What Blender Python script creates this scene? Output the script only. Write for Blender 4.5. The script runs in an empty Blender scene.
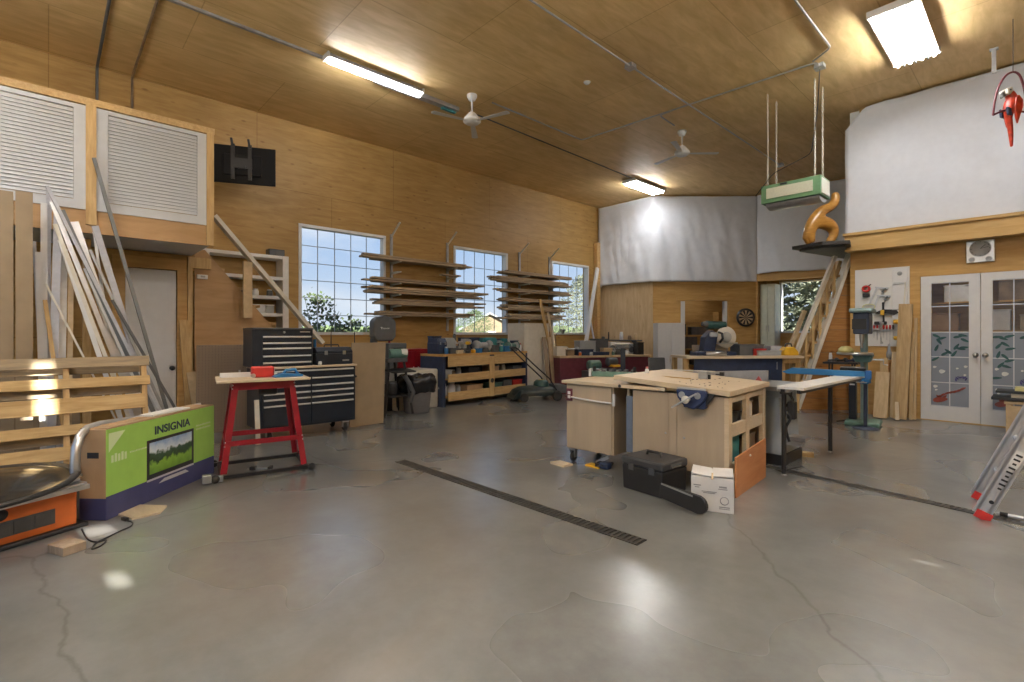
import bpy, bmesh, math, random
from mathutils import Vector, Matrix, noise
random.seed(7)
PI = math.pi
SC = bpy.context.scene
COL = SC.collection
# ---------------------------------------------------------------- camera
H, F, CX, HY = 1.26, 497.0, 512.0, 334.0
YAW = math.radians(47.0)
CS, SN = math.cos(YAW), math.sin(YAW)
cam_d = bpy.data.cameras.new('camera'); cam = bpy.data.objects.new('camera', cam_d); COL.objects.link(cam)
cam.location = (0, 0, H); cam.rotation_euler = (PI/2, 0, YAW)
cam_d.sensor_width = 36; cam_d.lens = F/1024*36; cam_d.shift_y = -(341-HY)/1024; cam_d.clip_end = 900; cam_d.clip_start = .05
SC.camera = cam
SC.view_settings.view_transform = 'Standard'; SC.view_settings.look = 'None'
SC.view_settings.gamma = 1; SC.view_settings.use_curve_mapping = False
SC.view_settings.exposure = 0.48
SC.cycles.use_denoising = True
SC.cycles.max_bounces = 8; SC.cycles.diffuse_bounces = 5; SC.cycles.glossy_bounces = 3; SC.cycles.transmission_bounces = 6
SC.cycles.sample_clamp_indirect = 6
SC.cycles.caustics_reflective = False; SC.cycles.caustics_refractive = False
# ---------------------------------------------------------------- sky
W = bpy.data.worlds.new('world'); SC.world = W; W.use_nodes = True
nt = W.node_tree; nt.nodes.clear()
def N(t, **k):
    n = nt.nodes.new(t)
    for a, b in k.items(): setattr(n, a, b)
    return n
tc = N('ShaderNodeTexCoord'); mp = N('ShaderNodeMapping'); mp.inputs['Scale'].default_value = (1, 1, 2.6)
nz = N('ShaderNodeTexNoise'); nz.inputs['Scale'].default_value = 2.3; nz.inputs['Detail'].default_value = 7
cr = N('ShaderNodeValToRGB'); cr.color_ramp.elements[0].position = .47; cr.color_ramp.elements[1].position = .66
sx = N('ShaderNodeSeparateXYZ'); gr = N('ShaderNodeValToRGB')
gr.color_ramp.elements[0].position = 0; gr.color_ramp.elements[0].color = (.62, .72, .84, 1)
gr.color_ramp.elements[1].position = .7; gr.color_ramp.elements[1].color = (.12, .27, .62, 1)
e = gr.color_ramp.elements.new(.28); e.color = (.27, .46, .80, 1)
mx = N('ShaderNodeMix', data_type='RGBA'); mx.inputs['B'].default_value = (.80, .84, .90, 1)
bg = N('ShaderNodeBackground'); bg.inputs['Strength'].default_value = .82; wo = N('ShaderNodeOutputWorld')
L = nt.links.new
L(tc.outputs['Generated'], mp.inputs[0]); L(mp.outputs[0], nz.inputs[0]); L(nz.outputs[0], cr.inputs[0])
L(tc.outputs['Generated'], sx.inputs[0]); L(sx.outputs['Z'], gr.inputs[0])
L(cr.outputs[0], mx.inputs['Factor']); L(gr.outputs[0], mx.inputs['A']); L(mx.outputs['Result'], bg.inputs[0]); L(bg.outputs[0], wo.inputs[0])
# ---------------------------------------------------------------- sun: from the +X side, through slots added in the unseen right wall to place its patches
sun_d = bpy.data.lights.new('sun', 'SUN'); sun_d.energy = 18.0; sun_d.angle = math.radians(.5); sun_d.color = (1, .95, .86)
sun = bpy.data.objects.new('sun', sun_d); COL.objects.link(sun)
SUN_EL = math.radians(24); SUN_AZ = math.radians(8)
sdir = Vector((math.cos(SUN_EL)*math.cos(SUN_AZ), math.cos(SUN_EL)*math.sin(SUN_AZ), math.sin(SUN_EL)))  # towards the sun
sun.rotation_euler = sdir.to_track_quat('Z', 'Y').to_euler()
LAMP = .60   # scale of every ceiling lamp
# ---------------------------------------------------------------- where a spot of the floor or of a wall lies in the workshop
def ray(px):
    d = (px-CX)/F
    return CS*d-SN, SN*d+CS
def FL(px, py, z=0.0):
    d = F*(H-z)/(py-HY); a, b = ray(px); return Vector((a*d, b*d, z))
def OX(px, py, X):
    a, b = ray(px); d = X/a; return Vector((X, b*d, H+(HY-py)*d/F))
def OY(px, py, Y):
    a, b = ray(px); d = Y/b; return Vector((a*d, Y, H+(HY-py)*d/F))
def DP(px, py, d):
    a, b = ray(px); return Vector((a*d, b*d, H+(HY-py)*d/F))
# ---------------------------------------------------------------- mesh builder
class MB:
    def __init__(s, M=None): s.v = []; s.f = []; s.sm = []; s.M = M
    def add(s, vs, fs, smooth=False, M=None):
        n = len(s.v); m = M
        for v in vs:
            v = Vector(v)
            if m is not None: v = m @ v
            s.v.append(s.M @ v if s.M is not None else v)
        for f in fs: s.f.append([n+i for i in f]); s.sm.append(smooth)
        return s
    def box(s, c, d, rz=0, rx=0, ry=0, M=None, bev=0):
        """box of centre c, size d, turned about its centre"""
        x, y, z = d[0]/2, d[1]/2, d[2]/2
        m = Matrix.Translation(Vector(c)) @ Matrix.Rotation(rz, 4, 'Z') @ Matrix.Rotation(ry, 4, 'Y') @ Matrix.Rotation(rx, 4, 'X')
        if M is not None: m = M @ m
        if bev <= 0 or bev*2 >= min(d):
            vs = [(a*x, b*y, c_*z) for c_ in (-1, 1) for b in (-1, 1) for a in (-1, 1)]
            return s.add(vs, [(0,2,3,1),(4,5,7,6),(0,1,5,4),(2,6,7,3),(0,4,6,2),(1,3,7,5)], False, m)
        bm = bmesh.new(); bmesh.ops.create_cube(bm, size=1)
        for v in bm.verts: v.co = Vector((v.co.x*d[0], v.co.y*d[1], v.co.z*d[2]))
        bmesh.ops.bevel(bm, geom=bm.edges[:], offset=bev, segments=2, affect='EDGES', profile=.5)
        bm.verts.index_update()
        s.add([v.co.copy() for v in bm.verts], [[v.index for v in f.verts] for f in bm.faces], False, m); bm.free()
        return s
    def bb(s, a, b, bev=0):
        a = Vector(a); b = Vector(b)
        return s.box((a+b)/2, [abs(b[i]-a[i]) for i in range(3)], bev=bev)
    def cyl(s, p, q, r, r2=None, n=12, cap=True):
        p = Vector(p); q = Vector(q); r2 = r if r2 is None else r2
        z = (q-p).normalized(); t = Vector((1, 0, 0)) if abs(z.x) < .8 else Vector((0, 1, 0))
        u = z.cross(t).normalized(); w = z.cross(u)
        vs = []
        for k in range(n):
            a = 2*PI*k/n; vs.append(p+(u*math.cos(a)+w*math.sin(a))*r)
        for k in range(n):
            a = 2*PI*k/n; vs.append(q+(u*math.cos(a)+w*math.sin(a))*r2)
        fs = [(k, (k+1) % n, n+(k+1) % n, n+k) for k in range(n)]
        s.add(vs, fs, n > 6)
        if cap: s.add([Vector(v) for v in vs], [tuple(range(n))[::-1], tuple(range(n, 2*n))])
        return s
    def tube(s, pts, r, n=8, rs=None):
        pts = [Vector(p) for p in pts]; rings = []; prev = None
        for i, p in enumerate(pts):
            z = (pts[min(i+1, len(pts)-1)]-pts[max(i-1, 0)]).normalized()
            if prev is None:
                t = Vector((0, 0, 1)) if abs(z.z) < .8 else Vector((1, 0, 0)); u = z.cross(t).normalized()
            else: u = (prev-z*prev.dot(z)).normalized()
            prev = u; w = z.cross(u); rr = rs[i] if rs else r
            rings.append([p+(u*math.cos(2*PI*k/n)+w*math.sin(2*PI*k/n))*rr for k in range(n)])
        vs = [v for g in rings for v in g]; m = len(pts)
        fs = [(i*n+k, i*n+(k+1) % n, (i+1)*n+(k+1) % n, (i+1)*n+k) for i in range(m-1) for k in range(n)]
        s.add(vs, fs, True); s.add(rings[0]+rings[-1], [tuple(range(n))[::-1], tuple(range(n, 2*n))])
        return s
    def lathe(s, prof, c=(0, 0, 0), n=20, ax='Z', smooth=True):
        """prof: list of (r, h) along the axis"""
        c = Vector(c); vs = []
        for r, h in prof:
            for k in range(n):
                a = 2*PI*k/n; x, y = r*math.cos(a), r*math.sin(a)
                vs.append(c+Vector({'Z': (x, y, h), 'Y': (x, h, y), 'X': (h, x, y)}[ax]))
        fs = [(i*n+k, i*n+(k+1) % n, (i+1)*n+(k+1) % n, (i+1)*n+k) for i in range(len(prof)-1) for k in range(n)]
        return s.add(vs, fs, smooth)
    def prism(s, poly, h0, h1, ax='Z', M=None):
        """poly in the plane across ax, extruded from h0 to h1"""
        n = len(poly)
        def P(a, b, h): return {'Z': (a, b, h), 'Y': (a, h, b), 'X': (h, a, b)}[ax]
        vs = [P(a, b, h0) for a, b in poly]+[P(a, b, h1) for a, b in poly]
        fs = [tuple(range(n))[::-1], tuple(range(n, 2*n))]+[(k, (k+1) % n, n+(k+1) % n, n+k) for k in range(n)]
        return s.add(vs, fs, False, M)
    def ball(s, c, r, n=12, sc=(1, 1, 1)):
        m = n//2; pr = [(math.sin(PI*i/m)*r, -math.cos(PI*i/m)*r) for i in range(m+1)]
        c = Vector(c); vs = []
        for rr, h in pr:
            for k in range(n):
                a = 2*PI*k/n; vs.append(c+Vector((rr*math.cos(a)*sc[0], rr*math.sin(a)*sc[1], h*sc[2])))
        fs = [(i*n+k, i*n+(k+1) % n, (i+1)*n+(k+1) % n, (i+1)*n+k) for i in range(m) for k in range(n)]
        return s.add(vs, fs, True)
    def beam(s, p, q, w, t, up=(0, 0, 1)):
        """board from p to q, w wide across `up`-ish, t thick"""
        p = Vector(p); q = Vector(q); z = (q-p); Lh = z.length; z.normalize(); up = Vector(up)
        x = up.cross(z)
        if x.length < 1e-4: x = Vector((1, 0, 0)).cross(z)
        x.normalize(); y = z.cross(x)
        m = Matrix((x, y, z)).transposed().to_4x4(); m.translation = (p+q)/2
        return s.box((0, 0, 0), (w, t, Lh), M=m)
    def build(s, name, mat, parent=None, kind=None, label=None, bev=0):
        me = bpy.data.meshes.new(name); me.from_pydata([tuple(v) for v in s.v], [], s.f); me.validate(); me.update()
        bm = bmesh.new(); bm.from_mesh(me); bmesh.ops.remove_doubles(bm, verts=bm.verts[:], dist=1e-5) if False else None
        bmesh.ops.recalc_face_normals(bm, faces=bm.faces[:]); bm.to_mesh(me); bm.free()
        if any(s.sm):
            for p, m in zip(me.polygons, s.sm): p.use_smooth = m
        if isinstance(mat, (list, tuple)):
            for m in mat: me.materials.append(m)
        else: me.materials.append(mat)
        o = bpy.data.objects.new(name, me); COL.objects.link(o)
        if parent is not None: o.parent = parent
        if kind: o['kind'] = kind
        if label: o['label'] = label
        if bev:
            b = o.modifiers.new('b', 'BEVEL'); b.width = bev; b.segments = 2; b.limit_method = 'ANGLE'
        return o
def thing(name, label, cat, loc=(0, 0, 0), rz=0, group=None):
    o = bpy.data.objects.new(name, None); COL.objects.link(o); o.empty_display_size = .05
    o.location = loc; o.rotation_euler = (0, 0, rz); o['label'] = label; o['category'] = cat
    if group: o['group'] = group
    return o
def tag(o, label, cat, group=None):
    o['label'] = label; o['category'] = cat
    if group: o['group'] = group
    return o
def text_mesh(txt, size, depth, name, mat, parent, loc, rot, bold=0.0, sx=1.0):
    cu = bpy.data.curves.new('t', 'FONT'); cu.body = txt; cu.size = size; cu.extrude = depth; cu.offset = bold
    cu.align_x = 'CENTER'; cu.align_y = 'CENTER'
    to = bpy.data.objects.new('t', cu); COL.objects.link(to)
    me = bpy.data.meshes.new_from_object(to); bpy.data.objects.remove(to)
    me.materials.clear(); me.materials.append(mat)
    o = bpy.data.objects.new(name, me); COL.objects.link(o); o.parent = parent; o.location = loc; o.rotation_euler = rot; o.scale = (sx, 1, 1)
    return o
# ---------------------------------------------------------------- materials
_m = {}
def mat(name, c, rough=.6, metal=0, var=.08, scale=12, bump=0, emit=0, alpha=1, coat=0, trans=0, spec=.5):
    if name in _m: return _m[name]
    m = bpy.data.materials.new(name); m.use_nodes = True; t = m.node_tree; b = t.nodes['Principled BSDF']
    b.inputs['Base Color'].default_value = (*c, 1); b.inputs['Roughness'].default_value = rough; b.inputs['Metallic'].default_value = metal
    b.inputs['Coat Weight'].default_value = coat; b.inputs['Transmission Weight'].default_value = trans; b.inputs['Alpha'].default_value = alpha
    b.inputs['Specular IOR Level'].default_value = spec
    if var or bump:
        tcn = t.nodes.new('ShaderNodeTexCoord'); n = t.nodes.new('ShaderNodeTexNoise'); n.inputs['Scale'].default_value = scale; n.inputs['Detail'].default_value = 5
        t.links.new(tcn.outputs['Object'], n.inputs['Vector'])
        if var:
            r = t.nodes.new('ShaderNodeValToRGB'); r.color_ramp.elements[0].position = .3; r.color_ramp.elements[1].position = .7
            r.color_ramp.elements[0].color = (*[x*(1-var*1.6) for x in c], 1); r.color_ramp.elements[1].color = (*[min(1, x*(1+var)) for x in c], 1)
            t.links.new(n.outputs[0], r.inputs[0]); t.links.new(r.outputs[0], b.inputs['Base Color'])
        if bump:
            bp = t.nodes.new('ShaderNodeBump'); bp.inputs['Strength'].default_value = bump; bp.inputs['Distance'].default_value = .01
            t.links.new(n.outputs[0], bp.inputs['Height']); t.links.new(bp.outputs[0], b.inputs['Normal'])
    if emit:
        b.inputs['Emission Color'].default_value = (*c, 1); b.inputs['Emission Strength'].default_value = emit
    _m[name] = m; return m
def wood(name, c1, c2, grain=(1, 1, 12), rough=.55, knots=0, knotc=None, panels=None, sc=3.0, spec=.4):
    """grain: stretch per axis (large = fine across that axis)"""
    if name in _m: return _m[name]
    m = bpy.data.materials.new(name); m.use_nodes = True; t = m.node_tree; b = t.nodes['Principled BSDF']; ln = t.links.new
    b.inputs['Roughness'].default_value = rough; b.inputs['Specular IOR Level'].default_value = spec
    tcn = t.nodes.new('ShaderNodeTexCoord'); mpn = t.nodes.new('ShaderNodeMapping'); mpn.inputs['Scale'].default_value = grain
    ln(tcn.outputs['Object'], mpn.inputs[0])
    n = t.nodes.new('ShaderNodeTexNoise'); n.inputs['Scale'].default_value = sc; n.inputs['Detail'].default_value = 8; n.inputs['Roughness'].default_value = .6; n.inputs['Distortion'].default_value = .6
    ln(mpn.outputs[0], n.inputs['Vector'])
    r = t.nodes.new('ShaderNodeValToRGB'); r.color_ramp.elements[0].position = .33; r.color_ramp.elements[1].position = .68
    r.color_ramp.elements[0].color = (*c1, 1); r.color_ramp.elements[1].color = (*c2, 1); ln(n.outputs[0], r.inputs[0])
    out = r.outputs[0]
    if knots:
        v = t.nodes.new('ShaderNodeTexVoronoi'); v.inputs['Scale'].default_value = knots; v.inputs['Randomness'].default_value = 1
        mk = t.nodes.new('ShaderNodeMapping'); mk.inputs['Scale'].default_value = tuple(1 if g < 2 else 2.2 for g in grain); ln(tcn.outputs['Object'], mk.inputs[0]); ln(mk.outputs[0], v.inputs['Vector'])
        kr = t.nodes.new('ShaderNodeValToRGB'); kr.color_ramp.elements[0].position = .05; kr.color_ramp.elements[1].position = .15
        kr.color_ramp.elements[0].color = (1, 1, 1, 1); kr.color_ramp.elements[1].color = (0, 0, 0, 1); ln(v.outputs['Distance'], kr.inputs[0])
        mk2 = t.nodes.new('ShaderNodeMix'); mk2.data_type = 'RGBA'; mk2.inputs['B'].default_value = (*(knotc or [x*.45 for x in c1]), 1)
        ms = t.nodes.new('ShaderNodeMath'); ms.operation = 'MULTIPLY'; ms.inputs[1].default_value = .7; ln(kr.outputs[0], ms.inputs[0])
        ln(ms.outputs[0], mk2.inputs['Factor']); ln(out, mk2.inputs['A']); out = mk2.outputs['Result']
    if panels:   # (axis for u, axis for v, panel size u, v)
        sp = t.nodes.new('ShaderNodeSeparateXYZ'); ln(tcn.outputs['Object'], sp.inputs[0]); cb = t.nodes.new('ShaderNodeCombineXYZ')
        ln(sp.outputs[panels[0]], cb.inputs[0]); ln(sp.outputs[panels[1]], cb.inputs[1])
        bt = t.nodes.new('ShaderNodeTexBrick'); bt.inputs['Scale'].default_value = 1; bt.inputs['Brick Width'].default_value = panels[2]; bt.inputs['Row Height'].default_value = panels[3]
        bt.inputs['Mortar Size'].default_value = .006; bt.inputs['Color1'].default_value = (1, 1, 1, 1); bt.inputs['Color2'].default_value = (.93, .92, .91, 1); bt.inputs['Mortar'].default_value = (.72, .68, .62, 1); bt.offset = .5
        ln(cb.outputs[0], bt.inputs['Vector'])
        mm = t.nodes.new('ShaderNodeMix'); mm.data_type = 'RGBA'; mm.blend_type = 'MULTIPLY'; mm.inputs['Factor'].default_value = 1
        ln(out, mm.inputs['A']); ln(bt.outputs['Color'], mm.inputs['B']); out = mm.outputs['Result']
    # slow tone drift over metres
    n2 = t.nodes.new('ShaderNodeTexNoise'); n2.inputs['Scale'].default_value = .9; n2.inputs['Detail'].default_value = 3; ln(tcn.outputs['Object'], n2.inputs['Vector'])
    r2 = t.nodes.new('ShaderNodeValToRGB'); r2.color_ramp.elements[0].position = .3; r2.color_ramp.elements[1].position = .7
    r2.color_ramp.elements[0].color = (.84, .82, .80, 1); r2.color_ramp.elements[1].color = (1, 1, 1, 1); ln(n2.outputs[0], r2.inputs[0])
    m3 = t.nodes.new('ShaderNodeMix'); m3.data_type = 'RGBA'; m3.blend_type = 'MULTIPLY'; m3.inputs['Factor'].default_value = 1
    ln(out, m3.inputs['A']); ln(r2.outputs[0], m3.inputs['B']); ln(m3.outputs['Result'], b.inputs['Base Color'])
    _m[name] = m; return m
PLY1, PLY2 = (.35, .205, .062), (.475, .30, .10)
m_wall = wood('wall_plywood', PLY1, PLY2, (1, 1, 7), .5, 3.2, (.22, .11, .035), (1, 2, 2.44, 1.22), 2.2)
m_wallx = wood('end_plywood', (.46, .27, .085), (.60, .38, .14), (1, 1, 7), .5, 0, None, None, 2.2)
m_wallp = wood('pale_plywood', (.55, .40, .23), (.68, .53, .33), (7, 1, 1), .55, 3.0, (.35, .2, .09), None, 2.2)
m_ceil = wood('ceiling_plywood', (.66, .46, .20), (.84, .62, .31), (5, 1, 1), .55, 0, None, (1, 0, 2.44, 1.22), 2.0)
m_cabply = wood('cabinet_plywood', (.42, .345, .255), (.50, .415, .31), (1, 1, .15), .5, 0, None, None, 5)
m_pine = wood('pine', (.50, .33, .14), (.66, .47, .23), (8, 8, 1), .55, 0, None, None, 4)
m_pinex = wood('pine_long', (.50, .33, .14), (.66, .47, .23), (1, 8, 8), .55, 0, None, None, 4)
m_piney = wood('pine_deep', (.50, .31, .12), (.64, .43, .19), (8, 1, 8), .55, 0, None, None, 4)
m_grey = wood('weathered_wood', (.30, .24, .18), (.48, .38, .28), (8, 8, 1), .8, 0, None, None, 4)
m_greyy = wood('rack_board', (.27, .20, .13), (.42, .32, .21), (8, 1, 8), .75, 0, None, None, 4)
m_greyy2 = wood('rack_board_pale', (.36, .27, .17), (.50, .38, .25), (8, 1, 8), .75, 0, None, None, 4)
m_pal = wood('pallet_wood', (.42, .27, .12), (.64, .45, .23), (8, 1, 8), .75, 0, None, None, 3)
m_maple = wood('maple_top', (.60, .49, .34), (.69, .58, .42), (1, 9, 9), .42, 0, None, None, 4)
m_mdf = mat('mdf', (.32, .245, .16), .7, 0, .06, 6)
m_mdf2 = mat('mdf_dark', (.27, .20, .125), .7, 0, .06, 6)
m_orply = wood('orange_plywood', (.52, .22, .09), (.62, .30, .14), (1, 1, 6), .5, 0, None, None, 3)
m_siding = wood('siding', (.33, .15, .04), (.48, .245, .08), (1, 1, 9), .55, 3.5, (.12, .05, .02), None, 2.5)
m_white = mat('white_paint', (.68, .69, .70), .4, 0, .02)
m_whiteg = mat('white_matt', (.70, .70, .69), .6, 0, .04)
m_cream = mat('cream', (.66, .63, .55), .5, 0, .05)
m_vinyl = mat('white_vinyl', (.46, .48, .54), .5, 0, .05, 30)
m_shade = mat('louvre_white', (.54, .57, .61), .45, 0, .02)
m_black = mat('black_plastic', (.018, .018, .02), .45, 0, .1)
m_blackm = mat('black_metal', (.025, .025, .028), .35, .4, .1)
m_navy = mat('navy_steel', (.022, .030, .045), .35, .3, .08)
m_navyb = mat('navy_blue', (.022, .036, .08), .45, 0, .15)
m_steel = mat('steel', (.55, .56, .57), .3, 1, .08)
m_alu = mat('aluminium', (.62, .63, .64), .38, 1, .05)
m_galv = mat('galvanised', (.42, .43, .44), .45, .7, .1)
m_grayp = mat('grey_paint', (.36, .38, .39), .5, 0, .05)
m_darkg = mat('dark_grey', (.09, .095, .10), .55, 0, .1)
m_red = mat('red_paint', (.26, .008, .02), .35, 0, .1)
m_redd = mat('red_plastic', (.50, .03, .025), .4, 0, .1)
m_orange = mat('orange_plastic', (.72, .17, .03), .45, 0, .06)
m_blue = mat('blue_paint', (.02, .13, .42), .4, 0, .08)
m_bblue = mat('bright_blue', (.02, .16, .40), .4, 0, .05)
m_green = mat('machine_green', (.10, .20, .17), .45, 0, .1)
m_heat = mat('heater_green', (.14, .29, .15), .5, 0, .08)
m_yellow = mat('yellow', (.72, .42, .03), .45, 0, .08)
m_maroon = mat('maroon', (.13, .025, .04), .5, 0, .12)
m_card = mat('cardboard', (.42, .28, .16), .85, 0, .08, 8)
m_tan = mat('tan', (.55, .42, .26), .7, 0, .1)
m_teal = mat('teal', (.05, .25, .27), .5, 0, .1)
m_lime = mat('lime_card', (.34, .60, .12), .45, 0, .03)
m_indigo = mat('indigo_card', (.055, .06, .16), .45, 0, .05)
m_rubber = mat('rubber', (.02, .02, .02), .8, 0, .1)
m_bag = mat('bin_bag', (.012, .012, .014), .25, 0, .1, 20, .4)
m_bin = mat('bin_grey', (.17, .16, .16), .55, 0, .05)
m_pole = mat('grey_pole', (.17, .18, .19), .5, .2, .05)
m_hand = mat('handle_silver', (.60, .62, .64), .35, .2, .02)
m_tube = mat('lamp_tube', (1, .97, .90), .4, 0, 0, emit=9)
m_glow = mat('lamp_white', (1, .97, .9), .4, 0, 0, emit=2)
def glassmat(name, c=(1, 1, 1), rough=0.0):
    m = bpy.data.materials.new(name); m.use_nodes = True; t = m.node_tree; t.nodes.clear()
    o = t.nodes.new('ShaderNodeOutputMaterial'); tr = t.nodes.new('ShaderNodeBsdfTransparent'); tr.inputs[0].default_value = (*c, 1)
    gl = t.nodes.new('ShaderNodeBsdfGlossy'); gl.inputs['Roughness'].default_value = rough; mi = t.nodes.new('ShaderNodeMixShader')
    lw = t.nodes.new('ShaderNodeLayerWeight'); lw.inputs[0].default_value = .5; pw = t.nodes.new('ShaderNodeMath'); pw.operation = 'POWER'; pw.inputs[1].default_value = 4
    fr = t.nodes.new('ShaderNodeMath'); fr.operation = 'MULTIPLY_ADD'; fr.inputs[1].default_value = .5; fr.inputs[2].default_value = .02
    t.links.new(lw.outputs['Facing'], pw.inputs[0]); t.links.new(pw.outputs[0], fr.inputs[0]); t.links.new(fr.outputs[0], mi.inputs[0]); t.links.new(tr.outputs[0], mi.inputs[1]); t.links.new(gl.outputs[0], mi.inputs[2]); t.links.new(mi.outputs[0], o.inputs[0])
    return m
m_glass = glassmat('window_glass', (.97, .98, .98))
# ================================================================ THE ROOM
XL, YE, YA, YF, XR, YB, ZC = -8.6, 11.34, 13.9, 9.45, 2.2, -4.0, 4.81
P0 = Vector((-6.86, YE, 0)); P1 = Vector((-5.04, 13.3, 0))      # the slanted front of the tool room
m_conc = bpy.data.materials.new('concrete'); m_conc.use_nodes = True
def _conc():
    t = m_conc.node_tree; b = t.nodes['Principled BSDF']; ln = t.links.new
    tcn = t.nodes.new('ShaderNodeTexCoord')
    def noise_(s, d, r=.55, dist=0):
        n = t.nodes.new('ShaderNodeTexNoise'); n.inputs['Scale'].default_value = s; n.inputs['Detail'].default_value = d; n.inputs['Roughness'].default_value = r; n.inputs['Distortion'].default_value = dist
        ln(tcn.outputs['Object'], n.inputs['Vector']); return n.outputs[0]
    def ramp(src, stops):
        r = t.nodes.new('ShaderNodeValToRGB'); ln(src, r.inputs[0])
        r.color_ramp.elements[0].position, r.color_ramp.elements[0].color = stops[0][0], (*stops[0][1], 1)
        r.color_ramp.elements[1].position, r.color_ramp.elements[1].color = stops[-1][0], (*stops[-1][1], 1)
        for p, c in stops[1:-1]:
            e = r.color_ramp.elements.new(p); e.color = (*c, 1)
        return r.outputs[0]
    def mixm(a, b2, mode='MULTIPLY', f=1):
        m = t.nodes.new('ShaderNodeMix'); m.data_type = 'RGBA'; m.blend_type = mode
        if isinstance(f, (int, float)): m.inputs['Factor'].default_value = f
        else: ln(f, m.inputs['Factor'])
        ln(a, m.inputs['A'])
        if isinstance(b2, tuple): m.inputs['B'].default_value = (*b2, 1)
        else: ln(b2, m.inputs['B'])
        return m.outputs['Result']
    base = ramp(noise_(.6, 6, .6, .3), [(.34, (.142, .150, .150)), (.5, (.198, .208, .207)), (.66, (.255, .265, .265))])
    fine = ramp(noise_(5, 8, .7), [(.3, (.74, .74, .74)), (.7, (1, 1, 1))])
    c = mixm(base, fine)
    stain = ramp(noise_(.5, 5, .6, .6), [(.52, (0, 0, 0)), (.70, (1, 1, 1))])
    s2 = t.nodes.new('ShaderNodeMath'); s2.operation = 'MULTIPLY'; s2.inputs[1].default_value = .5; ln(stain, s2.inputs[0])
    c = mixm(c, (.19, .135, .085), 'MIX', s2.outputs[0])
    # hairline cracks
    v = t.nodes.new('ShaderNodeTexVoronoi'); v.voronoi_dimensions = '2D'; v.feature = 'DISTANCE_TO_EDGE'; v.inputs['Scale'].default_value = .27
    n = t.nodes.new('ShaderNodeTexNoise'); n.inputs['Scale'].default_value = 2.2; n.inputs['Detail'].default_value = 6; ln(tcn.outputs['Object'], n.inputs['Vector'])
    va = t.nodes.new('ShaderNodeVectorMath'); va.operation = 'MULTIPLY_ADD'; va.inputs[1].default_value = (.35, .35, .35)
    ln(n.outputs['Color'], va.inputs[0]); ln(tcn.outputs['Object'], va.inputs[2]); ln(va.outputs[0], v.inputs['Vector'])
    cr2 = ramp(v.outputs['Distance'], [(.0, (.62, .61, .59)), (.0026, (1, 1, 1))]); c = mixm(c, cr2)
    ln(c, b.inputs['Base Color'])
    mr = t.nodes.new('ShaderNodeMapRange'); mr.inputs['From Min'].default_value = .3; mr.inputs['From Max'].default_value = .7; mr.inputs['To Min'].default_value = .24; mr.inputs['To Max'].default_value = .34
    ln(noise_(.9, 2, .4), mr.inputs['Value']); ln(mr.outputs[0], b.inputs['Roughness'])
    b.inputs['Specular IOR Level'].default_value = .8; b.inputs['Coat Weight'].default_value = .6; b.inputs['Coat Roughness'].default_value = .22
    pass
_conc()
def structure(mb, name, m): return mb.build(name, m, None, 'structure')
# two drain channels are sunk in the slab
dr1 = FL(400, 461), FL(641, 543)
dr2 = FL(765, 466), FL(1024, 524)
structure(MB().bb((XL-.3, YB-.3, -.3), (XR+.3, YA+.6, 0)), 'floor', m_conc)
structure(MB().bb((XL-.3, YB-.3, ZC), (XR+.3, YA+.6, ZC+.12)), 'ceiling', m_ceil)
def holed(u0, u1, z0, z1, holes, put):
    us = sorted({u0, u1, *[h[0] for h in holes], *[h[1] for h in holes]}); 
    for a, b in zip(us, us[1:]):
        if b-a < 1e-6: continue
        mid = (a+b)/2; cuts = sorted([(h[2], h[3]) for h in holes if h[0] < mid < h[1]]); z = z0
        for c, d in cuts:
            if c > z+1e-6: put(a, b, z, c)
            z = d
        if z < z1-1e-6: put(a, b, z, z1)
# ---- left wall and its three windows
def yl(px): return OX(px, HY, XL).y
ZW0 = 1.245
wins = []
for (xa, xb, yt) in ((298.5, 385.5, 223.2), (453.5, 507.5, 245.6), (551.5, 588.5, 260.6)):
    wins.append((yl(xa), yl(xb), ZW0, OX(xa, yt, XL).z))
mb = MB(); holed(YB-.2, YE, 0, ZC, wins, lambda a, b, c, d: mb.bb((XL-.2, a, c), (XL, b, d)))
structure(mb, 'wall_left', m_wall)
m_grille = mat('window_grille', (.25, .30, .36), .5, 0, 0)
def window_x(n, w, cols, rows, X, fw=.05):
    """frame, grille and pane of a window in a wall facing +X; the part sits in the wall"""
    y0, y1, z0, z1 = w
    f = MB(); 
    f.bb((X-.12, y0, z0), (X+.015, y0+fw, z1)).bb((X-.12, y1-fw, z0), (X+.015, y1, z1)).bb((X-.12, y0+fw, z1-fw), (X+.015, y1-fw, z1)).bb((X-.12, y0+fw, z0), (X+.03, y1-fw, z0+fw))
    fo = f.build('window_%d' % n, m_white, None, 'structure')
    g = MB()
    for k in range(1, cols):
        y = y0+fw+(y1-y0-2*fw)*k/cols; g.bb((X-.085, y-.006, z0+fw), (X-.075, y+.006, z1-fw))
    for k in range(1, rows):
        z = z0+fw+(z1-z0-2*fw)*k/rows; g.bb((X-.0849, y0+fw, z-.006), (X-.0751, y1-fw, z+.006))
    g.build('grille', m_grille, fo)
    MB().bb((X-.083, y0+fw, z0+fw), (X-.077, y1-fw, z1-fw)).build('pane', m_glass, fo)
    return fo
window_x(1, wins[0], 5, 6, XL); window_x(2, wins[1], 5, 5, XL); window_x(3, wins[2], 4, 5, XL)
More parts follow.
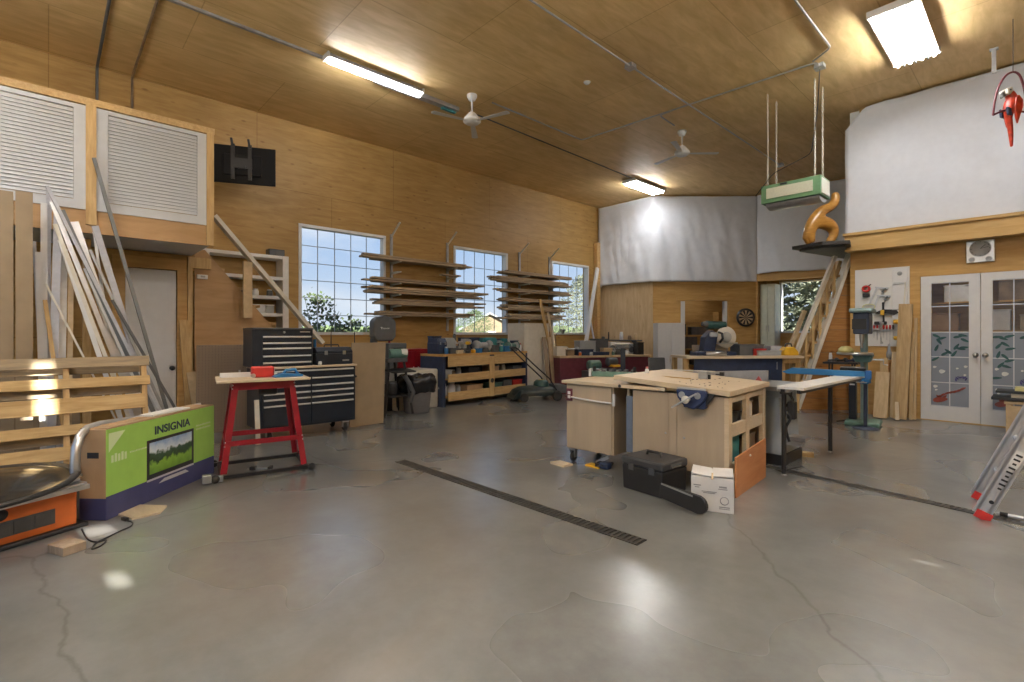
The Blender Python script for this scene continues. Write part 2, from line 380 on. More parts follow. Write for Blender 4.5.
# ---- end wall, slanted tool room front with its doorway, alcove
structure(MB().bb((XL-.2, YE, 0), (P0.x, YE+.12, ZC)), 'wall_end', m_wallp)
PXM = 12.75/F
CH_M = Matrix.Translation(P0) @ Matrix.Rotation(math.atan2(P1.y-P0.y, P1.x-P0.x), 4, 'Z')
CHL = (P1-P0).length
def ch(px, py, out=0.0):                      # a spot of the slanted wall in its own frame
    return Vector(((px-653)*PXM, -out, H+(HY-py)*PXM))
dw = ((684.5-653)*PXM, (727-653)*PXM)
mb = MB(CH_M); holed(0, CHL, 0, ZC, [(dw[0], dw[1], 0, 2.12)], lambda a, b, c, d: mb.box(((a+b)/2, .06, (c+d)/2), (b-a, .12, d-c)))
structure(mb, 'wall_tool_room', m_wallx)
mb = MB(CH_M)
mb.bb(Vector((dw[0]-.0, -.02, 0)), Vector((dw[0]+.05, .14, 2.12))); mb = MB(CH_M)
mb.box((dw[0]-.045, -.01, 1.05), (.10, .04, 2.1)).box((dw[1]-.03, .06, 1.05), (.07, .14, 2.1))
structure(mb, 'trim_1', m_white)
mb = MB(CH_M).box(((dw[0]+dw[1])/2, -.01, 2.17), (dw[1]-dw[0]+.42, .03, .1)).box((dw[1]+.1, -.01, 1.06), (.12, .03, 2.12))
structure(mb, 'trim_2', m_wallx)
# tool room interior
structure(MB(CH_M).box((CHL/2+.4, 2.25, 1.3), (CHL+.5, .1, 2.6)), 'wall_tool_room_back', m_wallx)
structure(MB().bb((XL-.2, YE+.12, 0), (XL, 15.6, ZC)), 'wall_tool_room_left', m_wall)
structure(MB().prism([(XL, YE+.12), (P0.x, YE+.12), (P0.x+.1, YE+.16), (P1.x-.12, P1.y+.02), (-5.6, 15.6), (XL, 15.6)], 2.6, 2.66), 'ceiling_tool_room', m_wallx)
structure(MB().bb((-5.7, 13.6, 0), (-5.6, 15.6, 2.6)), 'wall_tool_room_right', m_wallx)
structure(MB().bb((XL, 15.6, 0), (-5.6, 15.7, 2.66)), 'wall_tool_room_rear', m_wallx)
# alcove
w4 = (OY(779.5, 300, YA).x, OY(824, 300, YA).x+.5, OY(790, 333, YA).z, OY(790, 281, YA).z)
mb = MB(); holed(P1.x-.1, XR, 0, ZC, [w4], lambda a, b, c, d: mb.bb((a, YA, c), (b, YA+.15, d)))
structure(mb, 'wall_alcove', m_wallx)
structure(MB().bb((P1.x-.1, P1.y-.02, 0), (P1.x+.02, YA, ZC)), 'wall_alcove_side', m_wallx)
structure(MB().bb((P1.x+.02, 13.22, 2.60), (-2.14, 13.36, 2.79)).bb((P1.x+.02, 13.24, 2.74), (-2.14, 13.34, ZC)), 'trim_3', m_wallx)
f = MB(); x0, x1, z0, z1 = w4
f.bb((x0, YA-.02, z0), (x0+.05, YA+.1, z1)).bb((x1-.05, YA-.02, z0), (x1, YA+.1, z1)).bb((x0+.05, YA-.02, z1-.04), (x1-.05, YA+.1, z1)).bb((x0+.05, YA-.02, z0), (x1-.05, YA+.1, z0+.05))
fo = f.build('window_4', m_white, None, 'structure'); MB().bb((x0+.05, YA+.04, z0+.05), (x1-.05, YA+.046, z1-.04)).build('pane', m_glass, fo)
# ---- room under the right loft: wall with the double door
XD0, XD1, XD2, ZD = -1.256, -.608, .04, 2.105
mb = MB(); holed(-2.14, XR, 0, 2.82, [(XD0-.0, XD2+.0, 0, ZD)], lambda a, b, c, d: mb.bb((a, YF, c), (b, YF+.12, d)))
structure(mb, 'wall_doors', m_wallx)
structure(MB().bb((-2.14, YF+.12, 0), (-2.02, YA, 2.6)), 'wall_doors_side', m_wallx)
structure(MB().bb((-2.14, YF+.12, 2.6), (XR, YA, 2.82)), 'ceiling_under_loft', m_wallx)
m_head = wood('header_wood', (.50, .32, .11), (.62, .42, .18), (1, 8, 8), .5, 0, None, None, 2)
structure(MB().bb((-2.16, 9.2, 2.56), (XR, YF, 2.80)), 'trim_4', m_head)
structure(MB().bb((-2.18, 9.17, 2.80), (XR, YF, 2.84)), 'trim_5', m_head)
structure(MB().bb((-2.14, 9.43, 2.84), (XR, YF+.03, ZC)), 'wall_loft_right', m_whiteg)
# floor trim under the doors
structure(MB().bb((XD0-.02, YF-.02, 0), (XD2+.02, YF+.12, .012)).bb((-1.62, YF-.012, 0), (XD0, YF, .05)), 'baseboard_doors', m_head)
structure(MB().bb((XD0-.09, YF-.015, 0), (XD0, YF+.001, ZD+.06)).bb((XD0, YF-.015, ZD+.005), (XD2, YF+.001, ZD+.06)), 'trim_6', m_wallx)
# ---- back wall with an opening added for sky light, right wall with slots added for sun patches; neither is in the photograph
mb = MB(); holed(XL-.2, XR+.2, 0, ZC, [(-6.0, 1.2, 0, 3.7)], lambda a, b, c, d: mb.bb((a, YB-.2, c), (b, YB, d)))
structure(mb, 'wall_back', m_wallx)
slots = [(.985, 1.075, 2.40, 2.53), (1.05, 1.2, 2.80, 2.93), (1.02, 1.15, 4.05, 4.62), (3.895, 3.925, 1.16, 1.25)]
mb = MB(); holed(YB, YA+.15, 0, ZC, slots, lambda a, b, c, d: mb.bb((XR, a, c), (XR+.08, b, d)))
structure(mb, 'wall_right', m_wall)
# ---- room under the left loft
XW, XF, YS = -7.45, -6.4, 1.35
dY0, dY1 = OX(125, 300, XW).y, OX(177, 300, XW).y
ZDL = 2.06
mb = MB(); holed(YB, YS, 0, 2.26, [(dY0, dY1, 0, ZDL)], lambda a, b, c, d: mb.bb((XW-.1, a, c), (XW, b, d)))
structure(mb, 'wall_under_loft', m_wall)
m_loftply = wood('loft_plywood', (.42, .26, .12), (.54, .35, .18), (1, 1, 5), .55, 0, None, None, 2)
structure(MB().bb((XL, YB, 2.27), (XF-.02, YS, 2.30)), 'ceiling_left_loft', m_shade)
structure(MB().bb((XL, YS-.06, 0), (XW-.1, YS, 2.26)), 'wall_under_loft_side', m_wall)
# trim round the white door
structure(MB().bb((XW, dY0-.12, 0), (XW+.02, dY0, ZDL+.14)).bb((XW, dY1, 0), (XW+.02, dY1+.15, ZDL+.14)).bb((XW, dY0, ZDL), (XW+.02, dY1, ZDL+.14)), 'trim_7', m_wallx)
structure(MB().bb((XW, YS-.06, 0), (XW+.045, YS-.005, 2.24)).bb((XW, YS-.06, 2.10), (XW+.05, YS+.2, 2.24)), 'trim_8', m_pine)
d1 = MB().bb((XW-.06, dY0+.005, .01), (XW-.02, dY1-.005, ZDL-.005), bev=.003).build('door_1', m_white, None, 'structure')
p = OX(172, 368, XW)
MB().lathe([(0, 0), (.022, 0), (.026, .006), (.01, .012), (.01, .04), (.024, .05), (.03, .065), (.022, .08), (0, .085)], (XW-.02, p.y, p.z), 14, 'X').build('door_handle', m_blackm, d1)
# ---- French doors
m_pan = bpy.data.materials.new('etched_glass'); m_pan.use_nodes = True
b = m_pan.node_tree.nodes['Principled BSDF']; b.inputs['Base Color'].default_value = (.33, .37, .44, 1); b.inputs['Roughness'].default_value = .25; b.inputs['Transmission Weight'].default_value = .25
m_brown = mat('stain_brown', (.22, .15, .09), .4, 0, .3, 5)
m_lead = mat('lead', (.55, .57, .6), .35, .6, 0)
m_leaf = mat('leaf_glass', (.02, .085, .085), .3, 0, .2); m_fish = mat('red_glass', (.24, .05, .03), .3, 0, .2); m_pur = mat('purple_glass', (.07, .06, .22), .3, 0, .2); m_pale = mat('pale_glass', (.62, .64, .62), .3, 0, .1)
def leafpoly(cx, cz, a, L_, w):
    pts = []
    for k in range(12):
        t = 2*PI*k/12; u = math.cos(t)*L_/2; v = math.sin(t)*w/2*(1-.35*math.cos(t))
        pts.append((cx+u*math.cos(a)-v*math.sin(a), cz+u*math.sin(a)+v*math.cos(a)))
    return pts
def french(n, x0, x1, mirror):
    g0, g1, gz0, gz1 = x0+.12, x1-.12, .215, 2.005
    d = MB().bb((x0+.003, YF-.01, .012), (g0, YF+.035, ZD)).bb((g1, YF-.01, .012), (x1-.003, YF+.035, ZD)).bb((g0, YF-.01, .012), (g1, YF+.035, gz0)).bb((g0, YF-.01, gz1), (g1, YF+.035, ZD))
    d = d.build('door_%d' % n, m_white, None, 'structure')
    MB().bb((g0, YF+.008, 1.285), (g1, YF+.014, gz1)).build('pane', m_glass, d)
    MB().bb((g0, YF+.008, gz0), (g1, YF+.014, 1.285)).build('pane', m_pan, d, label='etched glass pane with coloured leaves')
    l = MB()
    for z in (1.66, 1.285, .93, .56): l.bb((g0, YF+.002, z-.007), (g1, YF+.02, z+.007))
    l.bb(((g0+g1)/2-.006, YF+.003, gz0), ((g0+g1)/2+.006, YF+.019, gz1))
    for z in (gz0, gz1-.012): l.bb((g0, YF+.003, z), (g1, YF+.019, z+.012))
    l.build('leading', m_lead, d)
    w = g1-g0; lf = MB(); rf = MB(); pf = MB(); wf = MB()
    R = random.Random(n)
    spots = [(.15, 1.23, -.5), (.22, 1.15, -1.0), (.15, 1.06, 1.2), (.3, 1.2, .3), (.38, .98, .6), (.46, 1.01, 2.4), (.72, 1.22, .2), (.85, 1.24, -.2), (.9, 1.17, -.5), (.68, 1.08, 1.0), (.8, 1.05, -.2), (.62, .98, 1.0), (.88, 1.07, .1), (.12, .9, .6)]
    if mirror: spots = [(.12, 1.22, .1), (.25, 1.2, -.4), (.4, 1.23, .3), (.15, 1.1, .9), (.3, 1.12, -.6), (.42, 1.06, .2), (.14, .98, 1.3), (.3, .95, -.8), (.4, .9, .3), (.2, .84, .9), (.33, .82, -.3), (.75, 1.22, .4), (.1, .66, .1)]
    for fx, z, a in spots: lf.prism(leafpoly(g0+fx*w, z, a, .105, .034), YF-.001, YF+.0075, 'Y')
    for k in range(7):
        fx = .25+k*.1; rf.prism(leafpoly(g0+fx*w, .36+.022*k+.01*math.sin(k), .5, .07, .028), YF-.001, YF+.0075, 'Y')
    rf.prism(leafpoly(g0+.25*w, .31, .2, .17, .07), YF-.0015, YF+.0075, 'Y').prism(leafpoly(g0+.2*w, .345, 2.2, .08, .03), YF-.001, YF+.0075, 'Y').prism(leafpoly(g0+.36*w, .35, .9, .08, .03), YF-.001, YF+.0075, 'Y')
    for k in range(6):
        t = .2+k*.5; pf.prism(leafpoly(g0+w*(.8-.14*math.cos(t)), .60+.05*math.sin(t), t+1.57, .05, .018), YF-.001, YF+.0075, 'Y')
    for fx, z, s in ((.3, .72, .07), (.1, .78, .04), (.92, .8, .04), (.12, .5, .05), (.7, .77, .03), (.9, .68, .03), (.14, .45, .03)): wf.prism(leafpoly(g0+fx*w, z, .2, s, s*.8), YF-.001, YF+.0075, 'Y')
    lf.build('leaf_pattern', m_leaf, d); rf.build('fish_pattern', m_fish, d); pf.build('swirl_pattern', m_pur, d); wf.build('pebble_pattern', m_pale, d)
    kx = x1-.05 if not mirror else x0+.05
    h = MB().lathe([(0, 0), (.03, 0), (.032, -.006), (.012, -.012), (.012, -.035), (.026, -.045), (.032, -.06), (.024, -.075), (0, -.08)], (kx, YF-.01, .97), 16, 'Y')
    h.build('door_handle', m_steel, d)
french(2, XD0, XD1, False); french(3, XD1, XD2, True)
# things seen dimly in the room behind the doors
t = thing('shelf_unit', 'brown open shelf unit behind the clear upper panes of the glass doors', 'shelf', (-.6, 10.6, 0))
for x in (-.85, .85): MB().box((x, 0, 1.1), (.04, .4, 2.2)).build('side_panel', m_wallx, t)
for z in (.1, .7, 1.3, 1.75, 2.15): MB().box((0, 0, z), (1.66, .4, .03)).build('shelf', m_wallx, t)
for k, (x, z, w, h, m, wd) in enumerate(((-.5, 1.315, .34, .26, m_card, 'cardboard'), (.05, 1.315, .4, .3, m_whiteg, 'white'), (.5, 1.315, .3, .22, m_tan, 'tan'), (-.3, 1.765, .4, .25, m_whiteg, 'pale'), (.35, 1.765, .45, .28, m_brown, 'dark brown'))):
    o = MB().box((0, 0, h/2), (w, .3, h), bev=.008).build('storage_box', m); o.location = (-.6+x, 10.6, z)
    tag(o, wd+(' storage box on the lower shelf behind the glass doors' if z < 1.5 else ' storage box on the upper shelf behind the glass doors'), 'box', 'boxes behind the glass doors')
    MB().box((0, 0, h+.008), (w+.015, .315, .016)).build('lid', m, o)
# ---- floor drains
m_grate = mat('drain_grate', (.10, .095, .085), .5, .5, .2)
def drain(name, a, b, w, label):
    d = (b-a); Lh = d.length; t = thing(name, label, 'drain', a, math.atan2(d.y, d.x))
    MB().box((Lh/2, 0, .001), (Lh, w, .002)).build('channel', m_blackm, t)
    g = MB().box((Lh/2, w/2-.006, .003), (Lh, .012, .006)).box((Lh/2, -w/2+.006, .003), (Lh, .012, .006)); n = int(Lh/.035)
    for k in range(n): g.box((Lh*(k+.5)/n, 0, .004), (.017, w-.02, .005))
    g.build('grate', m_grate, t)
drain('floor_drain', FL(400, 461), FL(642, 543), .11, 'long slotted floor drain crossing the open floor left of the workbench')
drain('floor_drain', FL(766, 466), FL(1110, 543), .09, 'long slotted floor drain running from the table saw to the ladder')
# ---- outside
m_field = mat('field', (.20, .19, .11), .9, 0, .15, .1)
m_grass = mat('grass', (.20, .24, .09), .9, 0, .2, .6)
o = MB().bb((-400, -300, -.35), (60, 500, -.3)).build('ground', m_field, None, 'structure')
m_needle = mat('spruce_needles', (.17, .19, .13), .9, 0, .35, 3); m_leafy = mat('tree_leaves', (.09, .13, .055), .8, 0, .3, 3); m_trunk = mat('bark', (.12, .09, .06), .9, 0, .2)
def tree(name, label, loc, h, r, kind, seed, m, cat='tree'):
    R = random.Random(seed); t = thing(name, label, cat, loc)
    MB().cyl((0, 0, -.3), (0, 0, h*(.9 if kind == 'spruce' else .6)), .04*h**.5, .01, 8).build('trunk', m_trunk, t)
    c = MB(); G = 1.0 if h < 6 else h/4.6
    if kind == 'spruce':
        lay = int(h*5/G)
        for i in range(lay):
            z = .25+(h-.4)*i/lay; rr = r*(1-i/lay)**.8+.08; nb = int(13*rr/r)+5
            for k in range(nb):
                a = R.random()*6.28; dr = -.12-.2*R.random(); p = Vector((0, 0, z)); q = Vector((math.cos(a)*rr, math.sin(a)*rr, z+dr*rr)); 
                steps = max(3, int(rr/.16/G))
                for s_ in range(1, steps+1):
                    c0 = p.lerp(q, s_/steps)
                    for _ in range(4):
                        o_ = Vector((R.gauss(0, .07), R.gauss(0, .07), R.gauss(0, .05))); u = Vector((R.gauss(0, 1), R.gauss(0, 1), R.gauss(0, .5))).normalized()*.13*G; w = Vector((R.gauss(0, 1), R.gauss(0, 1), R.gauss(0, 1))).normalized()*.05*G
                        c.add([c0+o_-u, c0+o_+w, c0+o_+u, c0+o_-w], [(0, 1, 2, 3)])
    else:
        for i in range(int(60*r*h)):
            a = R.random()*6.28; ph = R.random(); rr = r*(R.random()**.4)*math.sin(PI*(.12+.85*ph)); c0 = Vector((rr*math.cos(a), rr*math.sin(a), h*(.18+.8*ph)))
            for _ in range(7):
                o_ = Vector((R.gauss(0, .13), R.gauss(0, .13), R.gauss(0, .1))); u = Vector((R.gauss(0, 1), R.gauss(0, 1), R.gauss(0, 1))).normalized()*.055; w = u.orthogonal()*.6
                c.add([c0+o_-u, c0+o_+w, c0+o_+u, c0+o_-w], [(0, 1, 2, 3)])
        for k in range(9):
            a = R.random()*6.28; e_ = Vector((math.cos(a)*r*.7, math.sin(a)*r*.7, h*(.5+.45*R.random()))); MBt = c
            MBt.cyl((0, 0, h*.3), e_, .02, .006, 5, False)
    c.build('foliage', m, t)
    return t
def outside(px, d): v = DP(px, HY, d); v.z = -.3; return v
tree('young_tree', 'loose leafy young tree outside the left edge of the first window', outside(318, 15), 2.75, .95, 'leaf', 3, m_leafy)
tree('bush', 'low leafy bush outside near the middle of the first window', outside(352, 17), 2.05, .9, 'leaf', 5, m_leafy, 'bush')
tree('pine_tree', 'open-branched tree filling the lower part of the window nearest the end wall', outside(584, 30), 5.1, 2.0, 'leaf', 8, m_needle)
tree('spruce_tree', 'dense spruce tree outside the alcove window behind the stair', outside(812, 34), 9.6, 4.6, 'spruce', 9, m_needle)
v = outside(491, 75)
t = thing('farm_shed', 'distant tan gabled shed seen through the middle window', 'building', v, YAW)
MB().prism([(-4, 0), (4, 0), (4, 2.3), (0, 4.4), (-4, 2.3)], -3, 3, 'Y').build('wall', mat('shed_tan', (.26, .20, .13), .8), t)
MB().prism([(-4.5, 2.05), (0, 4.45), (4.5, 2.05), (4.5, 2.3), (0, 4.7), (-4.5, 2.3)], -3.3, 3.3, 'Y').build('roof', m_grayp, t)
MB().box((0, -3.02, 1), (1.6, .1, 2)).build('door', m_white, t)
o = tree('shelter_tree', 'round green tree beside the distant shed beyond the middle window', outside(475, 62), 4.6, 2.6, 'leaf', 12, m_leafy)
# long shelter belt on the horizon
R = random.Random(4); mb = MB()
for k in range(420):
    px = 250+k*.95; v = outside(px, 170); mb.ball(v+Vector((0, 0, 1.2+R.random()*.8)), 1.7+R.random()*1.1, 6)
o = mb.build('tree_belt', m_leafy); o['kind'] = 'stuff'; o['label'] = 'thin green belt of trees along the far horizon'; o['category'] = 'trees'
# ================================================================ CEILING: lamps, conduits, fans, heater
def lamp(label, x, y0, y1, w, n, power, z=ZC, drop=.10, full=True, tr=.017):
    t = thing('ceiling_light', label, 'light', (x, (y0+y1)/2, z-drop)); Lh = y1-y0
    MB().prism([(-w/2, .0), (w/2, .0), (w/2-.025, .055), (-w/2+.025, .055)], -Lh/2, Lh/2, 'Y').build('housing', m_grayp, t)
    for s_ in (-1, 1): MB().box((0, s_*(Lh/2+.012), .02), (w+.01, .024, .075)).build('end_cap', m_whiteg, t)
    for s_ in (-1, 1): MB().cyl((0, s_*Lh*.35, .05), (0, s_*Lh*.35, drop), .008).build('mount', m_galv, t)
    S_ = power*LAMP/(PI*n*2*PI*tr*Lh)*1.35; mt = mat('lamp_tube_%d' % int(S_*10), (1, .98, .965), .4, 0, 0, emit=S_)
    for k in range(n):
        xx = 0 if n == 1 else -w/2+.05+(w-.1)*k/(n-1)
        MB().cyl((xx, -Lh/2+.01, -.024-tr*.4), (xx, Lh/2-.01, -.024-tr*.4), tr, None, 10).build('tube', mt, t)
        if drop > .5: MB().cyl((xx, -Lh/2+.01, .085), (xx, Lh/2-.01, .085), tr, None, 10).build('upper_tube', mt, t)  # uplight added on the unseen low-hung fixtures to brighten the ceiling
    for k in range(1, n):
        xx = -w/2+.05+(w-.1)*(k-.5)/(n-1); MB().box((xx, 0, -.03), (.012, Lh, .06)).build('reflector', m_darkg, t)
    return t
lamp('single lit tube light on the strut left of the ceiling fan', -6.2, 2.58, 3.95, .16, 1, 52, drop=.06, tr=.022)
lamp('small bright lit fixture near the end wall curtain', -6.48, 9.7, 10.95,  .34, 3, 120, drop=.07)
lamp('large bright multi-tube fixture above the right-hand loft', -1.1, 6.55, 7.95, .45, 4, 180, drop=.10)
# unseen fixtures added to fill the room, hung low with uplight
lamp('unseen ceiling fixture added for fill light over the open floor', -1.1, -.6, .8, .45, 5, 210, drop=.9)
lamp('unseen ceiling fixture added for fill light behind the camera', -4.9, -1.9, -.5, .45, 5, 120, drop=.9)
lamp('unseen ceiling fixture added for fill light near the right-hand wall', 1.0, 2.6, 4.0, .45, 5, 190, drop=.9)
lamp('unseen ceiling light added to brighten the room behind the glass doors', -.6, 10.0, 11.2, .3, 3, 40, z=2.6, drop=.07)  # hidden lamp added so the clear door panes look less dark
lamp('unseen ceiling light added to brighten the tool room behind the doorway', -6.9, 13.0, 14.0, .3, 3, 9, z=2.6, drop=.07)  # hidden lamp added to lift the tool room interior
def pipe(name, label, pts, r, m, cat='conduit', g=None):
    """pipe run bent at its corners, with straps"""
    q = [Vector(pts[0])]
    for a, b, c in zip(pts, pts[1:], pts[2:]):
        a, b, c = Vector(a), Vector(b), Vector(c); k = .07
        u = (a-b).normalized(); w = (c-b).normalized()
        for t in (0, .33, .67, 1): q.append((b+u*k*(1-t))*(1-t)+(b+w*k*t)*t if False else (b+u*k)*(1-t)**2+b*2*t*(1-t)+(b+w*k)*t*t)
    q.append(Vector(pts[-1]))
    o = MB().tube(q, r, 8).build(name, m); return tag(o, label, cat, g)
zc = ZC-.02
pipe('conduit', 'dark pipe down the wall behind the left louvred panel, left of two', [(-2.0, .47, zc), (XL+.03, .47, zc), (XL+.03, .47, 3.0)], .016, m_darkg)
pipe('conduit', 'dark pipe down the wall above the right louvred panel, right of two', [(-2.0, .84, zc), (XL+.03, .84, zc), (XL+.03, .84, 3.0)], .014, m_brown)
st = thing('ceiling_strut', 'galvanised strut channel running to the ceiling fan above the single tube light', 'strut', (-6.3, 0, ZC-.03))
MB().prism([(-.02, 0), (.02, 0), (.02, .03), (.014, .03), (.014, .006), (-.014, .006), (-.014, .03), (-.02, .03)], -.8, 4.0, 'Y').build('channel', m_galv, st)
MB().bb((-.06, 3.3, -.03), (.05, 4.7, .03)).build('cable_tray', m_galv, st); MB().box((-.03, 4.55, -.04), (.05, .25, .03)).build('transformer', m_teal, st)
pipe('conduit', 'thin dark conduit from the tube light fan to the far bright fixture', [(-6.25, 4.9, zc+.01), (-6.4, 9.75, zc+.01)], .010, m_darkg)
pipe('conduit', 'thin conduit from the left fan turning right across the ceiling', [(-5.75, 4.95, zc), (-5.75, 7.1, zc), (-2.0, 7.3, zc), (-2.0, 7.3, ZC-.05)], .012, m_galv)
pipe('conduit', 'conduit crossing the middle of the ceiling towards the hanging heater', [(-3.65, -1, zc-.02), (-3.7, 5.2, zc-.02), (-3.75, 11.2, zc-.02)], .011, m_galv)
pipe('conduit', 'conduit coming from the top edge and bending to the junction box', [(-1.8, -1, zc), (-1.8, 7.05, zc), (-2.05, 7.24, zc)], .012, m_galv)
pipe('conduit', 'short conduit branch leading to the right-hand ceiling fan', [(-3.95, 7.2, zc), (-4.25, 7.22, zc), (-4.28, 7.75, zc)], .010, m_galv)
for (x, y, lab) in ((-3.72, 5.6, 'square steel junction box on the long middle conduit'), (-2.02, 7.42, 'steel junction box above the hanging heater'), (-3.76, 11.15, 'small steel junction box at the far end of the middle conduit')):
    t = thing('junction_box', lab, 'electrical box', (x, y, ZC-.055)); MB().box((0, 0, .027), (.11, .11, .054), bev=.005).build('box', m_galv, t); MB().box((0, 0, -.002), (.12, .12, .004)).build('cover_plate', m_steel, t)
tag(MB().lathe([(0, -.03), (.03, -.028), (.045, -.01), (.05, 0)], (-4.4, 5.55, ZC)).build('smoke_detector', m_white), 'small round white smoke detector on the bare ceiling plywood', 'smoke detector')
def fan(label, p, rot):
    t = thing('ceiling_fan', label, 'fan', p, rot)
    MB().lathe([(0, 0), (.075, 0), (.075, -.03), (.05, -.08), (.02, -.09)], n=18).build('canopy', m_white, t)
    MB().cyl((0, 0, -.08), (0, 0, -.28), .013).build('downrod', m_white, t)
    MB().lathe([(.012, -.25), (.05, -.27), (.10, -.33), (.13, -.37), (.13, -.40), (.09, -.43), (0, -.44)], n=22).build('motor', m_white, t)
    for k in range(3):
        a = k*2*PI/3; M = Matrix.Rotation(a, 4, 'Z')
        b = MB().prism([(.10, -.02), (.2, -.035), (.62, -.05), (.64, 0), (.62, .05), (.2, .035), (.10, .02)], -.395, -.391, 'Z', M); b.build('blade', m_white, t)
p = FL(472, 96, 1); 
def CE(px, py):
    d = F*(ZC-H)/(HY-py); a, b = ray(px); return Vector((a*d, b*d, ZC))
fan('white ceiling fan hanging at the end of the strut channel', CE(472, 95), .3)
fan('white ceiling fan hanging in the middle of the ceiling left of the heater', CE(682, 131), .8)
# hanging green heater / filter box
hx0, hx1, hy0, hy1, hz0, hz1 = -2.88, -2.10, 7.75, 8.18, 3.17, 3.45
t = thing('air_filter_unit', 'green box with a pale filter front hanging on four chains from the ceiling', 'air filter', ((hx0+hx1)/2, (hy0+hy1)/2, hz0))
w, dp, h = (hx1-hx0)/2, (hy1-hy0)/2, hz1-hz0
MB().box((0, 0, h/2+.01), (2*w, 2*dp, h-.02), bev=.004).build('casing', m_heat, t)
MB().box((-.01, -dp-.001, h/2+.015), (2*w-.17, .014, h-.13)).build('filter', mat('filter_cloth', (.62, .63, .50), .9, 0, .04, 40), t)
m_perf = bpy.data.materials.new('perforated'); m_perf.use_nodes = True
def _perf():
    t_ = m_perf.node_tree; b_ = t_.nodes['Principled BSDF']; tcn = t_.nodes.new('ShaderNodeTexCoord'); v = t_.nodes.new('ShaderNodeTexVoronoi'); v.inputs['Scale'].default_value = 42; v.inputs['Randomness'].default_value = .2
    r = t_.nodes.new('ShaderNodeValToRGB'); r.color_ramp.elements[0].position = .28; r.color_ramp.elements[0].color = (.12, .14, .10, 1); r.color_ramp.elements[1].position = .34; r.color_ramp.elements[1].color = (.66, .66, .58, 1)
    t_.links.new(tcn.outputs['Object'], v.inputs['Vector']); t_.links.new(v.outputs['Distance'], r.inputs[0]); t_.links.new(r.outputs[0], b_.inputs['Base Color'])
_perf()
MB().box((w+.001, 0, h/2+.01), (.014, 2*dp-.07, h-.07)).build('grille', m_perf, t)
MB().prism([(-.19, .012)]+[(-.17*math.cos(PI*k/12), .012-.065*math.sin(PI*k/12)) for k in range(13)]+[(.19, .012)], -w+.05, w-.03, 'X').build('lower_reflector', m_steel, t)
MB().box((-.08, -dp-.004, h-.022), (.09, .012, .025)).build('switch', m_black, t)
ch0 = t.location.copy()
n_ = 0
for sx_, sy_, nm in ((-1, -1, 'front left'), (1, -1, 'front right'), (-1, 1, 'back left'), (1, 1, 'back right')):
    x = ch0.x+sx_*(w-.08); y = ch0.y+sy_*(dp-.04); cm = MB(); z = hz1; k = 0; zt = ZC-.02
    while z < zt:
        m_ = Matrix.Translation((x, y, z+.022)) @ Matrix.Rotation(PI/2*(k % 2), 4, 'Z')
        cm.tube([m_ @ Vector((.011*math.cos(a), 0, .022*math.sin(a))) for a in [i*PI/4 for i in range(9)]], .0042, 5); z += .036; k += 1
    tag(cm.build('chain', m_cream), nm+' steel chain holding up the green hanging filter box', 'chain', 'chains of the hanging box')
pipe('hanging_cable', 'thin black cord drooping from the junction box to the hanging filter box', [(-2.02, 7.42, ZC-.06), (-2.1, 7.62, 4.3), (-2.2, 7.7, 3.75), (-2.7, 7.72, 3.6), (-2.95, 7.73, 3.32)], .006, m_black, 'cord')
# ================================================================ CLOTH SHEETS
m_cloth = mat('white_sheet_cloth', (.64, .67, .73), .85, 0, .02)
def sheet(name, label, base, ztop, zbot, seed=0, amp=.035, out=.05, cat='sheet', nz=46, du=.055, sagtop=0):
    """hanging cloth along a polyline base; ztop(u), zbot(u) give its edges"""
    base = [Vector(b) for b in base]; segs = [(b-a) for a, b in zip(base, base[1:])]; L_ = [s.length for s in segs]; T = sum(L_); n = int(T/du)
    vs = []; fs = []
    for i in range(n+1):
        u = T*i/n; k = 0; r = u
        while k < len(L_)-1 and r > L_[k]: r -= L_[k]; k += 1
        p = base[k]+segs[k]*(r/L_[k]); d = segs[k].normalized(); nn = Vector((d.y, -d.x, 0))
        z1, z0 = ztop(u/T), zbot(u/T)
        for j in range(nz+1):
            v = j/nz; z = z1+(z0-z1)*v; env = min(1, .25+v*1.6)
            w1 = noise.noise(Vector((u*2.2+seed, z*.5+v*.4, seed)))+.5*noise.noise(Vector((u*5.5+z*1.2, z*.9, seed+9)))+.25*noise.noise(Vector((u*9, z*5, seed+4)))
            w2 = noise.noise(Vector((u*1.1, z*1.3+u*.8, seed+20)))
            q = p+nn*(out+amp*env*(w1+.6*w2)+.01); q.z = z+.015*noise.noise(Vector((u*3, v, seed))); vs.append(q)
    fs = [(i*(nz+1)+j, (i+1)*(nz+1)+j, (i+1)*(nz+1)+j+1, i*(nz+1)+j+1) for i in range(n) for j in range(nz)]
    m = MB(); m.add(vs, fs, True); o = m.build(name, m_cloth); s = o.modifiers.new('s', 'SOLIDIFY'); s.thickness = .004; return tag(o, label, cat)
sheet('hanging_sheet', 'wide white sheet covering the upper end wall and slanted tool room wall', [(XL+.06, YE, 0), (P0.x, YE, 0), (P1.x, P1.y, 0)], lambda u: ZC-.03, lambda u: 2.60-.05*(u < .03), 1, .05)
sheet('hanging_sheet', 'white sheet above the alcove window behind the hanging green box', [(P1.x+.05, 13.24, 0), (-2.3, 13.24, 0)], lambda u: ZC-.03, lambda u: 2.78+.02*math.sin(u*9), 5, .05)
def t3(u):
    return ZC-.03-.30*max(0, (.08-u)/.08)
o3 = sheet('hanging_sheet', 'large white sheet hung from the ceiling over the right-hand loft edge', [(-2.16, 9.36, 0), (-1.9, 9.36, 0), (.9, 9.36, 0)], t3, lambda u: 2.83+.01*math.sin(u*30), 9, .045, .10)
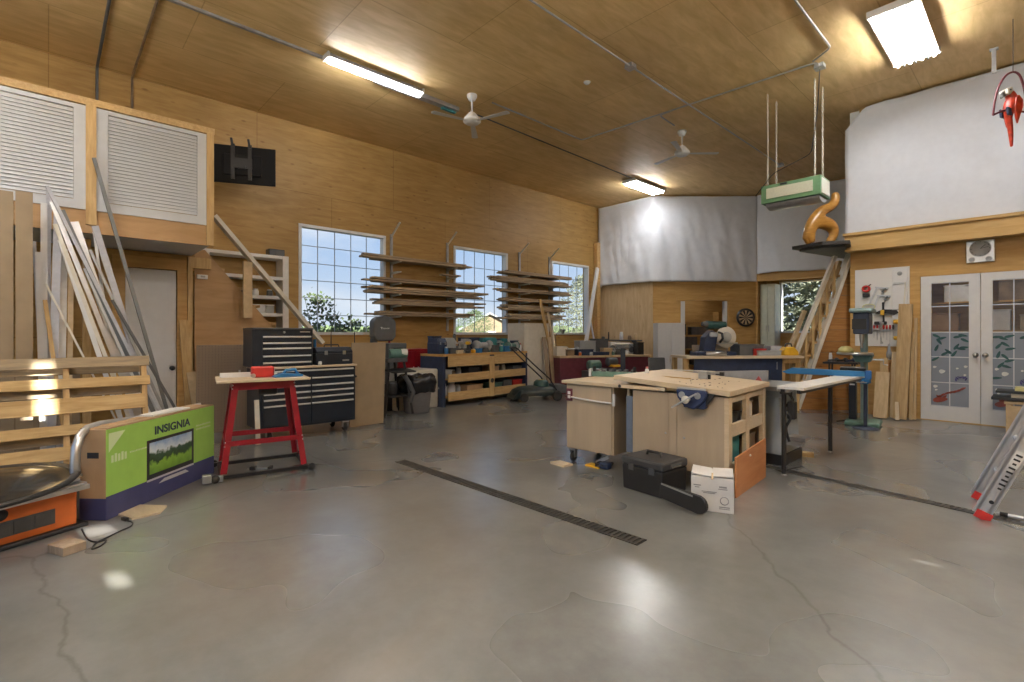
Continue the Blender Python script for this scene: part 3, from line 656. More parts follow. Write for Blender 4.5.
o = sheet('hanging_sheet', 'narrow white sheet corner beside the carved wooden figure', [(-2.75, 11.9, 0), (-2.3, 11.9, 0)], lambda u: ZC-.03, lambda u: 2.95, 13, .05)
structure(MB().bb((-2.0, 9.37, ZC-.05), (.9, 9.43, ZC)), 'trim_9', m_wallx)
# ================================================================ LEFT LOFT FRONT
structure(MB().bb((XF-.02, YB, 2.25), (XF, 1.30, 2.48)), 'trim_10', m_loftply)
structure(MB().bb((XF-.05, YB, 3.50), (XF+.02, 1.37, 3.57)), 'trim_11', m_pinex)
structure(MB().bb((XL, 1.30, 3.50), (XF-.05, 1.37, 3.57)), 'trim_14', m_pine)
py1 = OX(91, 200, XF).y
structure(MB().bb((XF-.02, py1-.04, 2.33), (XF+.03, py1+.04, 3.50)), 'trim_12', m_pine)
structure(MB().bb((XF-.02, 1.29, 2.25), (XF+.03, 1.36, 3.50)), 'trim_13', m_pine)
def louvre(label, y0, y1):
    t = thing('louvred_panel', label, 'louvred panel', (XF, (y0+y1)/2, 2.475), PI/2); w = y1-y0; h = 1.015
    for x in (-w/2+.045, w/2-.045): MB().box((x, 0, h/2), (.09, .03, h)).build('stile', m_shade, t)
    for z in (.045, h-.02): MB().box((0, 0, z), (w-.18, .028, .09 if z < .1 else .04)).build('rail', m_shade, t)
    s = MB(); n = 25
    for k in range(n): s.box((0, 0, .10+(h-.15)*(k+.5)/n), (w-.182, .006, .046), rx=-.42)
    s.build('louvre', m_shade, t)
louvre('white louvred shutter panel at the left edge, left of the wooden post', py1-.04-1.35, py1-.04)
louvre('white louvred shutter panel on the loft, right of the wooden post', py1+.04, 1.29)
louvre('matching louvred shutter panel out of frame at the left', py1-.12-2.7, py1-.12-1.35)
# wall-mounted screen seen from behind
y0, y1 = OX(216, 165, -8.0).y, OX(272, 165, -8.0).y
t = thing('television', 'black flat screen hanging from two arms beside the louvred loft', 'television', OX(243, 184, -7.9), PI/2-.45)
MB().box((0, 0, .27), (.86, .03, .54), bev=.006).build('screen_body', mat('screen_black', (.006, .006, .007), .6, 0, 0, spec=.2), t)
MB().box((0, -.03, .26), (.5, .04, .30), bev=.01).build('rear_housing', mat('screen_black', (0, 0, 0)), t)
for x_ in (-.12, .1): MB().box((x_, -.055, .30), (.05, .02, .5)).build('mount_rail', m_black, t)
MB().box((0, -.06, .28), (.26, .02, .14)).box((0, -.075, .22), (.1, .012, .05)).build('mount_plate', m_black, t)
for x_ in (-.12, .1): MB().beam((x_, -.055, .5), (x_-.02, -.055, .63), .03, .03).build('hook', m_black, t)
MB().cyl((0, .0, .3), (.0, .74, .3), .02).build('wall_arm', m_black, t)
# ================================================================ LEFT: lumber, pallet, boxed television, orange saw
def lean(name, label, top, bot, Xt, Xb, w, t_, m, cat='board', face=0.0, zb=None, g=None):
    """board leaning from the floor (through bot on the plane Xb) up to top on the plane Xt"""
    a = OX(top[0], top[1], Xt); b = OX(bot[0], bot[1], Xb); d = (b-a)
    k = (a.z-(.012 if zb is None else zb))/(a.z-b.z) if a.z-b.z > .01 else 1
    foot = a+d*k; dv = (a-foot); Lh = dv.length; z = dv.normalized()
    nrm = Vector((math.cos(face), math.sin(face), 0)); y = (nrm-z*nrm.dot(z)).normalized(); x = y.cross(z)
    M = Matrix((x, y, z)).transposed().to_4x4(); M.translation = foot
    mb = MB(); mb.box((0, 0, Lh/2), (w, t_, Lh))
    o = mb.build(name, m); o.matrix_world = M
    return tag(o, label, cat, g)
# tall boards at the edge of the photograph
for k, (x0, x1, yt, m, lab) in enumerate(((-16, -1, 191, m_mdf2, 'wide brown fibreboard sheet cut off by the left edge'), (0, 15, 191.5, m_mdf, 'wide brown fibreboard sheet against the loft, left of two'), (15.5, 34, 192.5, m_mdf, 'wide brown fibreboard sheet against the loft, right of two'))):
    X = XF+.09+.03*k; ya, yb = OX(x0, 200, X).y, OX(x1, 200, X).y; zt = OX((x0+x1)/2, yt+3, X).z
    o = MB().box((0, 0, zt/2), (yb-ya-.01, .022, zt)).build('fibreboard_sheet', m); o.location = (X+.08, (ya+yb)/2, 0); o.rotation_euler = (.03, 0, PI/2)
    tag(o, lab, 'board')
B = []
# (name, label, top px, lower px, w, t, material)
trims = [
 ('metal_pole', 'long dark grey pole reaching up across the wooden post', (94, 158), (167, 410), .04, .03, m_pole, 0),
 ('vinyl_trim', 'tall thin white strip, highest of the leaning trims', (49, 190), (47, 350), .05, .012, m_vinyl, 1),
 ('vinyl_trim', 'broad white trim strip standing just right of the brown fibreboard', (44, 203), (44, 350), .06, .018, m_white, 2),
 ('vinyl_trim', 'short white trim strip beside the fibreboard', (34, 241), (40, 350), .035, .015, m_vinyl, 1),
 ('vinyl_trim', 'white strip with a bent top next to the fibreboard', (38, 252), (40.5, 352), .05, .018, m_white, 3),
 ('wood_strip', 'narrow pale wooden strip between the white trims', (49, 254), (51, 352), .04, .02, m_pine, 1),
 ('vinyl_trim', 'bluish white wide trim left of the leaning metal bundle', (58, 214), (54, 350), .075, .02, m_vinyl, 4),
 ('vinyl_trim', 'greyish white trim standing upright behind the metal bundle', (64, 249), (62, 352), .07, .02, m_whiteg, 2),
 ('wood_strip', 'beige upright batten behind the slanting trims', (71, 275), (70, 352), .05, .02, m_tan, 2),
 ('metal_track', 'silver slanting channel starting at the left louvred panel', (52, 202), (112, 352), .05, .03, m_alu, 5),
 ('vinyl_trim', 'bluish slanting trim just above the silver channel', (47, 186), (70, 232), .035, .02, m_vinyl, 6),
 ('metal_track', 'dark slanting metal angle between the silver channels', (62, 210), (128, 356), .05, .02, m_pole, 6),
 ('wood_strip', 'slanting pale wooden strip in front of the metal bundle', (55, 224), (103, 350), .04, .02, m_cream, 7),
 ('vinyl_trim', 'white slanting trim below the pale wooden strip', (60, 240), (98, 352), .05, .02, m_white, 7),
 ('metal_track', 'slotted silver track with holes near its top', (74, 222), (120, 358), .085, .03, m_alu, 3),
 ('vinyl_trim', 'purplish white trim leaning right of the wooden post', (95, 226), (134, 352), .07, .02, m_vinyl, 4),
 ('vinyl_trim', 'thin white edging beside the purplish trim', (94, 232), (108, 330), .03, .02, m_white, 2),
 ('wood_strip', 'very thin wooden lath crossing low in front of the trims', (46, 284), (80, 350), .02, .01, m_cream, 8),
 ('wood_strip', 'brown batten leaning low between the white trims', (45, 300), (53, 356), .04, .025, m_pine, 5),
 ('metal_pole', 'thin grey tube slanting beside the slotted track', (90, 250), (150, 380), .03, .03, m_galv, 5),
 ('vinyl_trim', 'grey white trim ending above the green television carton', (86, 268), (138, 385), .06, .02, m_whiteg, 6),
 ('metal_pole', 'dark tube leaning low towards the green television carton', (112, 300), (172, 403), .03, .03, m_darkg, 7),
]
for k, (nm, lab, tp, bt, w, t_, m, lay) in enumerate(trims):
    X = -6.33+.022*lay
    w *= .78
    if 'slotted' in lab:
        o = lean(nm, lab, tp, bt, X, X+.03, w, t_, m)
    else: o = lean(nm, lab, tp, bt, X, X+.03, w, t_, m)
tag(MB().bb((-7.15, -.6, .0), (-7.1, .25, .9)).build('wood_offcut_sheet', m_mdf2), 'low brown sheet standing behind the pallet under the loft', 'board')
# wooden rail behind the trims
o = MB().beam(OX(30, 271, -6.9), OX(95, 276, -6.9), .07, .04).build('cross_rail', m_pine); tag(o, 'horizontal wooden rail seen behind the leaning trims', 'rail')
o = MB().bb((-6.93, -.50, 0), (-6.87, -.42, 2.26)).build('stud_post', m_pine); tag(o, 'wooden stud holding the rail behind the leaning trims', 'post')
o = MB().bb((-6.93, .26, 0), (-6.87, .33, 2.26)).build('stud_post', m_pine); tag(o, 'wooden stud near the white door behind the leaning trims', 'post')
# pallet on edge
pal = thing('wooden_pallet', 'weathered wooden pallet standing on edge behind the orange saw', 'pallet', (-5.52, .07, 0), PI/2); pal.rotation_euler = (-.27, 0, PI/2)
Wp = 1.24
ps = [(.07, .10), (.265, .11), (.455, .085), (.66, .13), (.85, .085), (1.03, .09)]
R = random.Random(3)
m_pal2 = wood('pallet_grey', (.26, .21, .15), (.46, .36, .22), (1, 8, 8), .8, 0, None, None, 3)
m_pal1 = wood('pallet_x', (.46, .31, .13), (.66, .48, .24), (1, 8, 8), .75, 0, None, None, 3)
for k, (z, h) in enumerate(ps):
    x1_ = .62+(-.04 if k in (1, 3) else 0)+(.04 if k == 2 else 0)
    MB().box(((-.62+x1_)/2, -.06, z), (.62+x1_, .02, h), ry=.006*R.uniform(-1, 1)).build('board', m_pal2 if k in (5,) else m_pal1, pal)
for x in (-.58, .04, .58): MB().box((x, 0, .55), (.04, .10, 1.06)).build('stringer', m_pine, pal)
for z in (.08, .4, .8, 1.0): MB().box((0, .06, z), (1.22, .018, .09)).build('board', m_pal2, pal)
# green television carton
pL, pR = FL(106, 521), FL(214, 473)
dv = pR-pL; a = math.atan2(dv.y, dv.x); Wb = dv.length
box = thing('television_carton', 'large green and purple television carton standing on edge on the floor', 'carton', (pL+pR)/2, a)
hb, tb = .615, .19
MB().bb((-Wb/2, .002, 0), (Wb/2, tb, hb), bev=.004).build('carton_body', m_card, box)
M_ = MB(); M_.bb((-Wb/2+.002, -.001, .16), (Wb/2-.002, .003, hb-.002)); M_.build('front_panel', m_lime, box)
MB().bb((-Wb/2+.002, -.0012, .003), (Wb/2-.002, .003, .16)).build('lower_band', m_indigo, box)
MB().prism([(.002, .003), (tb-.002, .003), (tb-.002, .15), (.002, .15)], -Wb/2-.001, -Wb/2+.003, 'X').build('side_band', m_indigo, box)
sc = thing  # picture of the television, printed on the carton
m_scr = bpy.data.materials.new('printed_landscape'); m_scr.use_nodes = True
def _scr():
    t = m_scr.node_tree; b = t.nodes['Principled BSDF']; tcn = t.nodes.new('ShaderNodeTexCoord'); sp = t.nodes.new('ShaderNodeSeparateXYZ'); t.links.new(tcn.outputs['Object'], sp.inputs[0])
    n = t.nodes.new('ShaderNodeTexNoise'); n.inputs['Scale'].default_value = 14; n.inputs['Detail'].default_value = 6; t.links.new(tcn.outputs['Object'], n.inputs['Vector'])
    ad = t.nodes.new('ShaderNodeMath'); ad.operation = 'MULTIPLY_ADD'; ad.inputs[1].default_value = .16; t.links.new(n.outputs[0], ad.inputs[0]); t.links.new(sp.outputs['Z'], ad.inputs[2])
    mr = t.nodes.new('ShaderNodeMapRange'); mr.inputs[1].default_value = .25; mr.inputs[2].default_value = .53; t.links.new(ad.outputs[0], mr.inputs[0])
    r = t.nodes.new('ShaderNodeValToRGB'); e = r.color_ramp.elements; e[0].position = 0; e[0].color = (.10, .22, .03, 1); e[1].position = 1; e[1].color = (.20, .35, .62, 1)
    for p, c in ((.38, (.22, .42, .06, 1)), (.45, (.03, .07, .03, 1)), (.62, (.05, .10, .06, 1)), (.70, (.60, .68, .76, 1))):
        q = e.new(p); q.color = c
    t.links.new(mr.outputs[0], r.inputs[0]); t.links.new(r.outputs[0], b.inputs['Base Color']); b.inputs['Roughness'].default_value = .4
_scr()
sx0, sx1, sz0, sz1 = -.22, .30, .165, .46
MB().bb((sx0, -.0022, sz0), (sx1, -.0008, sz1)).build('printed_television', mat('print_black', (.03, .03, .035), .4, 0, 0), box)
MB().bb((sx0+.025, -.003, sz0+.035), (sx1-.025, -.0018, sz1-.022)).build('printed_screen', m_scr, box)
MB().prism([(sx0, .15), (sx1, .15), (sx1, .165), (sx0, .165)], -.0028, -.0008, 'Y').prism([(-.10, .11), (.24, .11), (.2, .135), (-.04, .135)], -.0028, -.0008, 'Y').build('printed_stand', mat('print_grey', (.45, .45, .50), .4, 0, 0), box)
text_mesh('INSIGNIA', .085, .0006, 'lettering', mat('print_navy', (.02, .03, .07), .5, 0, 0), box, (.055, -.0018, hb-.095), (PI/2, 0, 0), .0022, 1.12)
MB().prism([(-Wb/2+.02, hb-.16), (-Wb/2+.02, hb-.03), (-Wb/2+.16, hb-.03)], -.0022, -.0008, 'Y').build('corner_flash', mat('print_pale', (.62, .75, .45), .5, 0, 0), box)
mL = mat('print_pale', (.62, .75, .45)); R = random.Random(2)
l = MB()
for k in range(5): l.bb((-Wb/2+.04+k*.028, -.0021, hb-.235), (-Wb/2+.06+k*.028, -.0008, hb-.185+.008*(k % 2)))
for k in range(26): l.bb((-Wb/2+.2+k*.014, -.0021, hb-.205), (-Wb/2+.2+k*.014+.009, -.0008, hb-.195+.003*R.random()))
for j in range(2):
    for k in range(14): l.bb((.33+k*.014, -.0021, hb-.15-j*.03), (.33+k*.014+.009, -.0008, hb-.138-j*.03+.003*R.random()))
l.build('small_print', mL, box)
MB().prism([(.05, .42), (.13, .42), (.13, .46), (.05, .46)], -Wb/2-.0015, -Wb/2+.003, 'X').build('hand_hole', m_black, box)
for s_ in (-1, 1): MB().box((0, tb/2+s_*.05, hb+.004), (Wb-.02, .086, .006), rx=.05*s_).build('top_flap', m_card, box)
o = MB().box((.1, tb/2, hb+.016), (.42, .12, .012)).build('packing_sheet', m_whiteg); o.parent = None; o.location = (pL+pR)/2; o.rotation_euler = (0, 0, a); tag(o, 'flat pale packing piece lying on top of the green carton', 'packing')
# curved metal duct lying on the carton
pts = []
for (px, py, d) in ((200, 404, 4.6), (178, 409, 4.3), (150, 416, 3.98), (125, 420, 3.72), (100, 424, 3.5), (88, 428, 3.38), (80, 436, 3.3), (76, 448, 3.26), (75, 462, 3.25), (75, 476, 3.25)): pts.append(DP(px, py, d))
o = MB().tube(pts, .027, 12, [.012, .014, .016, .02, .024, .026, .027, .027, .027, .027]); o.lathe([(.027, 0), (.038, 0), (.038, .012), (.027, .012)], pts[-1]-Vector((0, 0, .006)), 14)
tag(o.build('bent_metal_tube', m_alu), 'bent silver tube lying along the green carton and hooking down its left end', 'tube')
# orange portable saw with black disc lid
sp_ = FL(-6, 552); so = thing('table_saw', 'orange portable table saw on the floor at the left edge', 'saw', (-4.36, -.33, 0), math.radians(115)); so.scale = (1, 1, .80)
# local x runs to the right in the photograph, local -y faces the camera
body = MB(); body.prism([(-.42, .03), (.40, .03), (.40, .30), (.02, .30), (-.02, .255), (-.42, .22)], -.25, .25, 'Y'); body.build('body', m_orange, so, bev=.012)
MB().box((0, 0, .018), (.90, .56, .036), bev=.01).build('base', m_black, so)
MB().prism([(-.5, .335), (.42, .335), (.42, .375), (-.5, .375)], -.32, .32, 'Y').build('table_top', m_galv, so, bev=.004)
MB().prism([(-.2, .30), (.40, .30), (.36, .335), (-.2, .335)], -.26, .26, 'Y').build('apron', m_orange, so)
g = MB(); 
for k in range(3): g.box((.02+k*.10, -.252, .145), (.085, .012, .095), bev=.003)
g.box((.12, -.249, .145), (.32, .008, .115)); g.build('vent', m_darkg, so)
MB().lathe([(.03, 0), (.045, -.01), (.045, -.03), (.015, -.04), (0, -.04)], (-.0, -.25, .265), 16, 'Y').build('height_knob', m_black, so)
MB().lathe([(.075, -.02), (.09, -.035), (.075, -.05), (.06, -.035), (.075, -.02)], (-.25, -.26, .14), 20, 'Y').build('hand_wheel', m_black, so)
MB().box((.25, -.1, .385), (.34, .28, .02)).build('side_plate', m_alu, so)
MB().bb((-.5, -.345, .325), (.42, -.32, .36)).build('fence_rail', m_alu, so)
# black disc on top
dz = .41
dc = DP(47, 476, 3.0); 
ds = thing('round_black_lid', 'big round glossy black lid resting tilted on the orange saw', 'lid', (so.location.x+.02, so.location.y+.02, .318)); ds.rotation_euler = (.04, .05, 0)
m_gl = mat('gloss_black', (.012, .014, .016), .12, 0, .1)
MB().lathe([(0, .085), (.10, .08), (.22, .07), (.32, .05), (.42, .02), (.45, .03), (.46, .02), (.44, 0), (0, .0)], n=44).build('disc', m_gl, ds)
MB().lathe([(.42, .022), (.455, .032), (.47, .02), (.45, .0)], n=44).build('rim', m_black, ds)
k_ = MB().lathe([(0, .085), (.018, .085), (.018, .11), (.03, .115), (0, .12)], n=14)
for i in range(3):
    a_ = i*2*PI/3; k_.ball((.026*math.cos(a_), .026*math.sin(a_), .11), .012, 8)
k_.build('knob', m_steel, ds)
# things round the saw
o = MB().prism([(-.075, -.05), (.08, -.06), (.085, .055), (-.07, .06)], 0, .05).build('wood_block', m_grey, bev=.004); o.location = FL(66, 551); o.rotation_euler = (0, 0, .5); tag(o, 'small brown wood block on the floor by the orange saw', 'block')
R = random.Random(8)
pol = [FL(*q) for q in ((117, 508), (141, 506), (167, 507), (160, 514), (132, 520), (113, 514))]
o = MB().prism([(q.x, q.y) for q in pol], 0, .012).build('plywood_offcut', m_maple); tag(o, 'flat pale plywood offcut lying in front of the green carton', 'offcut')
cd = [FL(*q)+Vector((0, 0, .006)) for q in ((82, 530), (88, 540), (97, 543), (106, 541), (102, 546), (92, 550), (97, 543.5), (108, 538), (120, 532), (131, 527), (132, 523), (125, 521))]
def smooth(p, n=6):
    out = []
    for i in range(len(p)-1):
        p0, p1, p2, p3 = p[max(i-1, 0)], p[i], p[i+1], p[min(i+2, len(p)-1)]
        for k in range(n):
            t = k/n; out.append(.5*((2*p1)+(p2-p0)*t+(2*p0-5*p1+4*p2-p3)*t*t+(3*p1-p0-3*p2+p3)*t*t*t))
    return out+[p[-1]]
t = thing('extension_cable', 'black power cord with plug coiled on the floor near the orange saw', 'cord', (0, 0, 0))
MB().tube(smooth(cd), .0045, 6).build('cable', m_black, t); MB().box(cd[-1]+Vector((0, 0, .008)), (.05, .025, .022), .4, bev=.004).build('plug', m_black, t)
def can(label, p, r, h, m, m2=None, cat='can', name='can'):
    t = thing(name, label, cat, p); MB().lathe([(0, 0), (r*.96, 0), (r, .006), (r, h-.006), (r*.94, h), (0, h)], n=18).build('body', m, t)
    MB().lathe([(r*.55, 0), (r*.6, .0), (r*.6, .012), (0, .014)], (0, 0, h), 14).build('lid', m2 or m_steel, t); return t
can('red spray can behind the orange saw beside the carton', FL(85, 516)+Vector((-.02, -.02, 0)), .028, .17, m_redd, m_white)
can('blue and white can behind the orange saw beside the carton', FL(80, 515)+Vector((-.1, -.02, 0)), .03, .12, m_teal, m_white)
can('dark can standing between the orange saw and the carton', FL(78, 520), .025, .2, m_darkg, m_red)
# boards by the white door
lean('wood_plank', 'tall pale plank leaning between the white door and brown panel', (184, 320), (190, 402), XW+.06, XW+.12, .11, .025, m_pine, zb=.01)
lean('wood_plank', 'shorter pale plank leaning in front of the tall one by the door', (191, 372), (196, 402), XW+.16, XW+.22, .10, .02, m_tan, zb=.01)
o = MB().tube([(0, 0, 0), (-.02, 0, .28), (.02, 0, .55)], .012).build('thin_rod', m_alu)
bpy.data.objects.remove(o)
# ================================================================ stair enclosure, shelves behind it, tool chests, red stand
def zy(px, py): v = OX(px, py, XW); return (v.y, v.z)
ya, za = zy(205, 250); yb2, zb2 = zy(267, 320); sl = (zb2-za)/(yb2-ya); yend = ya+(za-.02)/-sl
sk = thing('stair_enclosure', 'brown plywood stair side with a sloping top beside the loft', 'stair side', (XW, YS, 0))
y_ = YS+.02
MB().prism([(y_-YS, 0), (yend-YS, 0), (ya-YS, za), (y_-YS, za+.0)], -.03, 0, 'X').build('panel', m_loftply, sk)
n_st = 9
for k in range(n_st):
    yy = yend-(yend-ya)*(k+.5)/n_st-YS; zz = za*(k+1)/(n_st+1); MB().box((-.42, yy, zz), (.76, .26, .035)).build('tread', m_pine, sk)
hr = thing('stair_handrail', 'pale sloping handrail crossing in front of the window and shelves', 'handrail', (XW+.05, 2, 0))
a1, a2 = OX(214, 216, XW+.05), OX(322, 343, XW+.05); off = Vector((XW+.05, 2, 0))
MB().beam(a1-off, a2-off, .05, .14, (1, 0, 0)).build('rail', m_cream, hr)
p1, p2 = OX(246.5, 262, XW+.05), OX(246.5, 318, XW+.05)
MB().box(((0+.05), p1.y-2, (p1.z+p2.z)/2), (.04, .11, p1.z-p2.z)).build('baluster', m_tan, hr)
# thermostat
t = thing('thermostat', 'small white thermostat on the brown panel right of the white door', 'thermostat', OX(202, 277, XW+.0)); t.rotation_euler = (0, 0, PI/2)
MB().box((0, -.015, 0), (.12, .03, .055), bev=.005).build('casing', m_white, t); MB().box((.005, -.031, .004), (.05, .003, .025)).build('display', m_grayp, t)
# low hardboard sheet in front of the enclosure, with a perforated face
m_peg = bpy.data.materials.new('hardboard_holes'); m_peg.use_nodes = True
def _peg(m, base, hole, sc):
    t_ = m.node_tree; b_ = t_.nodes['Principled BSDF']; b_.inputs['Roughness'].default_value = .6; tcn = t_.nodes.new('ShaderNodeTexCoord'); v = t_.nodes.new('ShaderNodeTexVoronoi'); v.inputs['Scale'].default_value = sc; v.inputs['Randomness'].default_value = 0
    r = t_.nodes.new('ShaderNodeValToRGB'); r.color_ramp.elements[0].position = .14; r.color_ramp.elements[0].color = (*hole, 1); r.color_ramp.elements[1].position = .2; r.color_ramp.elements[1].color = (*base, 1)
    t_.links.new(tcn.outputs['Object'], v.inputs['Vector']); t_.links.new(v.outputs['Distance'], r.inputs[0]); t_.links.new(r.outputs[0], b_.inputs['Base Color'])
_peg(m_peg, (.25, .19, .14), (.10, .07, .05), 28)
v0, v1 = OX(196, 345, -7.2), OX(251, 345, -7.2)
o = MB().box((0, 0, v0.z/2), (v1.y-v0.y, .008, v0.z)).build('perforated_hardboard', m_peg); o.location = (-7.22, (v0.y+v1.y)/2, 0); o.rotation_euler = (.04, 0, PI/2); tag(o, 'brown perforated hardboard sheet standing behind the red stand', 'board')
# shelves on the wall behind the stair
Xs = -8.28; s = thing('storage_shelf', 'grey-white wooden shelves on the wall left of the first window', 'shelf', (XL, 2, 0))
yL, yR = OX(200, 260, Xs).y-2, OX(288.5, 260, Xs).y-2
lev = [OX(286, y, Xs).z for y in (256.5, 277.5, 296.5, 313.5)]; lev += [.9, .45]
for z in lev: MB().bb((.01, yL, z-.05), (.32, yR-.09, z)).build('shelf', m_whiteg, s)
for y in (yR-.09, yL+.03): MB().bb((.005, y, 0), (.33, y+.09, lev[0]-.001)).build('upright', m_whiteg, s)
v = OX(279.5, 256, Xs+.05)
t = thing('speaker', 'long black box on top of the grey-white wall shelves', 'speaker', (XL+.17, v.y, lev[0]+.001), PI/2)
MB().box((0, 0, .055), (.24, .16, .11), bev=.006).build('case', m_black, t); MB().box((0, -.082, .055), (.22, .006, .09)).build('grille', m_darkg, t)
def jar(label, p, r=.04, h=.1, m=m_white, ml=m_steel, g=None, nm='jar'):
    t = thing(nm, label, nm, p, 0, g)
    MB().lathe([(0, 0), (r*.9, 0), (r, .01), (r, h*.75), (r*.75, h*.88), (r*.75, h)], n=14).build('body', m, t)
    MB().lathe([(r*.8, h*.88), (r*.8, h*1.05), (0, h*1.05)], n=14).build('lid', ml, t); return t
def binbox(name, label, p, w, d, h, m, rz=0, cat='box', lid=None, g=None):
    t = thing(name, label, cat, p, rz, g)
    MB().box((0, 0, h/2), (w, d, h), bev=min(.006, h/5)).build('body', m, t); MB().box((0, 0, h+.006), (w+.012, d+.012, .014)).build('lid', lid or m, t)
    return t
for px, zi, m, lab in ((240, 2, m_brown, 'small brown jar on the middle shelf of the wall unit'), (256, 2, m_whiteg, 'small pale jar on the middle shelf of the wall unit'), (270, 2, m_darkg, 'small dark jar on the middle shelf of the wall unit')):
    v = OX(px, 296, Xs-.1); jar(lab, (XL+.2, v.y, lev[zi]+.001), .045, .10, m)
for px, w, m, lab in ((258, .22, m_white, 'white plastic basket left on the lower shelf of the wall unit'), (268, .14, m_grayp, 'grey plastic tub right on the lower shelf of the wall unit')):
    v = OX(px, 308, Xs-.1); binbox('plastic_tub', lab, (XL+.2, v.y, lev[3]+.001), .16, w, .12, m, 0, 'tub', m_white)
v = OX(272, 325, Xs-.1); binbox('tool_case', 'dark tool case on the shelf just above the tool chest', (XL+.2, v.y, lev[4]+.001), .2, .3, .22, m_darkg, 0, 'case')
# lower wide cabinet
Xc = -6.15; cy0, cy1 = OX(260, 400, Xc).y, OX(356, 400, Xc).y; Wc = cy1-cy0
tc_ = thing('rolling_tool_cabinet', 'wide navy rolling tool cabinet with a wooden top', 'tool cabinet', (Xc, (cy0+cy1)/2, 0), PI/2)
z0, z1 = .14, .845; D = .5
MB().box((0, D/2+.02, (z0+z1)/2), (Wc, D, z1-z0), bev=.006).build('body', m_navy, tc_)
def drawer(parent, x0, x1, a, b, mh=m_hand, front=m_navy, dy=0.0):
    d = MB().box(((x0+x1)/2, dy+.008, (a+b)/2), (x1-x0-.008, .02, b-a-.006), bev=.002).build('drawer', front, parent)
    MB().prism([(dy-.004, b-.026), (dy-.02, b-.02), (dy-.018, b-.006), (dy, b-.005)], x0+.01, x1-.01, 'X').build('handle', mh, d)
drawer(tc_, -Wc/2+.03, Wc/2-.03, z1-.105, z1-.015)
colz = [z1-.11, z1-.20, z1-.275, z1-.345, z1-.42]
for a_, b_ in zip(colz, colz[1:]):
    drawer(tc_, -Wc/2+.03, 0, b_, a_); drawer(tc_, 0, Wc/2-.03, b_, a_)
for (a_, b_) in ((z0+.03, colz[-1]),):
    drawer(tc_, -Wc/2+.03, 0, a_, b_); drawer(tc_, 0, Wc/2-.03, a_, b_)
MB().box((0, D/2, z1+.012), (Wc+.02, D+.03, .024), bev=.004).build('wooden_top', m_maple, tc_)
MB().box((Wc/2-.10, -.004, z1-.03), (.12, .004, .012)).build('badge', m_steel, tc_)
MB().cyl((Wc/2+.03, .06, .70), (Wc/2+.03, D-.02, .70), .012).box((Wc/2+.015, .08, .70), (.04, .02, .03)).box((Wc/2+.015, D-.05, .70), (.04, .02, .03)).build('side_handle', m_black, tc_)
for sx_ in (-1, 1):
    for y in (.08, D-.04):
        c = MB().box((sx_*(Wc/2-.12), y, z0-.012), (.09, .09, .02)).box((sx_*(Wc/2-.12)-.03, y, z0-.05), (.006, .05, .08)).box((sx_*(Wc/2-.12)+.03, y, z0-.05), (.006, .05, .08)).build('caster', m_galv, tc_)
        MB().lathe([(0, -.022), (.04, -.022), (.055, -.012), (.055, .012), (.04, .022), (0, .022)], (sx_*(Wc/2-.12), y, .055), 18, 'X').build('wheel', m_rubber, c)
# upper chest
Xu = -6.22; uy0, uy1 = OX(253, 350, Xu).y, OX(313.5, 350, Xu).y; Wu = uy1-uy0; zu = z1+.026
uc = thing('tool_chest', 'dark top chest of five shallow drawers standing on the wide cabinet', 'tool chest', (Xu, (uy0+uy1)/2, zu), PI/2)
Hu = OX(313.5, 329.5, Xu).z-zu
MB().box((0, .21, Hu/2), (Wu, .38, Hu), bev=.006).build('body', m_navy, uc)
zz = [Hu-.075, Hu-.15, Hu-.215, Hu-.305, Hu-.385]
zz = [z for z in zz if z > .02]+[.015]
for a_, b_ in zip(zz, zz[1:]): drawer(uc, -Wu/2+.10, Wu/2-.02, b_, a_, dy=.01)
MB().box((0, .2, Hu+.008), (Wu+.006, .41, .02), bev=.005).build('lid', m_darkg, uc)
MB().box((Wu/2-.1, .008, Hu-.03), (.12, .004, .012)).build('badge', m_steel, uc)
MB().lathe([(0, 0), (.014, 0), (.014, -.01), (0, -.01)], (0, .012, Hu-.035), 12, 'Y').build('lock', m_steel, uc)
# small portable box
sy0, sy1 = OX(317, 355, Xu+.03).y, OX(353, 355, Xu+.03).y; Ws = sy1-sy0; Hs = .22
sb = thing('portable_tool_box', 'small navy tool box with two latches right of the top chest', 'tool box', (Xu+.03, (sy0+sy1)/2, zu), PI/2)
MB().box((0, .12, .07), (Ws, .22, .14), bev=.008).build('body', m_navy, sb)
MB().prism([(.01, .142), (.23, .142), (.23, .17), (.16, Hs), (.08, Hs), (.01, .17)], -Ws/2, Ws/2, 'X').build('lid', m_navy, sb, bev=.006)
for x in (-Ws*.25, Ws*.25): MB().box((x, .004, .15), (.04, .012, .05), bev=.004).build('latch', m_steel, sb)
MB().tube([(-.1, .12, Hs), (-.09, .12, Hs+.03), (.09, .12, Hs+.03), (.1, .12, Hs)], .008).build('handle', m_black, sb)
MB().box((Ws*.3, .008, .05), (.09, .004, .02)).build('badge', m_steel, sb)
jar('small white pot on the wooden cabinet top before the tool box', (Xc-.02, sy0+.03, zu+.001), .022, .045, m_white, m_white, None, 'pot')
can('slim blue can behind the small tool box', (-6.62, sy0+.14, zu+.001), .02, .32, m_bblue, m_yellow)
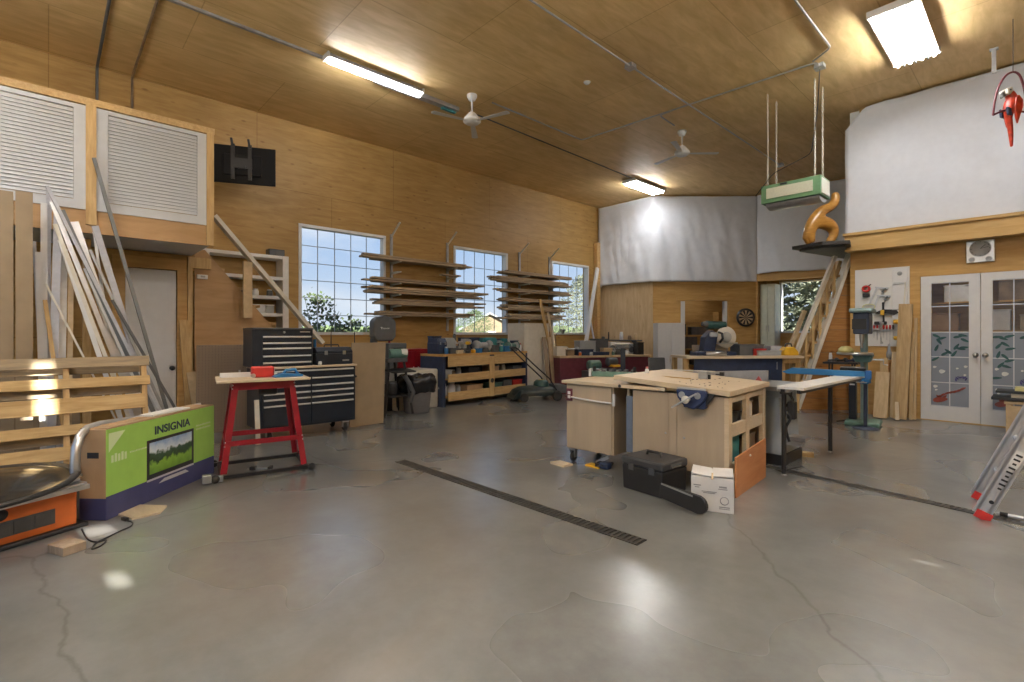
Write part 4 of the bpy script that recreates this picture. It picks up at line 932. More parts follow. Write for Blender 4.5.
# wire carrier standing behind
t = thing('wire_carrier', 'thin black wire frame standing behind the small tool box', 'wire frame', (-6.68, OX(343, 340, -6.68).y, zu), PI/2)
a_ = OX(332, 331, -6.68); b_ = OX(355.5, 331, -6.68); hw = (b_.y-a_.y)/2
MB().tube([(-hw, 0, 0), (-hw, 0, a_.z-zu), (hw, 0, a_.z-zu), (hw, 0, 0)], .008, 6).build('frame', m_black, t)
MB().tube([(-hw, 0, .2), (hw, 0, .2)], .006, 6).build('cross_bar', m_black, t)
# white post leaning at the cabinet's left
lean('wood_batten', 'short pale batten standing at the left end of the wide cabinet', (256.5, 400), (258, 442), -6.08, -6.06, .05, .02, m_cream, zb=.01)
# fibreboard sheet right of the cabinet
v0, v1 = OX(354, 342, -6.22), OX(388, 342, -6.22)
o = MB().box((0, 0, v0.z/2-.01), (v1.y-v0.y, .02, v0.z-.02)).build('fibreboard_sheet', m_mdf); o.location = (-6.36, (v0.y+v1.y)/2, .01); o.rotation_euler = (.06, 0, PI/2); tag(o, 'grey-brown fibreboard sheet standing right of the tool cabinet', 'board')
# ---------------- red router stand
F1, F2, B1, B2 = FL(221, 484), FL(308, 472), FL(217, 467), FL(296.5, 455.5)
c0 = (F1+F2+B1+B2)/4; c0.z = 0; ar = math.atan2(F2.y-F1.y, F2.x-F1.x)
rs = thing('red_router_stand', 'red steel stand with splayed legs and a small board on top', 'stand', c0, ar)
hwF, hd = (F2-F1).length/2, .27; zt = .83; k = .80
legs = []
for sx_ in (-1, 1):
    for sy_ in (-1, 1):
        b = Vector((sx_*hwF, sy_*hd, .06)); tp = Vector((sx_*hwF*.72, sy_*hd*.72, zt)); legs.append((b, tp))
        l = MB(); z = (tp-b).normalized(); 
        l.beam(b+Vector((-sx_*.022, 0, 0)), tp+Vector((-sx_*.022, 0, 0)), .05, .005, (0, 1, 0)); 
        l.beam(b+Vector((0, -sy_*.022, 0)), tp+Vector((0, -sy_*.022, 0)), .05, .005, (1, 0, 0)); lo = l.build('leg', m_red, rs)
def at_z(leg, z): b, tp = leg; return b+(tp-b)*((z-b.z)/(tp.z-b.z))
for i, j in ((0, 2), (1, 3), (0, 1), (2, 3)):
    p, q = at_z(legs[i], .31), at_z(legs[j], .31); MB().beam(p, q, .006, .045, (0, 0, 1)).build('lower_brace', m_red, rs)
    p, q = at_z(legs[i], zt-.03), at_z(legs[j], zt-.03); MB().beam(p, q, .006, .07, (0, 0, 1)).build('top_rail', m_red, rs)
bt = MB()
for i in (0, 2):
    for z in (.29, .325, zt-.02, zt-.05):
        q = at_z(legs[i], z); MB().ball(q+Vector((0, -.006, 0)), .007, 8).build('bolt', m_steel, rs)
MB().box((0, 0, zt+.018), (hwF*2.18, .56, .022), bev=.003).build('top_board', m_maple, rs)
for sy_ in (-1, 1):
    MB().beam((-hwF-.06, sy_*hd, .035), (hwF+.04, sy_*hd, .035), .035, .03).build('mobile_base_rail', m_blackm, rs)
    for sx_ in (-1, 1): MB().lathe([(0, -.015), (.03, -.015), (.035, 0), (.03, .015), (0, .015)], (sx_*(hwF+.04), sy_*(hd+.03), .035), 14, 'Y').build('wheel', m_rubber, rs)
for sx_ in (-1, 1): MB().box((sx_*(hwF), 0, .035), (.03, 2*hd, .02)).build('mobile_base_rail', m_blackm, rs)
MB().box((-hwF+.0, -hd, .03), (.04, .05, .05), bev=.005).build('foot', m_galv, rs); MB().box((-hwF-.1, -hd-.02, .045), (.07, .06, .07), bev=.008).build('lever', m_galv, rs)
MB().box((.05, .06, zt-.08), (.16, .16, .12), bev=.02).build('switch_box', m_black, rs)
def on(parent, p): return parent.matrix_world @ Vector(p) if False else Matrix.Translation(parent.location) @ Matrix.Rotation(parent.rotation_euler.z, 4, 'Z') @ Vector(p)
zt2 = zt+.0295
t = thing('router_fence', 'low white fence lying on the red stand board', 'fence', on(rs, (-.09, .08, zt2)), ar)
MB().box((-.08, 0, .022), (.34, .03, .044), bev=.003).build('face', m_white, t); MB().box((.12, .02, .012), (.22, .05, .024)).build('base', m_white, t)
for x in (-.09, .2): MB().cyl((x, .02, .0), (x, .02, .065), .008).build('clamp_screw', m_steel, t)
t = thing('router_motor', 'red plastic router housing on the red stand', 'router', on(rs, (.0, -.02, zt2)), ar)
MB().box((0, 0, .05), (.19, .12, .10), bev=.015).build('housing', m_redd, t); MB().box((.02, -.03, .088), (.1, .05, .03), bev=.01).build('cap', m_redd, t); MB().cyl((-.08, -.07, .02), (-.08, -.02, .02), .02).build('chuck', m_steel, t)
t = thing('push_block', 'bright blue push block lying on the red stand board', 'push block', on(rs, (.2, -.1, zt2)), ar+.2)
MB().prism([(-.12, 0), (.13, 0), (.13, .02), (-.06, .035), (-.12, .01)], -.05, .05, 'Y').build('base', m_bblue, t, bev=.004)
MB().tube([(-.04, 0, .02), (-.01, 0, .06), (.07, 0, .065), (.1, 0, .02)], .015).build('handle', m_bblue, t)
t = thing('hand_tool_on_floor', 'small black clamp lying on the floor beneath the red stand', 'clamp', on(rs, (-.03, -.02, 0)), ar-.4)
MB().beam((-.1, 0, .012), (.1, 0, .012), .015, .012).build('bar', m_steel, t); MB().box((.1, 0, .015), (.03, .07, .03), bev=.004).build('jaw', m_black, t); MB().box((-.05, 0, .018), (.05, .05, .03), bev=.004).build('jaw', m_black, t)
# ================================================================ LEFT WALL: lumber racks, machines, shelf bench, mower
YL = XL
def rack(label, ys, ztop, levs, ob):
    for k, y in enumerate(ys):
        t = thing('rack_upright', label[k], 'rack', (XL, y, 0))
        MB().bb((.0, -.025, min(levs)-.25), (.03, .025, ztop)).build('rail', m_galv, t)
        for z in levs: MB().prism([(.03, z-.012), (.36, z+.004), (.36, z+.022), (.03, z+.03)], -.02, .02, 'Y').build('bracket', m_cream, t)
        MB().beam((.02, 0, ztop-.05), (.34, .0, ztop+.18), .03, .02).build('bracket', m_cream, t)
lv1 = [OX(400, y, XL+.2).z for y in (263.5, 273.5, 285, 296, 307, 317.5)]
ZT = OX(391, 236, XL).z
rack(['steel rack upright left of the first lumber stack', 'steel rack upright beside the middle window'], [yl(391), yl(447)], OX(447, 243, XL).z, lv1, 0)
rack(['steel rack upright carrying the second lumber stack', 'steel rack upright beside the third window'], [yl(519), yl(549)], OX(549, 257, XL).z, [z+.0 for z in lv1], 0)
R = random.Random(11)
def boards(level, z, x0, x1, n, grp, word):
    """n boards on one level; x0/x1 in picture px of their ends"""
    Xr = XL+.24
    yA, yB = OX(x0, 300, Xr).y, OX(x1, 300, Xr).y; zz = z+.032; depth = 0; k = 0
    names = ['front', 'second', 'third', 'rear']
    for i in range(n):
        lay, row = divmod(i, 2); w = .13+.04*R.random(); th = .026+.014*R.random()
        e0, e1 = (0 if i == 0 else R.random()*.35), (0 if i == n-1 else R.random()*.35)
        a = yA+e0; b = yB-e1; xx = XL+.345-w/2-row*.17; z_ = zz+lay*.042+.001
        o = MB().box((0, 0, th/2), (w, b-a, th)).build('lumber_board', R.choice([m_greyy, m_greyy2, m_greyy])); o.location = (xx, (a+b)/2, z_); o.rotation_euler = (0, 0, R.uniform(-.012, .012))
        lab = ('%s board of the %s level of the %s rack' % (['outer', 'inner', 'upper outer', 'upper inner', 'topmost outer', 'topmost inner'][i], word, grp))
        tag(o, lab+', lying on steel brackets', 'board', 'boards stored on the '+grp+' rack')
for (li, x0, x1, n, w) in ((0, 360, 474, 4, 'top'), (2, 362, 481, 3, 'third'), (3, 364, 486, 6, 'fourth'), (4, 373, 483, 6, 'fifth'), (5, 364, 474, 4, 'lowest')):
    boards(li, lv1[li], x0, x1, n, 'left-hand lumber', w)
boards(1, lv1[1], 440, 458, 1, 'left-hand lumber', 'second')
for (li, x0, x1, n, w) in ((1, 491, 571, 6, 'second'), (2, 498, 572, 4, 'third'), (3, 498, 572, 4, 'fourth'), (4, 499, 566, 5, 'fifth'), (5, 499, 563, 5, 'lowest')):
    boards(li, lv1[li], x0, x1, n, 'right-hand lumber', w)
boards(0, lv1[0]-.0, 499, 569, 3, 'right-hand lumber', 'top')
# wall counter with red cabinet under it
y0, y1 = OX(396, 350, -8.05).y, OX(452, 350, -8.05).y
zt = OX(420, 350, -8.05).z
t = thing('side_counter', 'white edged counter along the wall over a red cabinet', 'counter', (-8.05, (y0+y1)/2, 0), PI/2); w = y1-y0
MB().box((0, .25, zt-.02), (w+1.6, .52, .045), bev=.004).build('counter_top', m_whiteg, t)
MB().box((0, .25, zt-.06), (w+1.6, .48, .03)).build('apron', m_grayp, t)
for x in (-w/2-.7, w/2+.7): MB().box((x, .25, (zt-.075)/2), (.05, .45, zt-.075)).build('support_panel', m_wallx, t)
y2, y3 = OX(398, 360, -7.95).y, OX(432, 360, -7.95).y
t = thing('red_cabinet', 'red steel cabinet under the white wall counter', 'cabinet', (-7.95, (y2+y3)/2, 0), PI/2)
MB().box((0, .22, .5), (y3-y2, .42, .96), bev=.01).build('body', m_red, t)
for s_ in (-1, 1): d = MB().box((s_*(y3-y2)/4, .0, .5), ((y3-y2)/2-.02, .02, .88), bev=.004).build('door', m_red, t); MB().box((s_*.05, -.02, .6), (.015, .02, .12)).build('handle', m_steel, d)
# white box shaped cabinet
Xw = -7.15; a_, b_ = OX(397, 390, Xw).y, OX(443.5, 390, Xw).y; zt = OX(443, 368.5, Xw).z
t = thing('white_cabinet', 'low white cabinet standing behind the bin with the black bag', 'cabinet', (Xw, (a_+b_)/2, 0), PI/2)
MB().box((0, .28, zt/2), (b_-a_, .55, zt), bev=.025).build('body', m_cream, t)
MB().box((-.12, -.004, zt/2), (b_-a_-.5, .01, zt-.12), bev=.003).build('door', m_whiteg, t); MB().box((.08, -.012, zt*.7), (.02, .015, .12)).build('handle', m_grayp, t)
MB().cyl(((b_-a_)/2-.12, -.01, .33), ((b_-a_)/2-.05, -.06, .30), .02).build('spout', m_grayp, t)
# waste bin with bag
pb = FL(418, 413); pb = pb+Vector((-.10, .04, 0)); t = thing('waste_bin', 'grey waste bin lined with a shiny black bag', 'bin', pb)
MB().lathe([(0, 0), (.19, 0), (.20, .02), (.245, .46), (.25, .50), (.235, .50), (.19, .04), (0, .04)], n=32).build('bin_body', m_bin, t)
vs = []; n = 48; prof = [(.215, .44), (.25, .40), (.275, .36), (.285, .30), (.272, .30), (.285, .40), (.292, .48), (.30, .54), (.285, .585), (.25, .59), (.18, .57), (0, .53)]
prof = [(.256, .33), (.285, .34), (.30, .42), (.305, .50), (.295, .56), (.26, .60), (.20, .60), (.12, .57), (0, .54)]
for i, (r, z) in enumerate(prof):
    for k in range(n):
        a = 2*PI*k/n; q = .022*noise.noise(Vector((math.cos(a)*4, math.sin(a)*4, z*7)))+.010*math.sin(a*13+z*20)
        vs.append(((r+q)*math.cos(a), (r+q)*math.sin(a), z+.05*noise.noise(Vector((math.cos(a)*2.2, math.sin(a)*2.2, 3)))))
MB().add(vs, [(i*n+k, i*n+(k+1) % n, (i+1)*n+(k+1) % n, (i+1)*n+k) for i in range(len(prof)-1) for k in range(n)], True).build('bag', m_bag, t)
# grey domed machine (band saw guard) rising behind the sheet
ps_ = OX(383, 345, -7.5)
t = thing('band_saw', 'grey band saw with a rounded upper wheel guard behind the fibreboard', 'band saw', (-7.5, ps_.y, 0), PI/2)
zc1, zc0 = OX(383, 316, -7.5).z, OX(383, 341, -7.5).z; r_ = .20
out = []
for k in range(25):
    a = PI*k/24; out.append((r_*math.cos(a)*1.0, (zc1-r_*.62)+r_*.62*math.sin(a)))
out += [(-r_, zc0+.07), (-r_*.7, zc0), (r_*.7, zc0), (r_, zc0+.07)]
MB().prism(out, -.08, .10, 'Y').build('wheel_guard', m_darkg, t, bev=.02)
lg = MB(); zz_ = (zc1+zc0)/2+.01
lg.box((-.07, -.082, zz_+.008), (.035, .003, .008)).box((-.07, -.082, zz_-.006), (.008, .003, .03))
for k in range(5): lg.lathe([(.007, -.082), (.011, -.082), (.011, -.080), (.007, -.080)], (-.042+k*.026, 0, zz_-.010), 10, 'Y')
lg.build('emblem', m_white, t)
MB().box((-.14, .05, (zc0+.95)/2+.02), (.08, .10, zc0-.9)).build('frame', m_darkg, t)
MB().cyl((.13, .02, 1.0), (.13, .02, zc0+.02), .02).build('blade_guard', m_red, t)
MB().box((.0, .0, .98), (.46, .42, .03), bev=.004).build('table', m_steel, t)
MB().prism([(-.2, .45), (.2, .45), (.22, .93), (-.22, .93)], -.1, .14, 'Y').build('lower_guard', m_darkg, t); MB().box((0, 0, .225), (.45, .40, .45), bev=.01).build('stand', m_black, t)
# grey-green dust extractor / planer beside it
pp = OX(394, 400, -6.85); t = thing('thickness_planer', 'black and green machine on a stand between the fibreboard and the bin', 'planer', (-6.95, pp.y+.02, 0), PI/2)
MB().box((0, 0, .86), (.34, .38, .07), bev=.01).box((0, 0, 1.08), (.32, .36, .08), bev=.015).build('body', m_darkg, t)
MB().cyl((-.15, -.16, .96), (.15, -.16, .96), .075, None, 20).build('roller_cover', m_green, t)
MB().cyl((.05, -.19, .98), (.14, -.21, .98), .05, None, 16).build('motor', m_whiteg, t)
for s_ in (-1, 1): MB().box((s_*.14, 0, .97), (.03, .34, .16)).build('column', m_darkg, t)
for sx_ in (-1, 1):
    for sy_ in (-1, 1): MB().beam((sx_*.24, sy_*.22, .02), (sx_*.13, sy_*.14, .83), .035, .035).build('leg', m_black, t)
MB().box((.02, -.2, .70), (.40, .30, .02), rx=.1).build('outfeed_table', m_black, t); MB().box((0, 0, .30), (.4, .36, .03)).build('shelf', m_black, t)
MB().tube([(.1, -.2, .62), (.16, -.25, .5), (.24, -.24, .35), (.2, -.2, .2)], .035, 10).build('hose', m_darkg, t)
jar('black canister on the lower shelf of the stand beside the bin', (-6.95+.05, pp.y+.0, .3165), .08, .2, m_black, m_darkg, nm='canister')
# ---------------- shelf bench
A_, B_ = Vector((-7.02, 4.93, 0)), Vector((-7.28, 7.22, 0)); d_ = (B_-A_); ab = math.atan2(d_.y, d_.x); Lb = d_.length
sbm = thing('shelf_bench', 'long navy sided bench with two open shelves of pine rails', 'bench', (A_+B_)/2, ab)
hB = .91; Db = .60
for x in (-Lb/2+.03, Lb/2-.03): MB().box((x, Db/2, hB/2-.02), (.06, Db, hB-.04)).build('side_panel', m_navyb, sbm)
MB().box((0, Db/2, hB-.02), (Lb, Db, .04)).build('bench_top', m_wallx, sbm); MB().box((0, Db-.01, hB/2), (Lb-.12, .02, hB-.1)).build('back_panel', m_navyb, sbm)
for z in (.16, .47): MB().box((0, Db/2, z), (Lb-.13, Db-.05, .02)).build('shelf', m_pinex, sbm)
MB().box((.08, .003, hB/2+.01), (.13, .03, hB-.15)).build('centre_post', m_pine, sbm)
for x0, x1 in ((-Lb/2+.12, .01), (.15, Lb/2-.07)):
    for z, h in ((hB-.13, .18), (.49, .14), (.17, .15)): MB().box(((x0+x1)/2, .0, z), (x1-x0-.004, .022, h)).build('rail', m_pinex, sbm)
MB().cyl((.08, -.016, .38), (.08, -.004, .38), .045, None, 16).build('knot_hole', m_black, sbm)
def onb(x, y, z): return on(sbm, (x, y, z))
def loc_item(nm, label, cat, x, y, z, rz=0, par=None, g=None): return thing(nm, label, cat, on(par, (x, y, z)), par.rotation_euler.z+rz, g)
# items on its shelves
cols = {'white': m_whiteg, 'dark': m_darkg, 'brown': m_brown, 'red': m_redd, 'grey': m_grayp, 'tan': m_card, 'black': m_black, 'green': m_green, 'yellow': m_yellow, 'blue': m_bblue, 'teal': m_teal}
low = [(-.98, 'jar', 'white', .09, .20, 'big white paint tub at the left end of the bottom shelf'), (-.76, 'jar', 'white', .075, .21, 'second white paint tub on the bottom shelf beside the first'), (-.60, 'jar', 'grey', .05, .17, 'small grey tin on the bottom shelf right of the white tubs'),
       (-.30, 'box', 'tan', .40, .14, 'wide cardboard box on the bottom shelf left of the centre post'), (.34, 'box', 'green', .22, .13, 'green case on the bottom shelf right of the centre post'), (.62, 'box', 'dark', .26, .17, 'dark case on the bottom shelf of the right bay'), (.93, 'box', 'red', .28, .15, 'red case at the right end of the bottom shelf')]
mid = [(-.98, 'box', 'grey', .2, .14, 'grey box at the left end of the middle shelf'), (-.72, 'jar', 'brown', .05, .13, 'brown tin on the middle shelf of the left bay'), (-.58, 'jar', 'grey', .05, .16, 'grey canister on the middle shelf of the left bay'), (-.32, 'box', 'black', .28, .16, 'black case on the middle shelf beside the centre post'),
       (.28, 'box', 'tan', .16, .14, 'small cardboard box on the middle shelf right of the post'), (.48, 'jar', 'black', .05, .17, 'black canister on the middle shelf of the right bay'), (.64, 'jar', 'white', .055, .16, 'white canister on the middle shelf of the right bay'), (.92, 'box', 'dark', .26, .12, 'flat dark case at the right end of the middle shelf')]
for z, lst in ((.171, low), (.481, mid)):
    for x, kd, c, w, h, lab in lst:
        p = onb(x, .22, z)
        if kd == 'jar': jar(lab, p, w, h, cols[c], m_white if c == 'white' else m_steel, nm='tub' if w > .07 else 'canister')
        else: binbox('storage_box', lab, p, w, .3, h, cols[c], ab)
# tools on top of the bench
def toolbox(label, par, x, y, z, w, d, h, m, rz=0, mh=m_black):
    t = loc_item('tool_box', label, 'tool box', x, y, z, rz, par)
    MB().box((0, 0, h*.35), (w, d, h*.7), bev=.006).build('body', m, t); MB().prism([(-d/2, h*.71), (d/2, h*.71), (d*.35, h), (-d*.35, h)], -w/2, w/2, 'X').build('lid', m, t, bev=.004)
    MB().tube([(-w*.22, 0, h), (-w*.2, 0, h+.03), (w*.2, 0, h+.03), (w*.22, 0, h)], .008).build('handle', mh, t)
    for s_ in (-1, 1): MB().box((s_*w*.28, -d/2-.004, h*.68), (.025, .01, .04)).build('latch', m_steel, t)
    return t
def grinder(label, par, x, y, z, m, rz=0, s=1.0):
    t = loc_item('bench_grinder', label, 'grinder', x, y, z, rz, par)
    MB().lathe([(0, -.10*s), (.05*s, -.10*s), (.06*s, -.08*s), (.06*s, .08*s), (.05*s, .10*s), (0, .10*s)], (0, 0, .13*s), 20, 'X').build('motor', m, t)
    for q in (-1, 1):
        MB().lathe([(0, -.018*s), (.085*s, -.018*s), (.09*s, 0), (.085*s, .018*s), (0, .018*s)], (q*.15*s, 0, .13*s), 24, 'X').build('grinding_wheel', m_grayp, t)
        MB().lathe([(.0, -.028*s), (.098*s, -.028*s), (.10*s, .0)], (q*.15*s+q*.03*s, 0, .13*s), 20, 'X').build('wheel_guard', m, t)
    MB().prism([(-.09*s, 0), (.09*s, 0), (.05*s, .09*s), (-.05*s, .09*s)], -.08*s, .08*s, 'Y').build('base', m_darkg, t); return t
def lathe_m(label, par, x, y, z, L_, m, rz=0):
    t = loc_item('wood_lathe', label, 'lathe', x, y, z, rz, par)
    for yy in (-.045, .045): MB().box((0, yy, .06), (L_, .03, .05)).build('bed_rail', m_darkg, t)
    MB().box((-L_/2+.08, 0, .02), (.12, .16, .04)).build('foot', m, t); MB().box((L_/2-.08, 0, .02), (.12, .16, .04)).build('foot', m, t)
    MB().prism([(-L_/2, .086), (-L_/2+.24, .086), (-L_/2+.22, .24), (-L_/2+.18, .28), (-L_/2+.02, .28), (-L_/2, .25)], -.08, .08, 'Y').build('headstock', m, t, bev=.008)
    MB().cyl((-L_/2+.22, 0, .20), (-L_/2+.29, 0, .20), .03).build('spindle', m_steel, t)
    MB().prism([(L_/2-.18, .086), (L_/2-.02, .086), (L_/2-.04, .26), (L_/2-.14, .26)], -.05, .05, 'Y').build('tailstock', m, t); MB().cyl((L_/2-.25, 0, .20), (L_/2+.03, 0, .20), .015).lathe([(0, 0), (.05, 0), (.05, .012), (0, .012)], (L_/2+.03, 0, .20), 16, 'X').build('quill', m_steel, t)
    MB().box((.0, -.03, .11), (.05, .14, .05)).box((0, -.09, .18), (.2, .015, .03)).cyl((0, -.09, .1), (0, -.09, .17), .012).build('tool_rest', m_steel, t); return t
def drill(label, par, x, y, z, m, rz=0, mb_=m_black):
    t = loc_item('cordless_drill', label, 'drill', x, y, z, rz, par)
    MB().box((0, 0, .025), (.10, .07, .05), bev=.008).build('battery', mb_, t); MB().beam((.0, 0, .05), (.015, 0, .16), .04, .035).build('grip', mb_, t)
    MB().lathe([(0, -.09), (.028, -.09), (.033, -.07), (.033, .06), (.022, .08), (.018, .12), (0, .13)], (.02, 0, .185), 16, 'X').build('motor_body', m, t); return t
Zt = hB+.001
toolbox('navy tool case standing at the left end of the shelf bench top', sbm, -1.02, .3, Zt, .2, .3, .27, m_navyb)
lathe_m('silver wood lathe on the left half of the shelf bench', sbm, -.58, .28, Zt, .62, m_grayp)
drill('yellow cordless drill lying in front of the lathe on the shelf bench', sbm, -.50, .06, Zt, m_yellow, .5)
binbox('tool_case', 'square navy case behind the centre of the shelf bench', onb(-.12, .42, Zt), .42, .16, .27, m_navyb, ab, 'case')
grinder('grey bench grinder at the centre of the shelf bench', sbm, .05, .2, Zt, m_grayp, 0, 1.0)
lathe_m('blue wood lathe on the right half of the shelf bench', sbm, .55, .3, Zt, .60, m_teal)
grinder('green bench grinder near the right end of the shelf bench', sbm, .82, .12, Zt, m_green, .1, .85)
binbox('tool_case', 'blue case at the right end of the shelf bench top', onb(1.02, .35, Zt), .2, .26, .20, m_navyb, ab, 'case')
jar('small white bottle at the right end of the shelf bench', onb(1.02, .1, Zt), .04, .15, m_white, m_redd, nm='bottle')
binbox('wood_block', 'little pale wooden box at the front edge of the shelf bench', onb(-.72, .05, Zt), .14, .07, .05, m_maple, ab, 'block')
can('tall dark bottle behind the left lathe on the shelf bench', onb(-.42, .5, Zt), .03, .34, m_darkg, m_black, 'bottle', 'bottle')
for x, y, kd, c, w, h, lab in ((-1.0, .08, 'jar', 'blue', .035, .12, 'blue tin at the far left front of the shelf bench top'), (-.86, .1, 'box', 'dark', .12, .09, 'dark small case left of the silver lathe on the shelf bench'), (-.30, .12, 'jar', 'yellow', .045, .07, 'yellow round tin at the front of the shelf bench near the lathe'),
        (-.22, .06, 'box', 'blue', .10, .07, 'small blue box at the front edge left of the grey grinder'), (.27, .1, 'box', 'dark', .14, .12, 'dark box right of the grey bench grinder'), (.42, .07, 'jar', 'teal', .04, .13, 'teal can at the front between the two grinders'), (.60, .1, 'box', 'blue', .16, .10, 'bright blue box before the blue lathe on the shelf bench'),
        (.33, .42, 'box', 'teal', .24, .26, 'teal machine case behind the centre right of the shelf bench'), (-.95, .45, 'box', 'dark', .2, .30, 'dark upright case behind the left end of the shelf bench'), (.72, .45, 'box', 'dark', .3, .24, 'dark case behind the blue lathe on the shelf bench')):
    p = onb(x, y, Zt)
    if kd == 'jar': jar(lab, p, w, h, cols[c], m_steel, nm='can')
    else: binbox('storage_box', lab, p, w, .1 if y < .2 else .14, h, m_navyb if (c == 'dark' and y > .3) else cols[c], ab)
# ---------------- lawn mower
pm = FL(533, 398); t = thing('lawn_mower', 'green and black lawn mower with folded handle before the shelf bench', 'lawn mower', (-6.66, 6.82, 0), math.radians(66))
deck = MB(); n = 28; prof = [(1.0, .10), (1.03, .13), (.98, .20), (.75, .25), (.4, .27), (0, .28)]
vs = []
for r, z in prof:
    for k in range(n):
        a = 2*PI*k/n; c_, s_ = math.cos(a), math.sin(a); vs.append((.46*r*math.copysign(abs(c_)**.7, c_), .26*r*math.copysign(abs(s_)**.7, s_), z))
deck.add(vs, [(i*n+k, i*n+(k+1) % n, (i+1)*n+(k+1) % n, (i+1)*n+k) for i in range(len(prof)-1) for k in range(n)], True).build('deck', mat('mower_dark', (.018, .03, .03), .4), t)
MB().lathe([(0, .38), (.1, .38), (.14, .34), (.15, .26), (.15, .24)], (.12, 0, 0), 20).build('engine_cover', mat('dark_teal', (.02, .07, .065), .4, 0, .1), t); MB().box((.12, 0, .37), (.12, .06, .03), bev=.01).build('fuel_cap', m_yellow, t)
for sx_ in (-1, 1):
    for sy_ in (-1, 1): r_ = .10 if sx_ > 0 else .085; MB().lathe([(0, -.022), (r_*.6, -.02), (r_*.9, -.025), (r_, 0), (r_*.9, .025), (r_*.6, .02), (0, .022)], (sx_*.33, sy_*.29, r_), 22, 'Y').build('wheel', m_rubber, t)
MB().prism([(-.52, .05), (-.28, .05), (-.28, .22), (-.40, .20)], -.2, .2, 'Y').build('front_guard', mat('mower_dark', (.1, .1, .1)), t)
for s_ in (-1, 1): MB().tube([(.38, s_*.22, .16), (.2, s_*.22, .42), (-.12, s_*.2, .70), (-.42, s_*.19, .98)], .013).build('handle_tube', m_black, t)
MB().tube([(-.42, -.19, .98), (-.46, -.16, 1.01), (-.46, .16, 1.01), (-.42, .19, .98)], .013).build('handle_bar', m_black, t)
MB().prism([(.30, .14), (.62, .12), (.60, .28), (.32, .30)], -.18, .18, 'Y').build('grass_bag', m_darkg, t, bev=.02)
# tall white cabinet and boards leaning beside the mower
Xv = -7.35; a_, b_ = OX(524, 330, Xv).y, OX(549, 330, Xv).y; zt = OX(524, 323, Xv).z
t = thing('white_cabinet', 'tall white cabinet against the wall right of the shelf bench', 'cabinet', (Xv, (a_+b_)/2, 0), PI/2)
MB().box((0, .25, zt/2), (b_-a_, .5, zt), bev=.006).build('body', m_cream, t); MB().box((0, -.003, zt/2), (b_-a_-.02, .014, zt-.03)).build('door', m_cream, t); MB().box(((b_-a_)/2-.06, -.02, zt*.6), (.02, .02, .1)).build('handle', m_steel, t)
for k, (lab, tp, bt, w, m) in enumerate((('long pale board leaning high in front of the white cabinet', (540, 299), (557, 386), .07, m_pine), ('narrow whitish board leaning beside the long pale one', (548, 312), (560, 386), .05, m_maple),
        ('short brown plank leaning low against the white cabinet, left of two', (544, 337), (549, 387), .10, m_grey), ('short yellowish plank leaning low against the white cabinet, right of two', (549, 337), (555, 388), .12, m_tan), ('thin pale strip leaning against the white cabinet', (552, 325), (559, 388), .04, m_cream))):
    lean('leaning_board', lab, tp, bt, Xv+.05+.02*k, Xv+.16+.02*k, w, .02, m, zb=.012)
# yellow timber post and white pipes in the corner
o = MB().bb((XL+.02, YE-.22, 0), (XL+.14, YE-.08, OX(597, 243, XL+.08).z)).build('timber_post', m_piney); tag(o, 'yellowish timber post standing in the far corner beside the sheet', 'post')
v = OX(598, 268, XL+.3); lean('white_pipe', 'thick white pipe leaning in the corner by the third window', (597.5, 268), (587, 336), XL+.32, XL+.45, .10, .05, m_white, zb=.01)
lean('white_strip', 'thin white strip leaning beside the thick white pipe', (590, 318), (595, 345), XL+.22, XL+.3, .05, .02, m_vinyl, zb=.01)
# ================================================================ FAR END: clutter bench, tool room, saw bench, stair
# maroon bench along the end
A_, B_ = FL(556, 402), FL(653, 395)
A_ = DP(560, 394, 10.35); B_ = DP(650, 394, 11.1); A_.z = B_.z = 0
d_ = B_-A_; am = math.atan2(d_.y, d_.x); Lm = d_.length
mbn = thing('maroon_bench', 'dark maroon fronted workbench covered with tools before the end wall', 'bench', (A_+B_)/2, am)
hM = .80
MB().box((0, .02, hM/2-.02), (Lm, .04, hM-.05)).build('front_panel', m_maroon, mbn)
for s_ in (-1, 1): MB().box((s_*(Lm/2-.02), .4, hM/2-.02), (.04, .72, hM-.05)).build('side_panel', m_maroon, mbn)
MB().box((0, .38, hM-.02), (Lm+.04, .82, .04)).build('bench_top', m_tan, mbn); MB().box((0, .4, .3), (Lm-.1, .7, .02)).build('shelf', m_maroon, mbn)
Zm = hM+.001
def onm(px, y): # local x for picture column at the bench front
    t_ = (px-556)/(650-556); return (t_-.5)*Lm
def radio(label, par, x, y, z, w, h, m, cat='radio', nm='radio'):
    t = loc_item(nm, label, cat, x, y, z, 0, par)
    MB().box((0, 0, h/2), (w, .18, h), bev=.012).build('case', m, t)
    for s_ in (-1, 1): MB().lathe([(0, -.006), (h*.28, -.006), (h*.3, 0)], (s_*w*.3, -.09, h*.45), 16, 'Y').build('speaker_cone', m_darkg, t)
    MB().box((0, -.093, h*.6), (w*.22, .006, h*.3)).build('dial', m_steel, t); return t
def desklamp(label, par, x, y, z, m):
    t = loc_item('desk_lamp', label, 'lamp', x, y, z, 0, par)
    MB().lathe([(0, 0), (.08, 0), (.08, .015), (.02, .025), (0, .025)], n=18).build('base', m, t)
    MB().tube([(0, 0, .02), (-.02, 0, .25), (-.03, 0, .42), (.04, 0, .52), (.14, 0, .54)], .008).build('arm', m, t)
    MB().lathe([(.02, .0), (.03, .02), (.07, .10), (.065, .10), (.02, .02)], (.14, 0, .46), 16).build('shade', m, t); return t
desklamp('dark gooseneck lamp at the left end of the maroon bench', mbn, onm(567, 0)-.1, .5, Zm, m_darkg)
